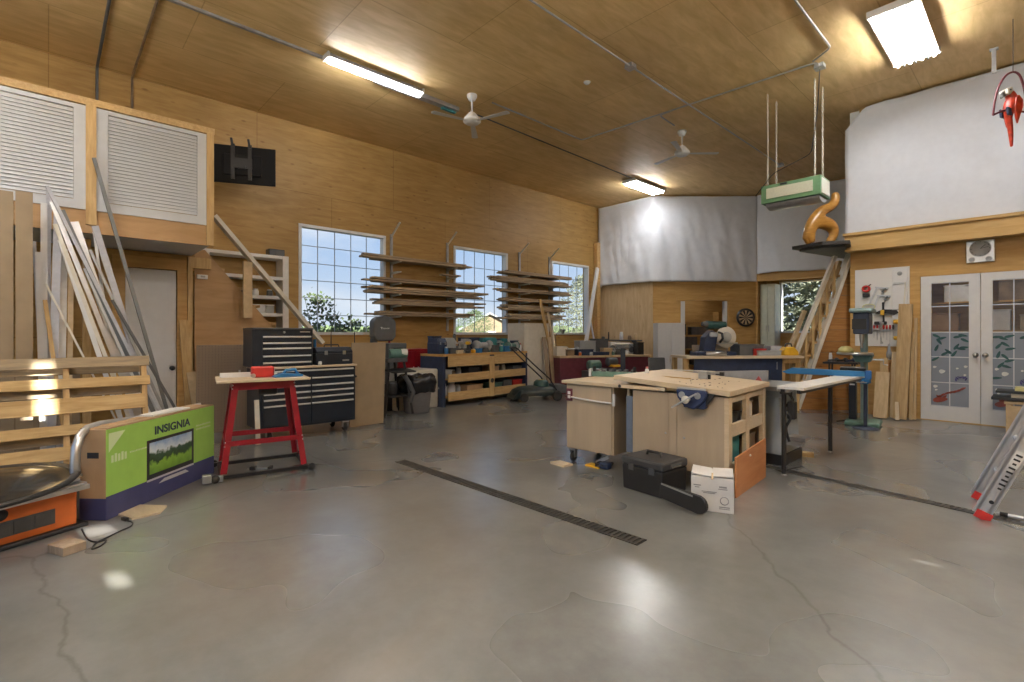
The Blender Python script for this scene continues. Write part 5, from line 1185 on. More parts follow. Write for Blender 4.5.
for px, y, kd, lab, args in (
  (561, .25, 'box', 'cream box at the left end of the maroon bench', (.24, .2, .18, m_cream)),
  (568, .12, 'box', 'round-edged brown tin box near the left of the maroon bench', (.16, .14, .12, m_brown)),
  (574, .3, 'grind', 'grey bench grinder on the left part of the maroon bench', (m_grayp, .8)),
  (583, .15, 'box', 'long blue machine case on the maroon bench', (.36, .2, .12, m_navyb)),
  (591, .45, 'box', 'tall grey equipment box under the white pipe on the maroon bench', (.40, .26, .30, m_grayp)),
  (598, .12, 'box', 'low blue tray along the front of the maroon bench', (.42, .16, .06, m_navyb)),
  (608, .18, 'box', 'pale crumpled package near the centre of the maroon bench', (.26, .16, .14, m_tan)),
  (606, .45, 'box', 'dark cabinet of small parts behind the centre of the maroon bench', (.34, .24, .34, m_darkg)),
  (618, .14, 'grind', 'small dark grinder right of centre on the maroon bench', (m_darkg, .7)),
  (634, .4, 'radio', 'silver compact stereo on the right part of the maroon bench', (.34, .24, m_alu)),
  (622, .45, 'radio', 'white portable radio beside the silver stereo on the maroon bench', (.26, .28, m_white)),
  (643, .2, 'box', 'black speaker box at the right end of the maroon bench', (.16, .18, .26, m_black)),
  (628, .12, 'jar', 'white jar in front of the radios on the maroon bench', (.04, .1, m_white)),
  (612, .08, 'jar', 'small green jar at the front edge of the maroon bench', (.035, .09, m_green)),
  (577, .06, 'jar', 'small orange jar at the front edge of the maroon bench', (.035, .08, m_orange)),
  (588, .04, 'jar', 'small steel pot at the front edge of the maroon bench', (.04, .07, m_steel))):
    x = onm(px, y)
    if kd == 'box': binbox('storage_box', lab, on(mbn, (x, y, Zm)), args[0], args[1], args[2], args[3], am)
    elif kd == 'grind': grinder(lab, mbn, x, y, Zm, args[0], .1, args[1])
    elif kd == 'radio': radio(lab, mbn, x, y, Zm, args[0], args[1], args[2])
    else: jar(lab, on(mbn, (x, y, Zm)), args[0], args[1], args[2])
# wall shelf behind it with small items
x0, x1 = OY(596, 337, YE-.12).x, OY(640, 337, YE-.12).x; zs = OY(600, 339, YE-.2).z
t = thing('display_shelf', 'dark narrow shelf on the pale end wall above the maroon bench', 'shelf', ((x0+x1)/2, YE-.15, zs-.03)); MB().box((0, 0, 0), (x1-x0, .28, .03)).build('board', m_darkg, t)
for s_ in (-1, 1): MB().prism([(.13, -.015), (.13, -.16), (.10, -.15), (-.10, -.015)], s_*(x1-x0)*.38-.01, s_*(x1-x0)*.38+.01, 'X').build('bracket', m_darkg, t)
for fx, lab, m, r, h, nm in ((.2, 'low dark tin at the left of the dark wall shelf', m_darkg, .05, .08, 'tin'), (.33, 'slim black bottle on the dark wall shelf', m_black, .02, .2, 'bottle'), (.62, 'white bottle in the middle of the dark wall shelf', m_white, .05, .2, 'bottle'), (.8, 'brown jar near the right of the dark wall shelf', m_brown, .05, .11, 'jar'), (.93, 'tall tan vase at the right end of the dark wall shelf', m_tan, .045, .17, 'vase')):
    jar(lab, (x0+(x1-x0)*fx, YE-.17, zs-.0145), r, h, m, m, nm=nm)
# green mitre device + chair before the maroon bench
t = loc_item('power_sander', 'green power tool standing on the floor shelf before the maroon bench', 'sander', onm(583, 0), -.30, .0, 0, mbn)
MB().box((0, 0, .25), (.4, .34, .5)).build('stand', m_darkg, t); MB().lathe([(0, -.14), (.09, -.14), (.1, -.1), (.1, .12), (.05, .15), (0, .15)], (0, 0, .62), 18, 'X').build('motor', m_green, t); MB().box((.05, -.05, .53), (.3, .25, .05), bev=.01).build('table', m_steel, t)
t = loc_item('power_sander', 'dark yellow-trimmed power tool right of the green one before the bench', 'sander', onm(600, 0), -.34, .0, 0, mbn)
MB().box((0, 0, .27), (.34, .34, .54)).build('stand', m_darkg, t); MB().lathe([(0, -.12), (.08, -.12), (.09, -.1), (.09, .1), (.04, .13), (0, .13)], (0, 0, .68), 18, 'X').build('motor', m_darkg, t); MB().box((.05, -.08, .6), (.26, .2, .04), bev=.01).build('table', m_yellow, t)
v = DP(659, 372, 9.8); t = thing('office_chair', 'dark grey low chair between the maroon bench and the white cupboard', 'chair', (v.x, v.y, 0), YAW)
MB().box((0, -.05, .45), (.40, .38, .06), bev=.02).build('seat', m_darkg, t); MB().box((0, .16, .66), (.34, .05, .26), rx=-.15, bev=.02).build('backrest', m_darkg, t)
MB().cyl((0, -.03, .08), (0, -.03, .43), .025).build('column', m_black, t); MB().beam((0, .16, .45), (0, .16, .6), .05, .02).build('back_post', m_black, t)
for k in range(5):
    a = k*2*PI/5; MB().tube([(0, -.03, .09), (.24*math.cos(a), -.03+.24*math.sin(a), .06)], .016).ball((.25*math.cos(a), -.03+.25*math.sin(a), .03), .028, 8).build('leg', m_black, t)
# white cupboard on the slanted wall
c0 = CH_M @ Vector(((652-653)*PXM+.02, 0, 0)); wcb = (682-652)*PXM*.88
t = thing('white_cupboard', 'white two-door cupboard left of the tool room doorway', 'cupboard', CH_M @ Vector((wcb/2+.0, -.01, 0)), math.atan2(P1.y-P0.y, P1.x-P0.x))
hc = 1.535
MB().box((0, -.2, hc/2), (wcb, .4, hc), bev=.004).build('body', m_white, t)
for s_ in (-1, 1): d = MB().box((s_*wcb/4, -.408, hc/2+.02), (wcb/2-.008, .018, hc-.06), bev=.003).build('door', m_white, t); MB().box((s_*.04, -.425, .62), (.012, .02, .14)).build('handle', m_steel, d)
# inside the tool room
def chw(px, out): v = CH_M @ Vector(((px-653)*PXM, out, 0)); return v
rzc = math.atan2(P1.y-P0.y, P1.x-P0.x)
t = thing('tool_room_shelf', 'open wooden shelving seen through the tool room doorway', 'shelf', chw(706, 1.75), rzc)
for x in (-1.0, 1.0): MB().box((x, 0, .95), (.04, .4, 1.9)).build('side_panel', m_wallx, t)
for z in (.35, .82, 1.22, 1.6): MB().box((0, 0, z), (1.96, .4, .03)).build('shelf', m_wallx, t)
for x, z, w, h, m, lab in ((-.6, 1.236, .3, .2, m_yellow, 'yellow box on a shelf inside the tool room'), (-.15, 1.236, .4, .3, m_black, 'black case on the upper shelf inside the tool room'), (.45, 1.236, .5, .22, m_darkg, 'dark long case on the upper shelf inside the tool room'),
        (-.55, .836, .5, .3, m_black, 'black case on the middle shelf inside the tool room'), (.15, .836, .45, .33, m_darkg, 'dark grey case on the middle shelf inside the tool room'), (-.3, .366, .6, .38, m_brown, 'brown crate on the low shelf inside the tool room'), (.5, .366, .5, .4, m_black, 'black crate on the low shelf inside the tool room'), (-.5, 1.616, .35, .2, m_black, 'black box on top of the shelving inside the tool room')):
    binbox('storage_box', lab, on(t, (x, -.02, z)), w, .3, h, m, rzc)
# open door leaf / pale panel inside
# dartboard
v = CH_M @ ch(745.5, 317.5, .02); t = thing('dartboard', 'round dartboard on the plywood wall right of the tool room doorway', 'dartboard', v, rzc)
rd = .235
MB().lathe([(0, 0), (rd, 0), (rd, -.03), (0, -.03)], (0, .02, 0), 40, 'Y').build('board', m_black, t)
sg = MB(); sg2 = MB()
for k in range(20):
    a0, a1 = 2*PI*(k-.5)/20, 2*PI*(k+.5)/20; q = sg if k % 2 else sg2
    q.prism([(rd*.12*math.cos(a0), rd*.12*math.sin(a0)), (rd*.78*math.cos(a0), rd*.78*math.sin(a0)), (rd*.78*math.cos(a1), rd*.78*math.sin(a1)), (rd*.12*math.cos(a1), rd*.12*math.sin(a1))], -.014, -.011, 'Y')
sg.build('pale_segments', m_tan, t); sg2.build('dark_segments', m_black, t)
MB().lathe([(rd*.8, 0), (rd*.8, -.006), (rd*.76, -.006), (rd*.76, 0)], (0, -.01, 0), 40, 'Y').lathe([(rd*.12, 0), (rd*.12, -.006), (0, -.006)], (0, -.01, 0), 20, 'Y').build('ring', m_brown, t)
# wall timber strips
o = MB(CH_M).box((.44*2.57+.93, -.012, 2.35), (.03, .01, .3)).build('x', m_white); bpy.data.objects.remove(o)
# long bench with mitre saw: dark front, wooden top
A_, B_ = DP(686, 360, 7.9), DP(803, 360, 8.1); A_.z = B_.z = 0; d_ = B_-A_; an = math.atan2(d_.y, d_.x); Ln = d_.length
sbn = thing('saw_bench', 'long bench with wooden top and dark blue front carrying the mitre saw', 'bench', (A_+B_)/2, an)
hN = H-(356-HY)*8.0/F
MB().box((0, .28, hN-.02), (Ln, .62, .04)).build('bench_top', m_maple, sbn)
MB().box((-.10, .03, hN/2), (Ln-.5, .03, hN-.06)).build('front_panel', m_navyb, sbn)
for x in (-Ln/2+.04, 0, Ln/2-.30, Ln/2-.05):
    for y in (.1, .52): MB().box((x, y, (hN-.04)/2), (.07, .07, hN-.04)).build('leg', m_pine, sbn)
MB().box((Ln/2-.17, .05, hN-.08), (.3, .03, .09)).build('end_rail', m_pine, sbn)
MB().cyl((.55, .008, hN-.1), (.55, .008, hN-.22), .008).build('hook', m_steel, sbn)
def sxn(px): return ((px-686)/(803-686)-.5)*Ln
# mitre saw
t = loc_item('mitre_saw', 'large blue mitre saw with a round pale blade guard on the wooden bench top', 'saw', sxn(724), .28, hN+.001, 0, sbn)
MB().lathe([(0, 0), (.21, 0), (.22, .03), (.21, .07), (0, .07)], (-.05, 0, 0), 28).build('turntable', m_steel, t)
MB().prism([(-.38, .0), (.30, .0), (.30, .06), (.05, .08), (-.38, .06)], -.12, .14, 'Y').build('base', m_navyb, t, bev=.01)
MB().box((-.05, .10, .12), (.62, .03, .10)).build('fence', m_steel, t)
MB().prism([(-.25, .06), (-.05, .06), (.0, .35), (-.10, .42), (-.22, .30)], -.08, .10, 'Y').build('pivot_arm', m_navyb, t, bev=.012)
gp = [(.02, -.02), (.02, .02)]
MB().lathe([(0, -.02), (.17, -.02), (.178, 0), (.17, .02), (0, .02)], (.16, -.03, .30), 32, 'Y').build('blade_guard', m_cream, t)
MB().lathe([(0, -.03), (.08, -.03), (.09, -.01), (0, -.01)], (.16, -.04, .30), 24, 'Y').build('guard_hub', m_grayp, t)
MB().cyl((-.16, .0, .50), (.16, .0, .50), .07, .06, 20).build('motor', mat('dark_teal', (.02, .07, .065), .4, 0, .1), t); MB().cyl((-.24, 0, .52), (-.16, 0, .51), .035, .06, 16).build('motor_cap', m_darkg, t)
MB().tube([(.0, -.1, .38), (.0, -.2, .36), (.0, -.22, .28), (.0, -.14, .22)], .02).build('handle', m_black, t)
MB().box((-.08, -.05, .34), (.14, .10, .08), bev=.02).build('switch_block', m_grayp, t)
for y in (-.05, .05): MB().cyl((-.1, y, .2), (.35, y, .2), .014).build('slide_rail', m_steel, t)
for px, y, w, d, h, m, lab in ((757, .25, .42, .3, .17, m_darkg, 'dark low machine right of the mitre saw on the wooden bench'), (764, .12, .2, .14, .10, m_redd, 'red and white carton on the wooden bench right of the mitre saw'), (777, .34, .30, .25, .08, m_navyb, 'blue case at the back of the wooden bench under the alcove window'), (772, .06, .4, .1, .07, m_grayp, 'long grey extrusion at the front of the wooden bench'), (786, .30, .2, .2, .14, m_vinyl, 'pale blue package near the right end of the wooden bench')):
    binbox('machine_box', lab, on(sbn, (sxn(px), y+.06, hN+.001)), w, d, h, m, an)
t = loc_item('planer_tool', 'bright yellow power tool at the right end of the wooden bench', 'power tool', sxn(795), .16, hN+.001, 0, sbn)
MB().prism([(-.13, 0), (.13, 0), (.13, .06), (.05, .14), (-.08, .14), (-.13, .08)], -.07, .07, 'Y').build('body', m_yellow, t, bev=.012); MB().tube([(-.07, 0, .14), (-.05, 0, .19), (.04, 0, .19), (.06, 0, .13)], .013).build('handle', m_black, t)
o = MB().lathe([(0, -.005), (.05, -.005), (.05, .005), (0, .005)], (0, 0, .055), 20, 'X').build('dial', m_black, t)
# alcove cupboard
xa, xb = OY(759.5, 300, 13.42).x, OY(774, 300, 13.42).x; zt = OY(766, 284, 13.4).z
t = thing('pale_cupboard', 'tall pale green-white cupboard in the alcove left of the window', 'cupboard', ((xa+xb)/2+.02, 13.42, 0))
MB().box((0, .2, (zt)/2), (xb-xa, .38, zt), bev=.006).build('body', mat('pale_green_white', (.62, .66, .56), .45, 0, .04), t)
MB().box((-(xb-xa)/4, -.0, zt/2), ((xb-xa)/2-.01, .018, zt-.06), bev=.002).build('door', mat('pale_green_white', (0, 0, 0)), t); MB().box(((xb-xa)/4, -.0, zt/2), ((xb-xa)/2-.01, .018, zt-.06), bev=.002).build('door', mat('pale_green_white', (0, 0, 0)), t)
for s_ in (-1, 1): MB().box((s_*.03, -.02, 1.4), (.012, .02, .16)).build('handle', m_steel, t)
# ---------------- steep stair with siding underneath
S0 = Vector((-2.78, 9.16, 0)); S1 = Vector((-2.19, 9.60, 0)); dS = (S1-S0).normalized(); nS = Vector((-dS.y, dS.x, 0))  # nS points away to the left
def onS(px, py):   # spot on the stair's side plane
    a, b = ray(px); # solve S0 + t dS = d*(a,b)
    den = a*dS.y-b*dS.x; d = (S0.x*dS.y-S0.y*dS.x)/den; t_ = (a*d-S0.x)/dS.x if abs(dS.x) > .01 else (b*d-S0.y)/dS.y
    return t_, H+(HY-py)*d/F
rS = math.atan2(dS.y, dS.x)
st = thing('loft_stair', 'steep wooden stair with slatted railing climbing to the right-hand loft', 'stair', S0, rS)
t0, z0 = onS(802, 395); t1, z1 = onS(848, 262)
kz = (z1-z0)/(t1-t0); tf = t0-(z0-.02)/kz
MB().beam((tf, .03, .02), (t1+.06, .03, z1+.06*kz), .05, .20, (0, 1, 0)).build('stringer', m_cream, st)
MB().beam((tf, .40, .02), (t1+.02, .40, z1+.02*kz), .05, .20, (0, 1, 0)).build('stringer', m_pine, st)
for k in range(10):
    f = (k+1)/11; tt, zz_ = tf+(t1-tf)*f, .02+(z1-.02)*f; MB().box((tt-.02, .215, zz_), (.14, .32, .035)).build('tread', m_piney, st)
ra, rb = onS(799, 348), onS(835.5, 256)
for y, m in ((.03, m_cream), (.40, m_tan)):
    q_ = 1 if y < .1 else .42
    MB().beam((ra[0]-.05, y, ra[1]-.05*(rb[1]-ra[1])/(rb[0]-ra[0])), (ra[0]+(rb[0]-ra[0])*q_, y, ra[1]+(rb[1]-ra[1])*q_), .05, .10, (0, 1, 0)).build('handrail', m, st)
    for k in range(6 if y < .1 else 2):
        f = k/5.2+.02; tt, zz_ = ra[0]+(rb[0]-ra[0])*f, ra[1]+(rb[1]-ra[1])*f; zb_ = max(.02, .02+(tt-tf)*kz) if tt > tf else .02
        if zb_ < zz_-.1: MB().box((tt, y, (zz_+zb_)/2), (.035, .035, zz_-zb_)).build('baluster', m_pine, st)
sd = thing('siding_panel', 'orange-brown plank siding filling the wall beneath the steep stair', 'wall panel', S0, rS)
te_ = t1-.08
MB().prism([(tf+.08, 0), (te_+.15, 0), (te_+.15, 2.58), (tf+.08+(2.58)/kz, 2.58)], .06, .09, 'Y').build('planks', m_siding, sd)
g = MB()
for k in range(1, 14):
    z = k*.19; xs_ = tf+.09+z/kz; g.bb((xs_, .056, z-.004), (te_+.14, .061, z+.004))
g.build('groove', m_brown, sd)
# ---------------- black shelf and carved figure
def OZ(px, py, z): d = F*(H-z)/(py-HY); a, b = ray(px); return Vector((a*d, b*d, z))
zsh = 2.67
q = [OZ(793, 246, zsh), OZ(849, 240, zsh), OZ(855, 256.5, zsh-.02), OZ(820, 251.5, zsh)]
q = [Vector((-2.92, 8.45, 0)), Vector((-2.36, 9.16, 0)), Vector((-1.95, 9.16, 0)), Vector((-1.98, 8.86, 0))]
qq = [OZ(793, 246, zsh), OZ(850, 239.5, zsh)]
sh = thing('black_shelf', 'flat black shelf board jutting out beside the loft edge under the figure', 'shelf', (-2.3, 8.8, zsh))
pl = []
for px, py in ((792, 246.5), (822, 241.5), (850, 240), (855, 257), (822, 251.5)):
    v = OZ(px, py, zsh); pl.append((v.x+2.3, v.y-8.8))
MB().prism(pl, -.05, 0).build('board', m_black, sh)
cx_ = sum(p[0] for p in pl)/5; cy_ = sum(p[1] for p in pl)/5
MB().prism([(cx_+(a-cx_)*.8, cy_+(b_-cy_)*.8) for a, b_ in pl], -.08, -.05).build('under_board', m_darkg, sh)
m_carve = wood('carved_wood', (.36, .16, .03), (.60, .32, .07), (2, 2, 6), .3, 0, None, None, 4, .6)
def carved():
    t = thing('carved_figure', 'varnished orange-brown carved wooden figure with a raised curling tail on the black shelf', 'sculpture', OZ(824, 246, zsh)+Vector((0, 0, .001)), YAW)
    s = .01625*1.0   # metres per picture pixel there
    d0 = (t.location-Vector((0, 0, t.location.z))).length
    dd = Vector((-SN, CS, 0)).dot(t.location); s = dd/F
    def P(px, py, y=0): return Vector(((px-824)*s, y, (246-py)*s+(-.0)))
    me = bpy.data.meshes.new('body'); bm = bmesh.new(); sk_ = bm.verts.layers.skin.verify()
    def chain(pts, start=None):
        pv = start; out = []
        for (px, py, r, y) in pts:
            v = bm.verts.new(P(px, py, y)); v[sk_].radius = (r*s*1.2, r*s*1.2)
            if pv is not None: bm.edges.new((pv, v))
            pv = v; out.append(v)
        return out
    body = chain([(834, 192, 2.6, 0), (836, 197, 3.6, 0), (834.5, 204, 4.0, 0), (828, 208.5, 4.2, 0), (820, 211, 4.6, 0), (813.5, 217, 5.2, 0), (809.5, 225, 5.0, 0), (809, 232, 4.2, 0), (811, 238, 3.4, .0), (812, 243.5, 3.0, 0)])
    body[5][sk_].use_root = True
    chain([(819, 223, 5.4, 0), (827, 223.5, 6.2, 0), (833, 228, 5.0, 0), (834, 234, 4.0, 0), (832, 239, 3.4, 0), (827, 243.5, 3.0, 0)], body[5])
    chain([(806, 238, 2.4, .02), (811, 244, 2.4, .03)], body[7])
    bm.to_mesh(me); bm.free(); me.materials.append(m_carve)
    o = bpy.data.objects.new('body', me); COL.objects.link(o); o.parent = t
    m1 = o.modifiers.new('s', 'SKIN'); m1.use_smooth_shade = True; m2 = o.modifiers.new('d', 'SUBSURF'); m2.levels = m2.render_levels = 2
    MB().box((P(820, 245.5).x, 0, .012), (.42, .16, .024), bev=.008).build('plinth', m_brown, t)
carved()
# ================================================================ RIGHT: tool board, drill press, lumber, clock, parrot, ladder
# white pegboard on the wall left of the doors
m_pegw = bpy.data.materials.new('white_pegboard'); m_pegw.use_nodes = True; _peg(m_pegw, (.70, .70, .68), (.18, .18, .18), 22)
a_, b_ = OY(855, 270, YF-.02), OY(909.5, 268, YF-.02); zt, zb = OY(855, 270.5, YF).z, OY(870, 346, YF).z
pw = b_.x-a_.x
pg = thing('pegboard', 'white pegboard with hanging tools on the wall left of the glass doors', 'pegboard', ((a_.x+b_.x)/2, YF, zb))
MB().box((0, -.012, (zt-zb)/2), (pw, .012, zt-zb)).build('panel', m_pegw, pg)
R = random.Random(5)
def pgp(px, py, out=.03): v = OY(px, py, YF-out); return v
def plate(nm, label, px, py, poly, th, m, cat, rot=0, g=None, sc=1.0, extra=None, out=.02):
    """flat hand tool hung on the pegboard; poly in cm around its centre"""
    t = thing(nm, label, cat, pgp(px, py, out)+Vector((0, 0, 0)), 0, g); c, s_ = math.cos(rot), math.sin(rot)
    MB().prism([((x*c-z*s_)*.01*sc, (x*s_+z*c)*.01*sc) for x, z in poly], -th, 0, 'Y').build('body', m, t, bev=.002)
    if extra: extra(t, c, s_)
    return t
# tape dispenser / reel
t = thing('cord_reel', 'red cord reel hanging at the left of the white pegboard', 'reel', pgp(866.5, 289, .02))
MB().lathe([(.028, 0), (.055, 0), (.055, -.045), (.028, -.045), (.028, 0)], n=20, ax='Y').build('reel', m_redd, t); MB().box((0, -.02, -.10), (.09, .06, .06), bev=.01).build('base', m_black, t); MB().cyl((-.04, 0, .0), (.06, -.01, .07), .008).build('crank', m_darkg, t)
squ = [(-10, 2), (6, 2), (6, 5), (10, 5), (10, 8), (-10, 8)]
for px, py, rot, lab in ((881, 291, .15, 'upper grey framing clamp on the white pegboard'), (883, 299, .1, 'lower grey framing clamp on the white pegboard')):
    t = thing('bar_clamp', lab, 'clamp', pgp(px, py), 0, 'clamps on the pegboard'); t.rotation_euler = (0, rot, 0)
    MB().box((0, 0, .05), (.17, .018, .022)).build('jaw', m_steel, t); MB().beam((-.06, 0, .05), (-.12, 0, -.22), .02, .012, (0, 1, 0)).build('bar', m_steel, t); MB().beam((.06, -.01, .04), (.02, -.01, -.02), .03, .02, (0, 1, 0)).build('handle', m_darkg, t)
t = thing('bar_clamp', 'large black clamp with yellow trigger in the middle of the pegboard', 'clamp', pgp(883, 312))
MB().beam((0, 0, .15), (.01, 0, -.16), .025, .014, (0, 1, 0)).build('bar', m_black, t); MB().prism([(-.12, -.02), (.0, .04), (.17, .03), (.2, -.02), (.14, -.05), (.05, -.02), (-.05, -.03)], -.04, -.005, 'Y').build('body', m_black, t, bev=.004)
MB().box((.0, -.045, -.01), (.05, .02, .08), bev=.008).build('trigger', m_yellow, t); MB().box((-.03, -.01, -.17), (.16, .03, .05), bev=.01).build('lower_jaw', m_black, t)
cs = [m_redd]*6
for k in range(7):
    px = 874+k*3.2; t = thing('screwdriver', ['leftmost red-handled screwdriver of the row low on the pegboard', 'second red-handled screwdriver from the left on the pegboard', 'third red-handled screwdriver from the left on the pegboard', 'middle red-handled screwdriver of the row of seven', 'third screwdriver from the right in the pegboard row', 'second screwdriver from the right in the pegboard row', 'rightmost screwdriver of the row low on the pegboard'][k], 'screwdriver', pgp(px, 327.5, .03), 0, 'screwdrivers on the pegboard')
    MB().lathe([(0, .04), (.012, .036), (.014, 0), (.010, -.03), (0, -.03)], n=10).build('handle', m_redd if k < 6 else m_darkg, t); MB().cyl((0, 0, -.03), (0, 0, -.16-.03*(k % 3)), .0045, None, 8).build('shaft', m_steel, t)
o = MB().bb((-.16, 0, 0), (.16, .0, .001)); 
t = thing('tool_rail', 'thin rail holding the row of screwdrivers on the pegboard', 'rail', pgp(884, 330, .025)); MB().box((0, -.005, 0), (.36, .03, .012)).build('bar', m_steel, t)
# right hand white cupboard strip with long level
t = thing('white_tool_panel', 'narrow white raised panel at the right of the pegboard', 'panel', pgp(901, 305, .02)); zA, zB = OY(901, 269, YF-.02).z-t.location.z, OY(901, 322, YF-.02).z-t.location.z
MB().bb((-.10, -.04, zB), (.085, 0, zA), bev=.004).build('panel', m_white, t); MB().lathe([(0, -.012), (.03, -.012), (.032, 0)], (-.01, -.04, zA-.07), 16, 'Y').build('dial', m_grayp, t)
t = thing('spirit_level', 'long pale level hanging on the narrow white panel', 'level', pgp(904.5, 296, .065)); MB().beam((.01, 0, .21), (-.01, 0, -.26), .012, .04, (0, 1, 0)).build('body', m_cream, t); MB().box((-.06, 0, .2), (.14, .02, .02)).build('blade', m_steel, t); MB().box((-.06, 0, -.20), (.18, .02, .012)).build('foot', m_grayp, t)
drill_lab = 'yellow and black cordless drill hanging beside the tall planks'
t = thing('cordless_drill', drill_lab, 'drill', pgp(901, 325, .10)); MB().lathe([(0, -.09), (.03, -.09), (.034, -.06), (.03, .05), (.02, .09), (0, .1)], (0, 0, .05), 16, 'X').build('motor_body', m_yellow, t); MB().beam((.03, 0, .03), (.05, 0, -.09), .035, .04, (0, 1, 0)).build('grip', m_black, t); MB().box((.05, 0, -.11), (.09, .06, .04), bev=.006).build('battery', m_black, t); MB().box((0, .07, .05), (.04, .09, .02)).build('hook', m_galv, t)
t = thing('cordless_drill', 'yellow tool hanging just below the yellow and black drill', 'drill', pgp(899, 338, .10)); MB().box((0, 0, 0), (.13, .06, .06), bev=.015).build('motor_body', m_yellow, t); MB().beam((.03, 0, -.02), (.03, 0, -.13), .035, .04, (0, 1, 0)).build('grip', m_black, t); MB().box((0, .07, 0), (.04, .09, .02)).build('hook', m_galv, t)
t = thing('squeeze_bottle', 'dark hanging squeeze bottle left of the tall planks', 'bottle', pgp(889, 352, .05)); MB().lathe([(0, -.12), (.03, -.12), (.035, -.02), (.02, .04), (.012, .12), (0, .12)], n=14).build('body', m_grayp, t); MB().cyl((0, 0, .12), (0, .04, .14), .006).build('hook', m_steel, t)
# yellow tape rolls cluster on top
t = thing('yellow_hose_coil', 'pale yellow coil hanging on the pegboard above the drill press', 'coil', pgp(869, 307, .03)); MB().tube([(.08*math.cos(a*.5), -.01-.004*(a % 4), .045*math.sin(a*.5)) for a in range(38)], .007, 6).build('coil', mat('pale_yellow', (.62, .60, .28), .6), t)
# ---- drill press
v = FL(861, 427); dp = thing('drill_press', 'teal floor drill press with a round steel table', 'drill press', (v.x-.02, v.y+.22, 0), .12)
dloc = dp.location; dd = Vector((-SN, CS, 0)).dot(dloc)
def zp(py): return H+(HY-py)*dd/F
MB().box((0, .03, .03), (.40, .50, .06), bev=.02).build('base', m_green, dp)
MB().cyl((0, .12, .06), (0, .12, zp(318)), .045, None, 20).build('column', mat('pale_teal', (.25, .36, .37), .4, .2), dp)
zt_ = zp(352.5)
MB().lathe([(0, -.03), (.21, -.03), (.215, -.01), (.21, 0), (0, 0)], (-.09, -.10, zt_), 36).build('table', m_steel, dp)
MB().prism([(-.08, zt_-.13), (.08, zt_-.13), (.12, zt_-.03), (-.12, zt_-.03)], -.14, .14, 'Y').build('table_bracket', m_green, dp, bev=.01)
MB().cyl((.08, .1, zt_-.1), (.22, .1, zt_-.1), .012).tube([(.22, .1, zt_-.1), (.22, .1, zt_-.16), (.27, .1, zt_-.17)], .008).build('table_crank', m_steel, dp)
zh0, zh1 = zp(334), zp(309)
MB().prism([(-.30, zh0), (.20, zh0), (.20, zh1-.06), (-.30, zh1-.06)], -.09, .09, 'X').build('head', m_navyb, dp, bev=.015)
MB().prism([(-.36, zh1-.06), (.22, zh1-.06), (.24, zh1-.04), (.24, zh1), (-.34, zh1), (-.38, zh1-.03)], -.13, .13, 'X').build('belt_cover', mat('pale_teal', (0, 0, 0)), dp, bev=.015)
MB().cyl((0, .26, zh0+.02), (0, .26, zh1-.07), .085, None, 20).build('motor', m_darkg, dp)
MB().box((-.02, -.305, (zh0+zh1)/2-.04), (.16, .01, .14)).build('face_plate', m_black, dp)
MB().cyl((0, -.2, zh0), (0, -.2, zh0-.12), .03, .022).cyl((0, -.2, zh0-.12), (0, -.2, zh0-.19), .012).build('chuck', m_steel, dp)
for k in range(3):
    a = k*2*PI/3+.5; MB().cyl((.12, -.1, zh0+.06), (.20, -.1, zh0+.06), .015).tube([(.19, -.1, zh0+.06), (.21, -.1+.17*math.cos(a), zh0+.06+.17*math.sin(a))], .007).ball((.21, -.1+.18*math.cos(a), zh0+.06+.18*math.sin(a)), .018, 8).build('feed_handle', m_steel, dp)
MB().prism([(-.05, .0), (.11, .0), (.09, .11), (-.03, .10)], -.06, .06, 'Y').build('x', m_white); bpy.data.objects.remove(bpy.data.objects['x'])
o = MB().lathe([(0, 0), (.10, 0), (.09, .05), (.05, .085), (0, .09)], n=14).build('rag', mat('pale_yellow', (0, 0, 0))); o.location = on(dp, (-.19, -.12, zt_+.001)); tag(o, 'pale yellow crumpled rag on the round drill press table', 'rag')
# ---- blue small vise bench behind
t = thing('tool_stand', 'dark stand with hand tools between the stair and the drill press', 'stand', DP(842, 400, 7.75)); t.location.z = 0; t.rotation_euler = (0, 0, .05)
for sx_ in (-1, 1):
    for sy_ in (-1, 1): MB().cyl((sx_*.16, sy_*.1, 0), (sx_*.15, sy_*.1, .80), .013, None, 8).build('leg', m_black, t)
MB().box((0, 0, .81), (.46, .3, .025)).build('top', m_black, t)
for k, (x, lab, m) in enumerate(((-.14, 'dark pliers lying on the black stand near the stair', m_darkg), (-.02, 'dark clamp lying on the black stand near the stair', m_black), (.10, 'navy grinder lying on the black stand near the drill press', m_navyb))):
    u = loc_item('hand_tool', lab, 'hand tool', x, -.02, .8235, .3*k, t); MB().beam((-.05, 0, .02), (.06, .02, .03), .035, .03).build('handle', m, u); MB().ball((.07, .02, .035), .034, 10).build('head', m, u)
jar('slim white bottle on the black stand before the plank siding', on(t, (-.17, .08, .8235)), .025, .13, m_white, m_white, nm='bottle')
t = thing('blue_bench_vise', 'bright blue bench vise under the drill press table', 'vise', on(dp, (.05, -.32, 0))); t.location.z = .0
MB().cyl((0, 0, .0), (0, 0, .60), .022).lathe([(0, 0), (.15, 0), (.15, .012), (.03, .03), (0, .03)], n=20).build('pedestal', m_navyb, t)
MB().box((0, 0, .64), (.10, .16, .08), bev=.012).build('body', m_bblue, t); MB().box((0, -.1, .67), (.14, .03, .08), bev=.006).build('jaw', m_bblue, t); MB().cyl((0, -.12, .63), (0, -.22, .63), .012).cyl((-.06, -.21, .63), (.06, -.21, .63), .006).build('screw', m_steel, t)
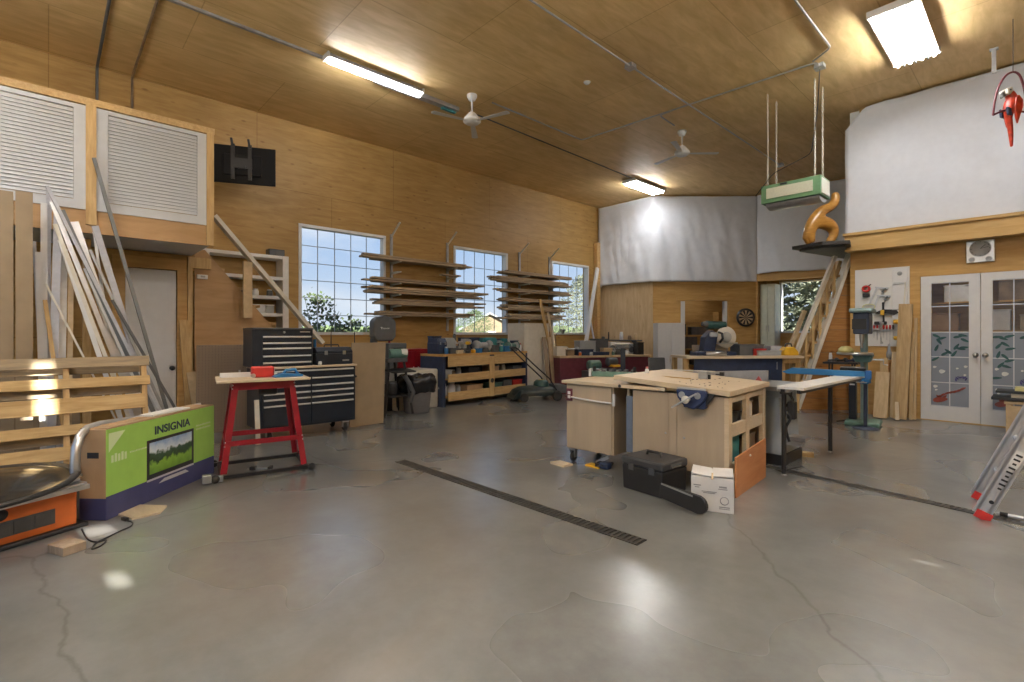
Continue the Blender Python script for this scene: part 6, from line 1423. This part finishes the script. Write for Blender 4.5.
# ---- planks leaning by the doors
def plank(label, x0t, x1t, yt, x0b, x1b, yb, Y0, th, m, lean_=.06, yt2=None):
    """plank standing against the wall: top edge and foot in picture coordinates on planes near the wall"""
    a, b, c, d = OY(x0t, yt, Y0), OY(x1t, yt if yt2 is None else yt2, Y0), OY(x1b, yb, Y0-lean_*2), OY(x0b, yb, Y0-lean_*2)
    zt = (a.z+b.z)/2; w = ((b.x-a.x)+(c.x-d.x))/2; xm = (a.x+b.x)/2; xb_ = (c.x+d.x)/2; ft = Vector((xb_, Y0-lean_*2, .012)); tp = Vector((xm, Y0, zt))
    o = MB().beam((0, 0, 0), tp-ft, th, w, (1, 0, 0)).build('plank', m); o.location = ft; tag(o, label, 'board', 'planks beside the glass doors'); return o
m_oak = wood('oak_plank', (.44, .31, .15), (.60, .45, .25), (9, 9, 1), .5, 0, None, None, 3)
m_oak2 = wood('oak_plank_pale', (.54, .41, .24), (.68, .54, .34), (9, 9, 1), .5, 0, None, None, 3)
plank('tallest wide oak plank in the stack left of the glass doors', 901, 911, 304, 891, 909, 429, YF-.20, .03, m_oak)
plank('oak plank just left of the tallest one, ending below the drills', 893, 905, 352, 889, 905, 425, YF-.12, .03, m_oak2)
plank('narrow oak board at the right side of the plank stack', 911.5, 915, 332, 909, 913, 427, YF-.14, .03, m_oak)
plank('thin oak edge board nearest the glass doors', 914.5, 917.5, 318, 913, 916, 425, YF-.08, .025, m_oak2)
plank('short wide pale board with a stepped top in the plank stack', 877, 889, 372, 872, 888, 424, YF-.28, .025, m_oak2)
plank('medium narrow board beside the short pale one', 880, 888, 358, 881, 889, 421, YF-.16, .02, m_oak)
plank('very short pale offcut standing in front of the plank stack', 895.5, 898, 402, 895, 900, 427, YF-.34, .02, m_maple)
plank('dark brown bark-edged board behind the short pale ones', 882, 891, 362, 872, 880, 415, YF-.06, .03, m_siding)
# ---- clock
v = OY(980.5, 251.5, YF-.0); t = thing('wall_clock', 'silver square clock with gauges above the glass doors', 'clock', v); w_, h_ = .29, .30
MB().box((0, -.02, 0), (w_, .04, h_), bev=.006).build('case', m_alu, t); MB().lathe([(0, 0), (.108, 0), (.112, -.004), (.112, 0)], (0, -.043, .035), 32, 'Y').build('dial', mat('dial_grey', (.35, .36, .37), .4), t)
for s_ in (-1, 1): MB().lathe([(0, 0), (.03, 0), (.034, -.003), (.034, 0)], (s_*.085, -.043, -.11), 18, 'Y').build('gauge', mat('dial_grey', (0, 0, 0)), t)
MB().beam((0, -.047, .035), (.05, -.047, .085), .006, .003, (0, 1, 0)).build('hour_hand', m_black, t); MB().beam((0, -.048, .035), (.085, -.048, .055), .004, .002, (0, 1, 0)).build('minute_hand', m_black, t)
for k in range(12):
    a = k*PI/6; MB().box((.095*math.cos(a), -.045, .035+.095*math.sin(a)), (.008, .003, .008)).build('hour_mark', m_black, t)
# ---- parrot on a ring
YP = 7.9; pc = OY(1010, 112, YP); dpp = Vector((-SN, CS, 0)).dot(pc); s = dpp/F
pr = thing('parrot_ornament', 'red carved parrot with blue wings perched on a hanging ring', 'parrot ornament', pc, YAW)
def PP(px, py, y=0): return Vector(((px-1010)*s, y, (112-py)*s))
ringp = [PP(993, 115), PP(995, 100), PP(999, 86), PP(1006, 75.5), PP(1014, 72), PP(1020, 76), PP(1024, 88), PP(1026, 100), PP(1027, 112)]
MB().tube(smooth(ringp), .011, 8).build('ring', m_maroon, pr); MB().tube([PP(993, 115), PP(1003, 110.5), PP(1027, 112)], .011, 8).build('perch', m_maroon, pr)
MB().tube([PP(1013, 72), PP(1013, 60), Vector((PP(1013, 60).x, 0, ZC-pc.z-.01))], .004, 6).build('wire', m_black, pr)
me = bpy.data.meshes.new('body'); bm = bmesh.new(); sk_ = bm.verts.layers.skin.verify(); pv = None
for i, (px, py, r) in enumerate(((1008, 92, 3.6), (1010, 94, 4.6), (1012, 99, 5.0), (1011, 105, 6.0), (1009, 111, 5.6), (1008, 117, 3.4), (1010, 126, 2.6), (1011, 136, 2.0), (1011.5, 147, 1.2))):
    v = bm.verts.new(PP(px, py)); v[sk_].radius = (r*s, r*s*.9)
    if pv: bm.edges.new((pv, v))
    if i == 3: v[sk_].use_root = True
    pv = v
bm.to_mesh(me); bm.free(); m_par = mat('parrot_red', (.50, .045, .02), .35, 0, .3, 18); me.materials.append(m_par)
o = bpy.data.objects.new('body', me); COL.objects.link(o); o.parent = pr; q = o.modifiers.new('s', 'SKIN'); q.use_smooth_shade = True; q = o.modifiers.new('d', 'SUBSURF'); q.levels = q.render_levels = 2
MB().prism([((a_[0]-1010)*s, (112-a_[1])*s) for a_ in ((1003, 90), (1008, 88.5), (1009, 93), (1006, 96.5), (1003.5, 95))], -4.8*s, 4.4*s, 'Y').build('face', m_cream, pr, bev=.01)
MB().prism([((a_[0]-1010)*s, (112-a_[1])*s) for a_ in ((1003.5, 91), (1001, 94), (1001.5, 99), (1003.5, 96.5), (1005.5, 96))], -1.6*s, 1.6*s, 'Y').build('beak', m_darkg, pr, bev=.006)
for s_ in (-1, 1):
    MB().ball(PP(1005.8, 92, s_*4.9*s-.0), .9*s, 8).build('eye', m_black, pr)
    MB().prism([((a_[0]-1010)*s, (112-a_[1])*s) for a_ in ((1013, 97), (1017, 102), (1017, 110), (1014, 119), (1012, 126), (1010, 118), (1009, 108), (1010, 100))], s_*5.2*s-.012, s_*5.2*s+.012, 'Y').build('wing', m_par, pr, bev=.008)
    MB().prism([((a_[0]-1010)*s, (112-a_[1])*s) for a_ in ((1003, 108), (1007, 110), (1008, 117), (1004, 116))], s_*3.4*s-.014, s_*3.4*s+.014, 'Y').build('wing_tip', m_navyb, pr, bev=.006)
# hook at ceiling
v = CE(994, 50); tag(MB().bb((-.02, -.02, -.30), (.02, .02, 0)).bb((-.04, -.03, -.02), (.04, .03, 0)).build('ceiling_bracket', m_galv), 'small grey bracket hanging from the ceiling left of the parrot', 'bracket'); bpy.data.objects['ceiling_bracket'].location = OY(994, 46, 8.6)*1.0; bpy.data.objects['ceiling_bracket'].location.z = ZC-.001
# ---- ladder: A-frame standing half out of frame
f1, f2 = FL(981, 519), FL(978, 500); wl = (f2-f1).length
ea = (f2-f1).normalized(); al = math.atan2(ea.y, ea.x)
ld = thing('step_ladder', 'aluminium ladder with red feet standing at the right edge', 'ladder', (f1+f2)/2, 0)
lo = ld.location; top = Vector((.80, .36, 1.98)); W2 = .42
e1 = Vector((ea.x, ea.y, 0)); A1 = -e1*wl/2; A2 = e1*max(wl/2, .2)
far = top+Vector((.75, .1, -2.15))
def rail(p, q, nm='rail'):
    m_ = MB(); m_.beam(p, q, .075, .006, e1); off_ = (q-p).normalized().cross(e1).normalized()*.035
    m_.beam(p+off_, q+off_, .006, .028, (q-p).normalized().cross(e1)); m_.beam(p-off_, q-off_, .006, .028, (q-p).normalized().cross(e1)); return m_.build(nm, m_alu, ld)
for A in (A1, A2):
    rail(A+Vector((0, 0, .03)), A+top); MB().beam(A, A+top*.026, .085, .03, e1).build('foot', m_redd, ld); rail(A+far+Vector((0, 0, .03)), A+top+Vector((.05, 0, 0)))
    MB().beam(A+far, A+far+Vector((-.02, 0, .07)), .09, .035, e1).build('foot', m_redd, ld)
for k in range(1, 8):
    f = k/8; MB().cyl(A1+top*f, A2+top*f, .016).build('rung', m_alu, ld); MB().cyl(A1+far+(top-far)*f, A2+far+(top-far)*f, .016).build('rung', m_alu, ld)
MB().beam(A1+top, A2+top, .10, .03, (1, 0, 0)).build('hinge', m_darkg, ld)
zdir = top.normalized(); nrm_ = e1.cross(zdir)
lb = MB()
lb.beam(A1+top*.10-e1*.005, A1+top*.24-e1*.005, .05, .002, e1).build('warning_sticker', m_whiteg, ld)
lb = MB()
for k in range(9): f = .107+k*.0145; lb.beam(A1+top*f-e1*.0075, A1+top*(f+.006)-e1*.0075, .034 if k % 3 else .02, .001, e1)
lb.build('sticker_print', m_black, ld)
for f in (.062, .30): MB().cyl(A1+top*f-e1*.009, A1+top*f+e1*.002, .013, None, 12).build('rung_hole', m_black, ld)
t = thing('steel_bar', 'round steel bar lying on the floor behind the ladder foot', 'bar', FL(984, 513)+Vector((.08, .0, .016)))
e_ = FL(1060, 528)-t.location; e_.z = 0
MB().cyl((0, 0, 0), e_, .014).build('bar', m_steel, t); MB().cyl((0, 0, 0), e_.normalized()*.04, .016).build('end_cap', m_black, t)
# ---- stand with black and yellow saw at the far right edge
v = DP(1024, 400, 6.3); t = thing('folding_saw_stand', 'wooden stand with a black and yellow tool cut off by the right edge', 'stand', (v.x+.04, v.y, 0), .0)
for sx_ in (-1, 1):
    for sy_ in (-1, 1): MB().box((sx_*.17, sy_*.2, .19), (.05, .05, .38)).build('leg', m_tan, t)
MB().box((0, 0, .395), (.42, .46, .03)).build('top', m_tan, t); MB().box((0, -.21, .25), (.38, .02, .22)).build('front_panel', m_tan, t)
ts = loc_item('table_top_saw', 'black tool with a yellow top on the stand at the right edge', 'saw', 0, 0, .411, 0, t)
MB().box((-.05, -.02, .03), (.56, .42, .035), bev=.006).build('base', m_black, ts); MB().box((-.04, -.02, .115), (.5, .36, .03), bev=.006).build('table', m_black, ts); MB().box((.02, -.02, .075), (.34, .3, .06)).build('body', m_cream, ts)
MB().box((.03, -.02, .15), (.30, .22, .05), bev=.01).build('cover', mat('pale_yellow', (0, 0, 0)), ts)
# ================================================================ CENTRE: big workbench, table saw, tool case, chainsaw scabbard
Q0, Q1 = Vector((-3.24, 3.75, 0)), Vector((-1.68, 3.876, 0)); d_ = Q1-Q0; aw = math.atan2(d_.y, d_.x); Lw = d_.length
wb = thing('workbench', 'large plywood workbench on casters with a maple top in the middle of the shop', 'workbench', Q0, aw)
zb, ztb, zth = .135, .774, .804
xg0, xg1 = .53, .67
Dd = .96
# left cabinet
MB().bb((.0, .02, zb), (xg0, .60, ztb-.002)).build('left_cabinet', m_cabply, wb)
MB().bb((.012, 0, zb+.01), (xg0-.012, .02, ztb-.006), bev=.002).build('left_cabinet_door', m_cabply, wb)
# slim gap with a grey upright
MB().bb((xg0+.05, .20, .05), (xg0+.075, .24, ztb-.01)).build('dark_upright', m_darkg, wb)
MB().bb((xg1+.0, .004, .20), (xg1+.062, .018, ztb-.07)).build('slate_panel', mat('slate_blue', (.13, .17, .24), .5), wb)
# right carcass
xm = (669-0)  # seam column
def xb(px, y=.0):  # local x on the front plane for a picture column
    a, b = ray(px); ex = Vector((math.cos(aw), math.sin(aw))); 
    # Q0 + x*ex = d*(a,b)
    den = ex.x*b-ex.y*a; d = (ex.x*Q0.y-ex.y*Q0.x)/den; return (a*d-Q0.x)/ex.x if False else (Vector((a*d, b*d))-Vector((Q0.x, Q0.y))).dot(ex)
xs1 = xb(669); xs2 = xb(677)
MB().bb((xg1+.066, 0, zb), (xs1-.002, .02, ztb-.012), bev=.002).build('front_panel', m_cabply, wb)
MB().bb((xs1+.002, -.004, zb), (xs2-.002, .02, ztb-.012)).build('front_stile', m_cabply, wb)
MB().bb((xs2+.0, 0, zb), (Lw-.03, .02, ztb-.012), bev=.002).build('front_panel', m_cabply, wb)
MB().bb((xg1, .02, zb), (xg1+.02, Dd, ztb-.012)).build('inner_side', m_cabply, wb)
MB().bb((xg1, .02, zb), (Lw-.04, Dd, zb+.02)).build('bottom_panel', m_cabply, wb)
MB().bb((xg1, Dd-.02, zb), (Lw-.04, Dd, ztb-.012)).build('back_panel', m_cabply, wb)
MB().bb((Lw-.36, .02, zb), (Lw-.345, Dd-.02, ztb-.012)).build('divider', m_cabply, wb)
m_fr = m_maple
for y in (.0, .42, .88): MB().bb((Lw-.035, y, .0 if y < .1 or y > .8 else zb), (Lw, y+.08, ztb-.012)).build('end_post', m_fr, wb)
for z0_, z1_ in ((.44, .54), (ztb-.06, ztb-.012), (zb, zb+.09)): 
    for ya_, yb_ in ((.08, .42), (.50, .88)): MB().bb((Lw-.03, ya_, z0_), (Lw-.004, yb_, z1_)).build('end_rail', m_fr, wb)
MB().bb((Lw-.34, .03, .47), (Lw-.03, .92, .485)).build('shelf', m_cabply, wb)
# tops
MB().bb((-.03, -.03, ztb), (1.05, 1.05, zth), bev=.003).build('left_top', m_maple, wb)
tp = MB(); m_ = Matrix.Translation((Lw+.02, 0, .773)) @ Matrix.Rotation(math.atan2(.842-.773, 1.07), 4, 'Y')
m_ = Matrix.Translation((Lw+.02, 0, .773)) @ Matrix.Rotation(math.atan2(.072, 1.07), 4, 'Y') 
tp.box((-.515, .49, .022), (1.03, 1.04, .044), M=m_, bev=.004); tp.build('right_top', m_maple, wb)
def top_z(x): return .773+.0445+(Lw+.02-x)*.0673
MB().box((Lw-.92, .5, zth+.015), (.05, .7, .033)).build('packer', m_pine, wb)
MB().box((Lw-.5, .02, .79), (.9, .03, .02)).build('top_support', m_pine, wb)
# casters
for x, y in ((.06, .05), (xg0-.06, .5), (.06, .5), (xg1+.1, .1), (xg1+.1, Dd-.1), (Lw-.2, .5)):
    c = MB().box((x, y, zb-.008), (.08, .08, .014)).box((x-.025, y, zb-.05), (.006, .05, .075)).box((x+.025, y, zb-.05), (.006, .05, .075)).build('caster', m_galv, wb)
    MB().lathe([(0, -.018), (.035, -.018), (.05, -.01), (.05, .01), (.035, .018), (0, .018)], (x, y, .051), 18, 'X').build('wheel', m_rubber, c)
MB().box((.05, -.006, ztb-.11), (.07, .012, .12), bev=.004).build('outlet_plate', m_maroon, wb); o = MB().box((.05, -.014, ztb-.09), (.03, .006, .03)).box((.05, -.014, ztb-.13), (.03, .006, .03)).build('sockets', m_white, wb)
MB().tube([(.08, -.02, ztb-.13), (.2, -.025, ztb-.137), (.38, -.025, ztb-.147), (xg0+.0, -.02, ztb-.15)], .008).build('white_cord', m_white, wb)
MB().box((xg0+.02, -.01, ztb-.12), (.02, .02, .11)).build('plug_strip', m_white, wb)
MB().lathe([(0, -.002), (.012, -.002), (.016, 0)], (.62, -.03, .79), 12, 'Y').build('dog_hole', m_black, wb)
for x, z in ((xs1-.03, .42), (xs2+.06, .40)): MB().lathe([(0, -.006), (.008, -.005), (.01, 0)], (x, 0, z), 10, 'Y').build('screw', m_galv, wb)
def ow(x, y, z): return on(wb, (x, y, z))
# wood pads under left caster and floor bits
o = MB().prism([(-.09, -.06), (.09, -.07), (.10, .05), (-.08, .06)], 0, .012).build('wood_pad', m_maple); bpy.data.objects.remove(o)
# orange plywood leaning on the end
v0, v1 = FL(736, 497), FL(765, 480); e_ = v1-v0; ao = math.atan2(e_.y, e_.x)
op = thing('orange_plywood_sheet', 'orange stained plywood offcut leaning on the right end of the workbench', 'board', v0+Vector((.005, 0, .0)), math.pi/2+aw)
zA, zB = .315, .325
MB().prism([(-.03, .0), (.74, .0), (.74, .34), (-.03, .31)], -.006, .006, 'Y').build('sheet', m_orply, op)
MB().ball((.30, -.008, .27), .010, 8).build('screw', m_white, op)
# vise
xv = xb(700); vs_ = thing('front_vise', 'blue cast vise clamped under the front edge of the workbench top', 'vise', ow(xb(695), -.04, .80), aw); vs_.scale = (.86, .9, .9)
VB = MB().prism([(-.14, .01), (.14, .01), (.14, -.05), (.10, -.10), (.03, -.16), (-.06, -.14), (-.13, -.06)], -.06, .0, 'Y'); VB.build('jaw', m_navyb if False else mat('vise_blue', (.018, .035, .11), .45), vs_, bev=.01)
MB().bb((-.08, -.02, -.15), (.12, .08, -.05)).build('body', mat('vise_blue', (0, 0, 0)), vs_)
MB().prism([(.10, -.02), (.20, -.02), (.10, -.16), (-.05, -.16)], -.0, .035, 'Y').build('rear_plate', m_black, vs_)
MB().box((0, -.03, .02), (.26, .05, .012)).build('top_plate', m_galv, vs_)
MB().cyl((-.02, -.06, -.07), (-.02, -.12, -.07), .022).lathe([(0, -.13), (.035, -.13), (.035, -.115), (0, -.115)], (-.02, 0, -.07), 16, 'Y').build('screw', m_cream, vs_)
MB().cyl((.08, -.12, -.01), (-.15, -.13, -.15), .008).build('tommy_bar', m_steel, vs_)
for x in (-.08, .07): MB().cyl((x, -.062, -.035), (x, -.07, -.035), .03, None, 14).build('guide_boss', m_galv, vs_)
# things on the top
Zl = zth+.001
t = loc_item('clamp_guide', 'dark green router jig with knobs lying on the left top of the workbench', 'jig', .16, .66, Zl, .35, wb); t.scale = (.85, 1, 1.35)
MB().box((0, 0, .02), (.56, .10, .04), bev=.006).build('base', m_green, t)
for k in range(6): MB().box((-.22+k*.09, 0, .048), (.05, .08, .018), bev=.004).build('finger', m_darkg, t)
for s_ in (-1, 1): MB().cyl((s_*.25, -.03, .04), (s_*.25, -.03, .08), .02, None, 12).build('knob', m_black, t)
MB().box((-.30, 0, .03), (.03, .12, .06)).build('end_plate', m_white, t)
t = loc_item('roller_stand', 'dark T-shaped roller stand behind the workbench before the maroon bench', 'stand', 0, 0, 0, .5, wb); v = DP(623, 400, 6.3); t.location = (v.x, v.y, 0)
MB().box((0, 0, 1.10), (.16, .07, .05), bev=.01).build('head', m_darkg, t); MB().box((0, 0, .56), (.06, .06, 1.04)).build('post', m_navy, t); MB().beam((-.28, 0, .04), (.28, 0, .04), .05, .04).build('foot', m_black, t); MB().box((0, 0, .06), (.04, .5, .04)).build('foot', m_black, t)
MB().cyl((-.09, 0, 1.135), (.09, 0, 1.135), .018).build('roller', m_steel, t)
def ont(px, py):
    """spot on the right top"""
    z = .84
    for _ in range(4):
        v = FL(px, py, z); rel = v-Q0; x = rel.x*math.cos(aw)+rel.y*math.sin(aw); y = -rel.x*math.sin(aw)+rel.y*math.cos(aw); z = top_z(x)
    return x, y, z+.002
def item_top(nm, label, cat, px, py, rz=0):
    x, y, z = ont(px, py); return thing(nm, label, cat, ow(x, y, z), aw+rz)
t = item_top('steel_block', 'square grey metal block with a knob on the workbench top', 'block', 704, 379, -.1)
MB().box((0, 0, .035), (.085, .05, .07), bev=.003).build('block', m_galv, t); MB().box((.05, .0, .02), (.02, .02, .04)).build('knob', m_black, t)
t = item_top('small_black_box', 'small black box lying on the workbench top right of the metal block', 'box', 722, 376, .1); MB().box((0, 0, .018), (.04, .035, .036), bev=.003).build('case', m_black, t); MB().cyl((-.02, 0, .012), (-.06, 0, .012), .006).build('plug', m_black, t)
t = item_top('paint_bottle', 'small white bottle with a pink cap near the left of the workbench top', 'bottle', 647, 373, 0)
MB().lathe([(0, 0), (.018, 0), (.02, .01), (.018, .035), (.01, .045)], n=12).build('body', m_white, t); MB().lathe([(.012, .045), (.012, .062), (0, .062)], n=12).build('cap', mat('pink', (.6, .2, .2), .4), t)
t = item_top('wood_lath', 'thin pale lath lying across the back of the workbench top', 'lath', 690, 371, .1); MB().box((0, 0, .005), (.5, .03, .01)).build('lath', m_cream, t)
t = item_top('wood_lath', 'short thin stick lying at the front left of the workbench top', 'lath', 676, 378, -.2); MB().box((0, 0, .004), (.3, .02, .008)).build('lath', m_pine, t)
R = random.Random(9); cb = MB()
for k in range(26):
    x, y = Lw-.45+R.random()*.42, .05+R.random()*.7; cb.box((x, y, top_z(x)+.003), (.006+.014*R.random(), .005, .003), R.random()*3)
o = cb.build('wood_chips', m_darkg); o.location = Q0; o.rotation_euler = (0, 0, aw); o['kind'] = 'stuff'; o['label'] = 'scattered small chips on the right end of the workbench top'; o['category'] = 'chips'
# shelf contents in the end bays
t = thing('abrasive_reel', 'round grey reel inside the upper end bay of the workbench', 'reel', ow(Lw-.16, .28, .4865), aw); MB().lathe([(0, -.04), (.10, -.04), (.11, 0), (.10, .04), (0, .04)], (0, 0, .111), 22, 'X').build('reel', m_grayp, t); MB().lathe([(0, -.045), (.03, -.045), (.03, .045), (0, .045)], (0, 0, .111), 14, 'X').build('hub', m_black, t)
binbox('storage_box', 'dark box in the upper front bay beside the grey reel', ow(Lw-.17, .45, .4865), .2, .1, .1, m_darkg, aw)
binbox('storage_box', 'pale bundle in the upper rear bay of the workbench end', ow(Lw-.17, .70, .4865), .2, .22, .16, m_cream, aw)
binbox('storage_box', 'deep blue box in the lower front bay of the workbench end', ow(Lw-.18, .28, zb+.0215), .24, .30, .24, m_teal, aw)
binbox('storage_box', 'brown box in the lower rear bay of the workbench end', ow(Lw-.18, .70, zb+.0215), .24, .32, .2, m_brown, aw)
# bits on the floor by the gap
t = thing('floor_cable', 'tangle of dark cable and a trigger gun on the floor under the workbench gap', 'cable', FL(604, 468))
MB().tube(smooth([Vector(((math.cos(k*1.1)*(.05+.01*(k % 3))), math.sin(k*1.3)*.06, .012+.012*(k % 4))) for k in range(26)], 4), .008, 6).build('cable', m_black, t)
MB().beam((-.10, .02, .03), (.02, .05, .10), .03, .03).beam((.02, .05, .10), (.08, .05, .22), .025, .02).build('gun', m_galv, t); MB().box((.03, -.02, .035), (.10, .08, .06), bev=.015).build('reel', m_navyb, t); MB().box((-.09, -.02, .008), (.16, .10, .014)).build('pad', m_yellow, t)
o = MB().prism([(-.10, -.05), (.08, -.06), (.10, .05), (-.07, .06)], 0, .02).build('wood_pad', m_maple); o.location = FL(573, 464)+Vector((-.06, -.10, 0)); tag(o, 'pale wood pad on the floor by the left caster of the workbench', 'pad')
# black tool case
k0, k1 = FL(622, 487), FL(662.5, 499.5)
e_ = k1-k0; ak = math.atan2(e_.y, e_.x); lk = e_.length
cs_ = thing('black_tool_case', 'black plastic case with a folding lid handle on the floor before the workbench', 'case', (k0+k1)/2, ak)
wc, dc_, hc_ = lk, .33, .285
MB().prism([(-wc/2+.01, 0), (wc/2-.01, 0), (wc/2, .20), (-wc/2, .20)], 0, dc_, 'Y').build('case_body', m_black, cs_, bev=.012)
MB().box((0, dc_/2, .235), (wc+.012, dc_+.012, .07), bev=.02).build('lid', mat('dark_plastic', (.045, .047, .052), .5), cs_)
MB().tube([(-.07, dc_/2, .27), (-.06, dc_/2, .30), (.06, dc_/2, .30), (.07, dc_/2, .27)], .012).build('handle', m_black, cs_)
MB().box((wc/2+.006, dc_/2, .235), (.012, .14, .03)).build('end_latch', m_darkg, cs_); MB().box((wc/2+.013, dc_/2, .225), (.004, .12, .008)).build('latch_bar', m_steel, cs_)
MB().box((-wc*.25, -.004, .19), (.05, .01, .05)).build('latch', m_darkg, cs_); MB().box((wc*.25, -.004, .19), (.05, .01, .05)).build('latch', m_darkg, cs_)
# chainsaw bar in its scabbard
a_, b_ = DP(664, 485, 3.95), DP(704, 505.5, 3.62); a_ = FL(661, 489, .10); b_ = FL(707, 508, .07)
sb_ = thing('chainsaw_scabbard', 'long black rounded chainsaw bar cover sticking out right of the black case', 'scabbard', a_, 0)
dv = b_-a_; Lc = dv.length; z = dv.normalized(); y = Vector((0, 0, 1))-z*z.z; y.normalize(); xx = y.cross(z); Mx = Matrix((z, y, z.cross(y))).transposed().to_4x4()
pl = [(0, .045), (Lc-.06, .062)]+[(Lc-.06+.062*math.cos(PI/2-PI*k/10), .062*math.sin(PI/2-PI*k/10)) for k in range(11)]+[(Lc-.06, -.062), (0, -.06)]
MB().prism(pl, -.016, .016, 'Z', Mx).build('cover', m_black, sb_, bev=.005)
MB().box((Lc*.38, .048, .017), (Lc*.7, .012, .004), M=Mx).build('bar_edge', m_galv, sb_)
# white carton
c0_, c1_ = FL(691, 509), FL(734, 514.5); e_ = c1_-c0_; acx = math.atan2(e_.y, e_.x); lc = e_.length; hcx = .245
bx = thing('white_carton', 'white printed carton with worn folded flaps in front of the workbench end', 'carton', (c0_+c1_)/2, acx)
MB().bb((-lc/2, 0, 0), (lc/2, .24, hcx), bev=.003).build('carton_body', m_whiteg, bx)
for sx_, rr in ((-1, .10), (1, -.05)): MB().box((sx_*lc/4, .12, hcx+.010), (lc/2-.004, .245, .004), ry=rr).build('flap', m_whiteg, bx)
MB().box((0, .0, hcx+.006), (.012, .10, .004), rx=.2).build('tape', m_tan, bx)
pr_ = MB()
for k, (x, z, w, h) in enumerate(((-.1, .18, .05, .008), (-.1, .165, .03, .006), (.07, .18, .05, .012), (.07, .165, .06, .006), (-.02, .14, .10, .005), (-.02, .13, .08, .005), (.08, .04, .07, .008), (.08, .028, .07, .006))): pr_.bb((x-w/2, -.0015, z-h/2), (x+w/2, .001, z+h/2))
pr_.lathe([(.024, -.0015), (.030, -.0015), (.030, 0), (.024, 0)], (.08, 0, .085), 20, 'Y').build('print', mat('print_faded', (.30, .30, .31), .6), bx)
# ---------------- table saw behind the bench
ts_ = thing('cabinet_table_saw', 'grey cabinet table saw with cast wings behind the workbench end', 'saw', (-1.98, 5.12, 0), 0)
m_saw = mat('saw_grey', (.36, .40, .44), .4, 0, .04)
MB().prism([(-.24, .10), (.27, .10), (.24, .66), (-.24, .66)], .0, .5, 'Y').build('cabinet', m_saw, ts_, bev=.008)
MB().box((.02, .25, .05), (.54, .52, .10), bev=.004).build('plinth', m_black, ts_)
MB().bb((-.85, -.14, .725), (.30, .56, .765), bev=.003).build('table_top', m_steel, ts_); MB().bb((-.3, -.04, .66), (.28, .52, .725)).build('trunnion_housing', m_saw, ts_)
MB().lathe([(.07, 0), (.085, -.012), (.07, -.024), (.06, -.012), (.07, 0)], (.05, -.03, .45), 20, 'Y').build('hand_wheel', m_black, ts_)
MB().bb((.27, .1, .24), (.44, .28, .27)).bb((.28, .06, .20), (.42, .16, .235)).build('foot_pedal', m_galv, ts_)
MB().prism([(-.85, .765), (.12, .765), (.12, .90), (.0, .895), (-.85, .83)], .05, .075, 'Y').build('rip_fence', m_galv, ts_)
MB().prism([(.02, .765), (.13, .765), (.075, .85)], -.06, -.045, 'Y').build('red_guard', mat('guard_pink', (.50, .10, .10), .4), ts_)
wgt = thing('extension_table', 'pale extension table on black legs with a blue rail right of the table saw', 'table', (-1.62, 4.72, 0), -.02)
MB().bb((-.0, .0, .775), (.22, 1.95, .80), bev=.002).build('table_top', m_whiteg, wgt)
for x in (.03, .16): MB().bb((x, 0, .745), (x+.03, 1.9, .775)).build('side_rail', m_blackm, wgt)
for x, y in ((.03, .08), (.03, 1.38)):
    l = MB().cyl((x, y, .01), (x, y, .75), .02, None, 10).build('leg', m_black, wgt); MB().lathe([(0, 0), (.025, 0), (.02, .015), (0, .015)], (x, y, 0), 12).build('foot_pad', m_steel, l)
MB().tube([(.03, .08, .03), (.25, .14, .05), (.10, .32, .05), (.03, .08, .04)], .007).build('foot_brace', m_black, wgt)
for k in range(6): MB().box((.03+.03*(k % 3), .03+.035*(k//3), .765-.02*(k % 2)), (.07, .02, .035), .4*k, bev=.006).build('clamp_head', m_black if k % 2 else m_galv, wgt)
MB().tube(smooth([Vector(p) for p in ((.05, .1, .75), (.09, .12, .66), (.02, .10, .60), (.08, .09, .52), (.04, .10, .42), (.06, .12, .3))]), .012, 7).build('hanging_cable', m_black, wgt)
MB().box((.08, .13, .58), (.07, .07, .16), bev=.015).build('switch', m_black, wgt)
bl = thing('blue_fence_rail', 'bright blue rail lying across the far end of the extension table', 'rail', OX(787, 371, -1.95)*1.0, 0)
pA, pB = FL(788, 371, .83), FL(866, 374, .83); bl.location = (pA.x, pA.y, .801); e_ = pB-pA; bl.rotation_euler = (0, 0, math.atan2(e_.y, e_.x)); lb_ = e_.length
MB().prism([(.0, .0), (lb_, .0), (lb_, .055), (.04, .07), (-.06, .02)], -.03, .03, 'Y').build('rail', m_bblue, bl, bev=.003); MB().box((lb_+.02, 0, .02), (.06, .10, .09), bev=.01).build('end_bracket', m_blue, bl)
t = thing('roller_support_stand', 'black square post stand on spread feet carrying the rail end', 'stand', FL(853, 423)); 
MB().box((0, 0, .38), (.085, .085, .72), bev=.004).build('post', m_navy, t); MB().box((0, -.044, .55), (.06, .004, .02)).build('label_plate', m_white, t)
for k in range(4): a = k*PI/2+.4; MB().beam((0, 0, .05), (.20*math.cos(a), .20*math.sin(a), .012), .03, .02).build('foot', m_black, t)
MB().box((0, 0, .755), (.30, .10, .03)).build('head', m_black, t); MB().cyl((-.15, 0, .785), (.15, 0, .785), .016).build('roller', m_steel, t)
t = thing('wood_wedge', 'small brown wood block on the floor behind the table saw legs', 'block', FL(806, 456)); MB().box((0, .0, .02), (.14, .09, .04), .3).build('block', m_pal1, t)
t = thing('wood_batten', 'pale board end hanging below the blue rail near the stair', 'board', DP(802, 398, 7.2)); o = MB().beam((0, 0, -.02), (.14, .05, .42), .07, .02, (1, 0, 0)); t.location.z = .0
bpy.data.objects.remove(t)
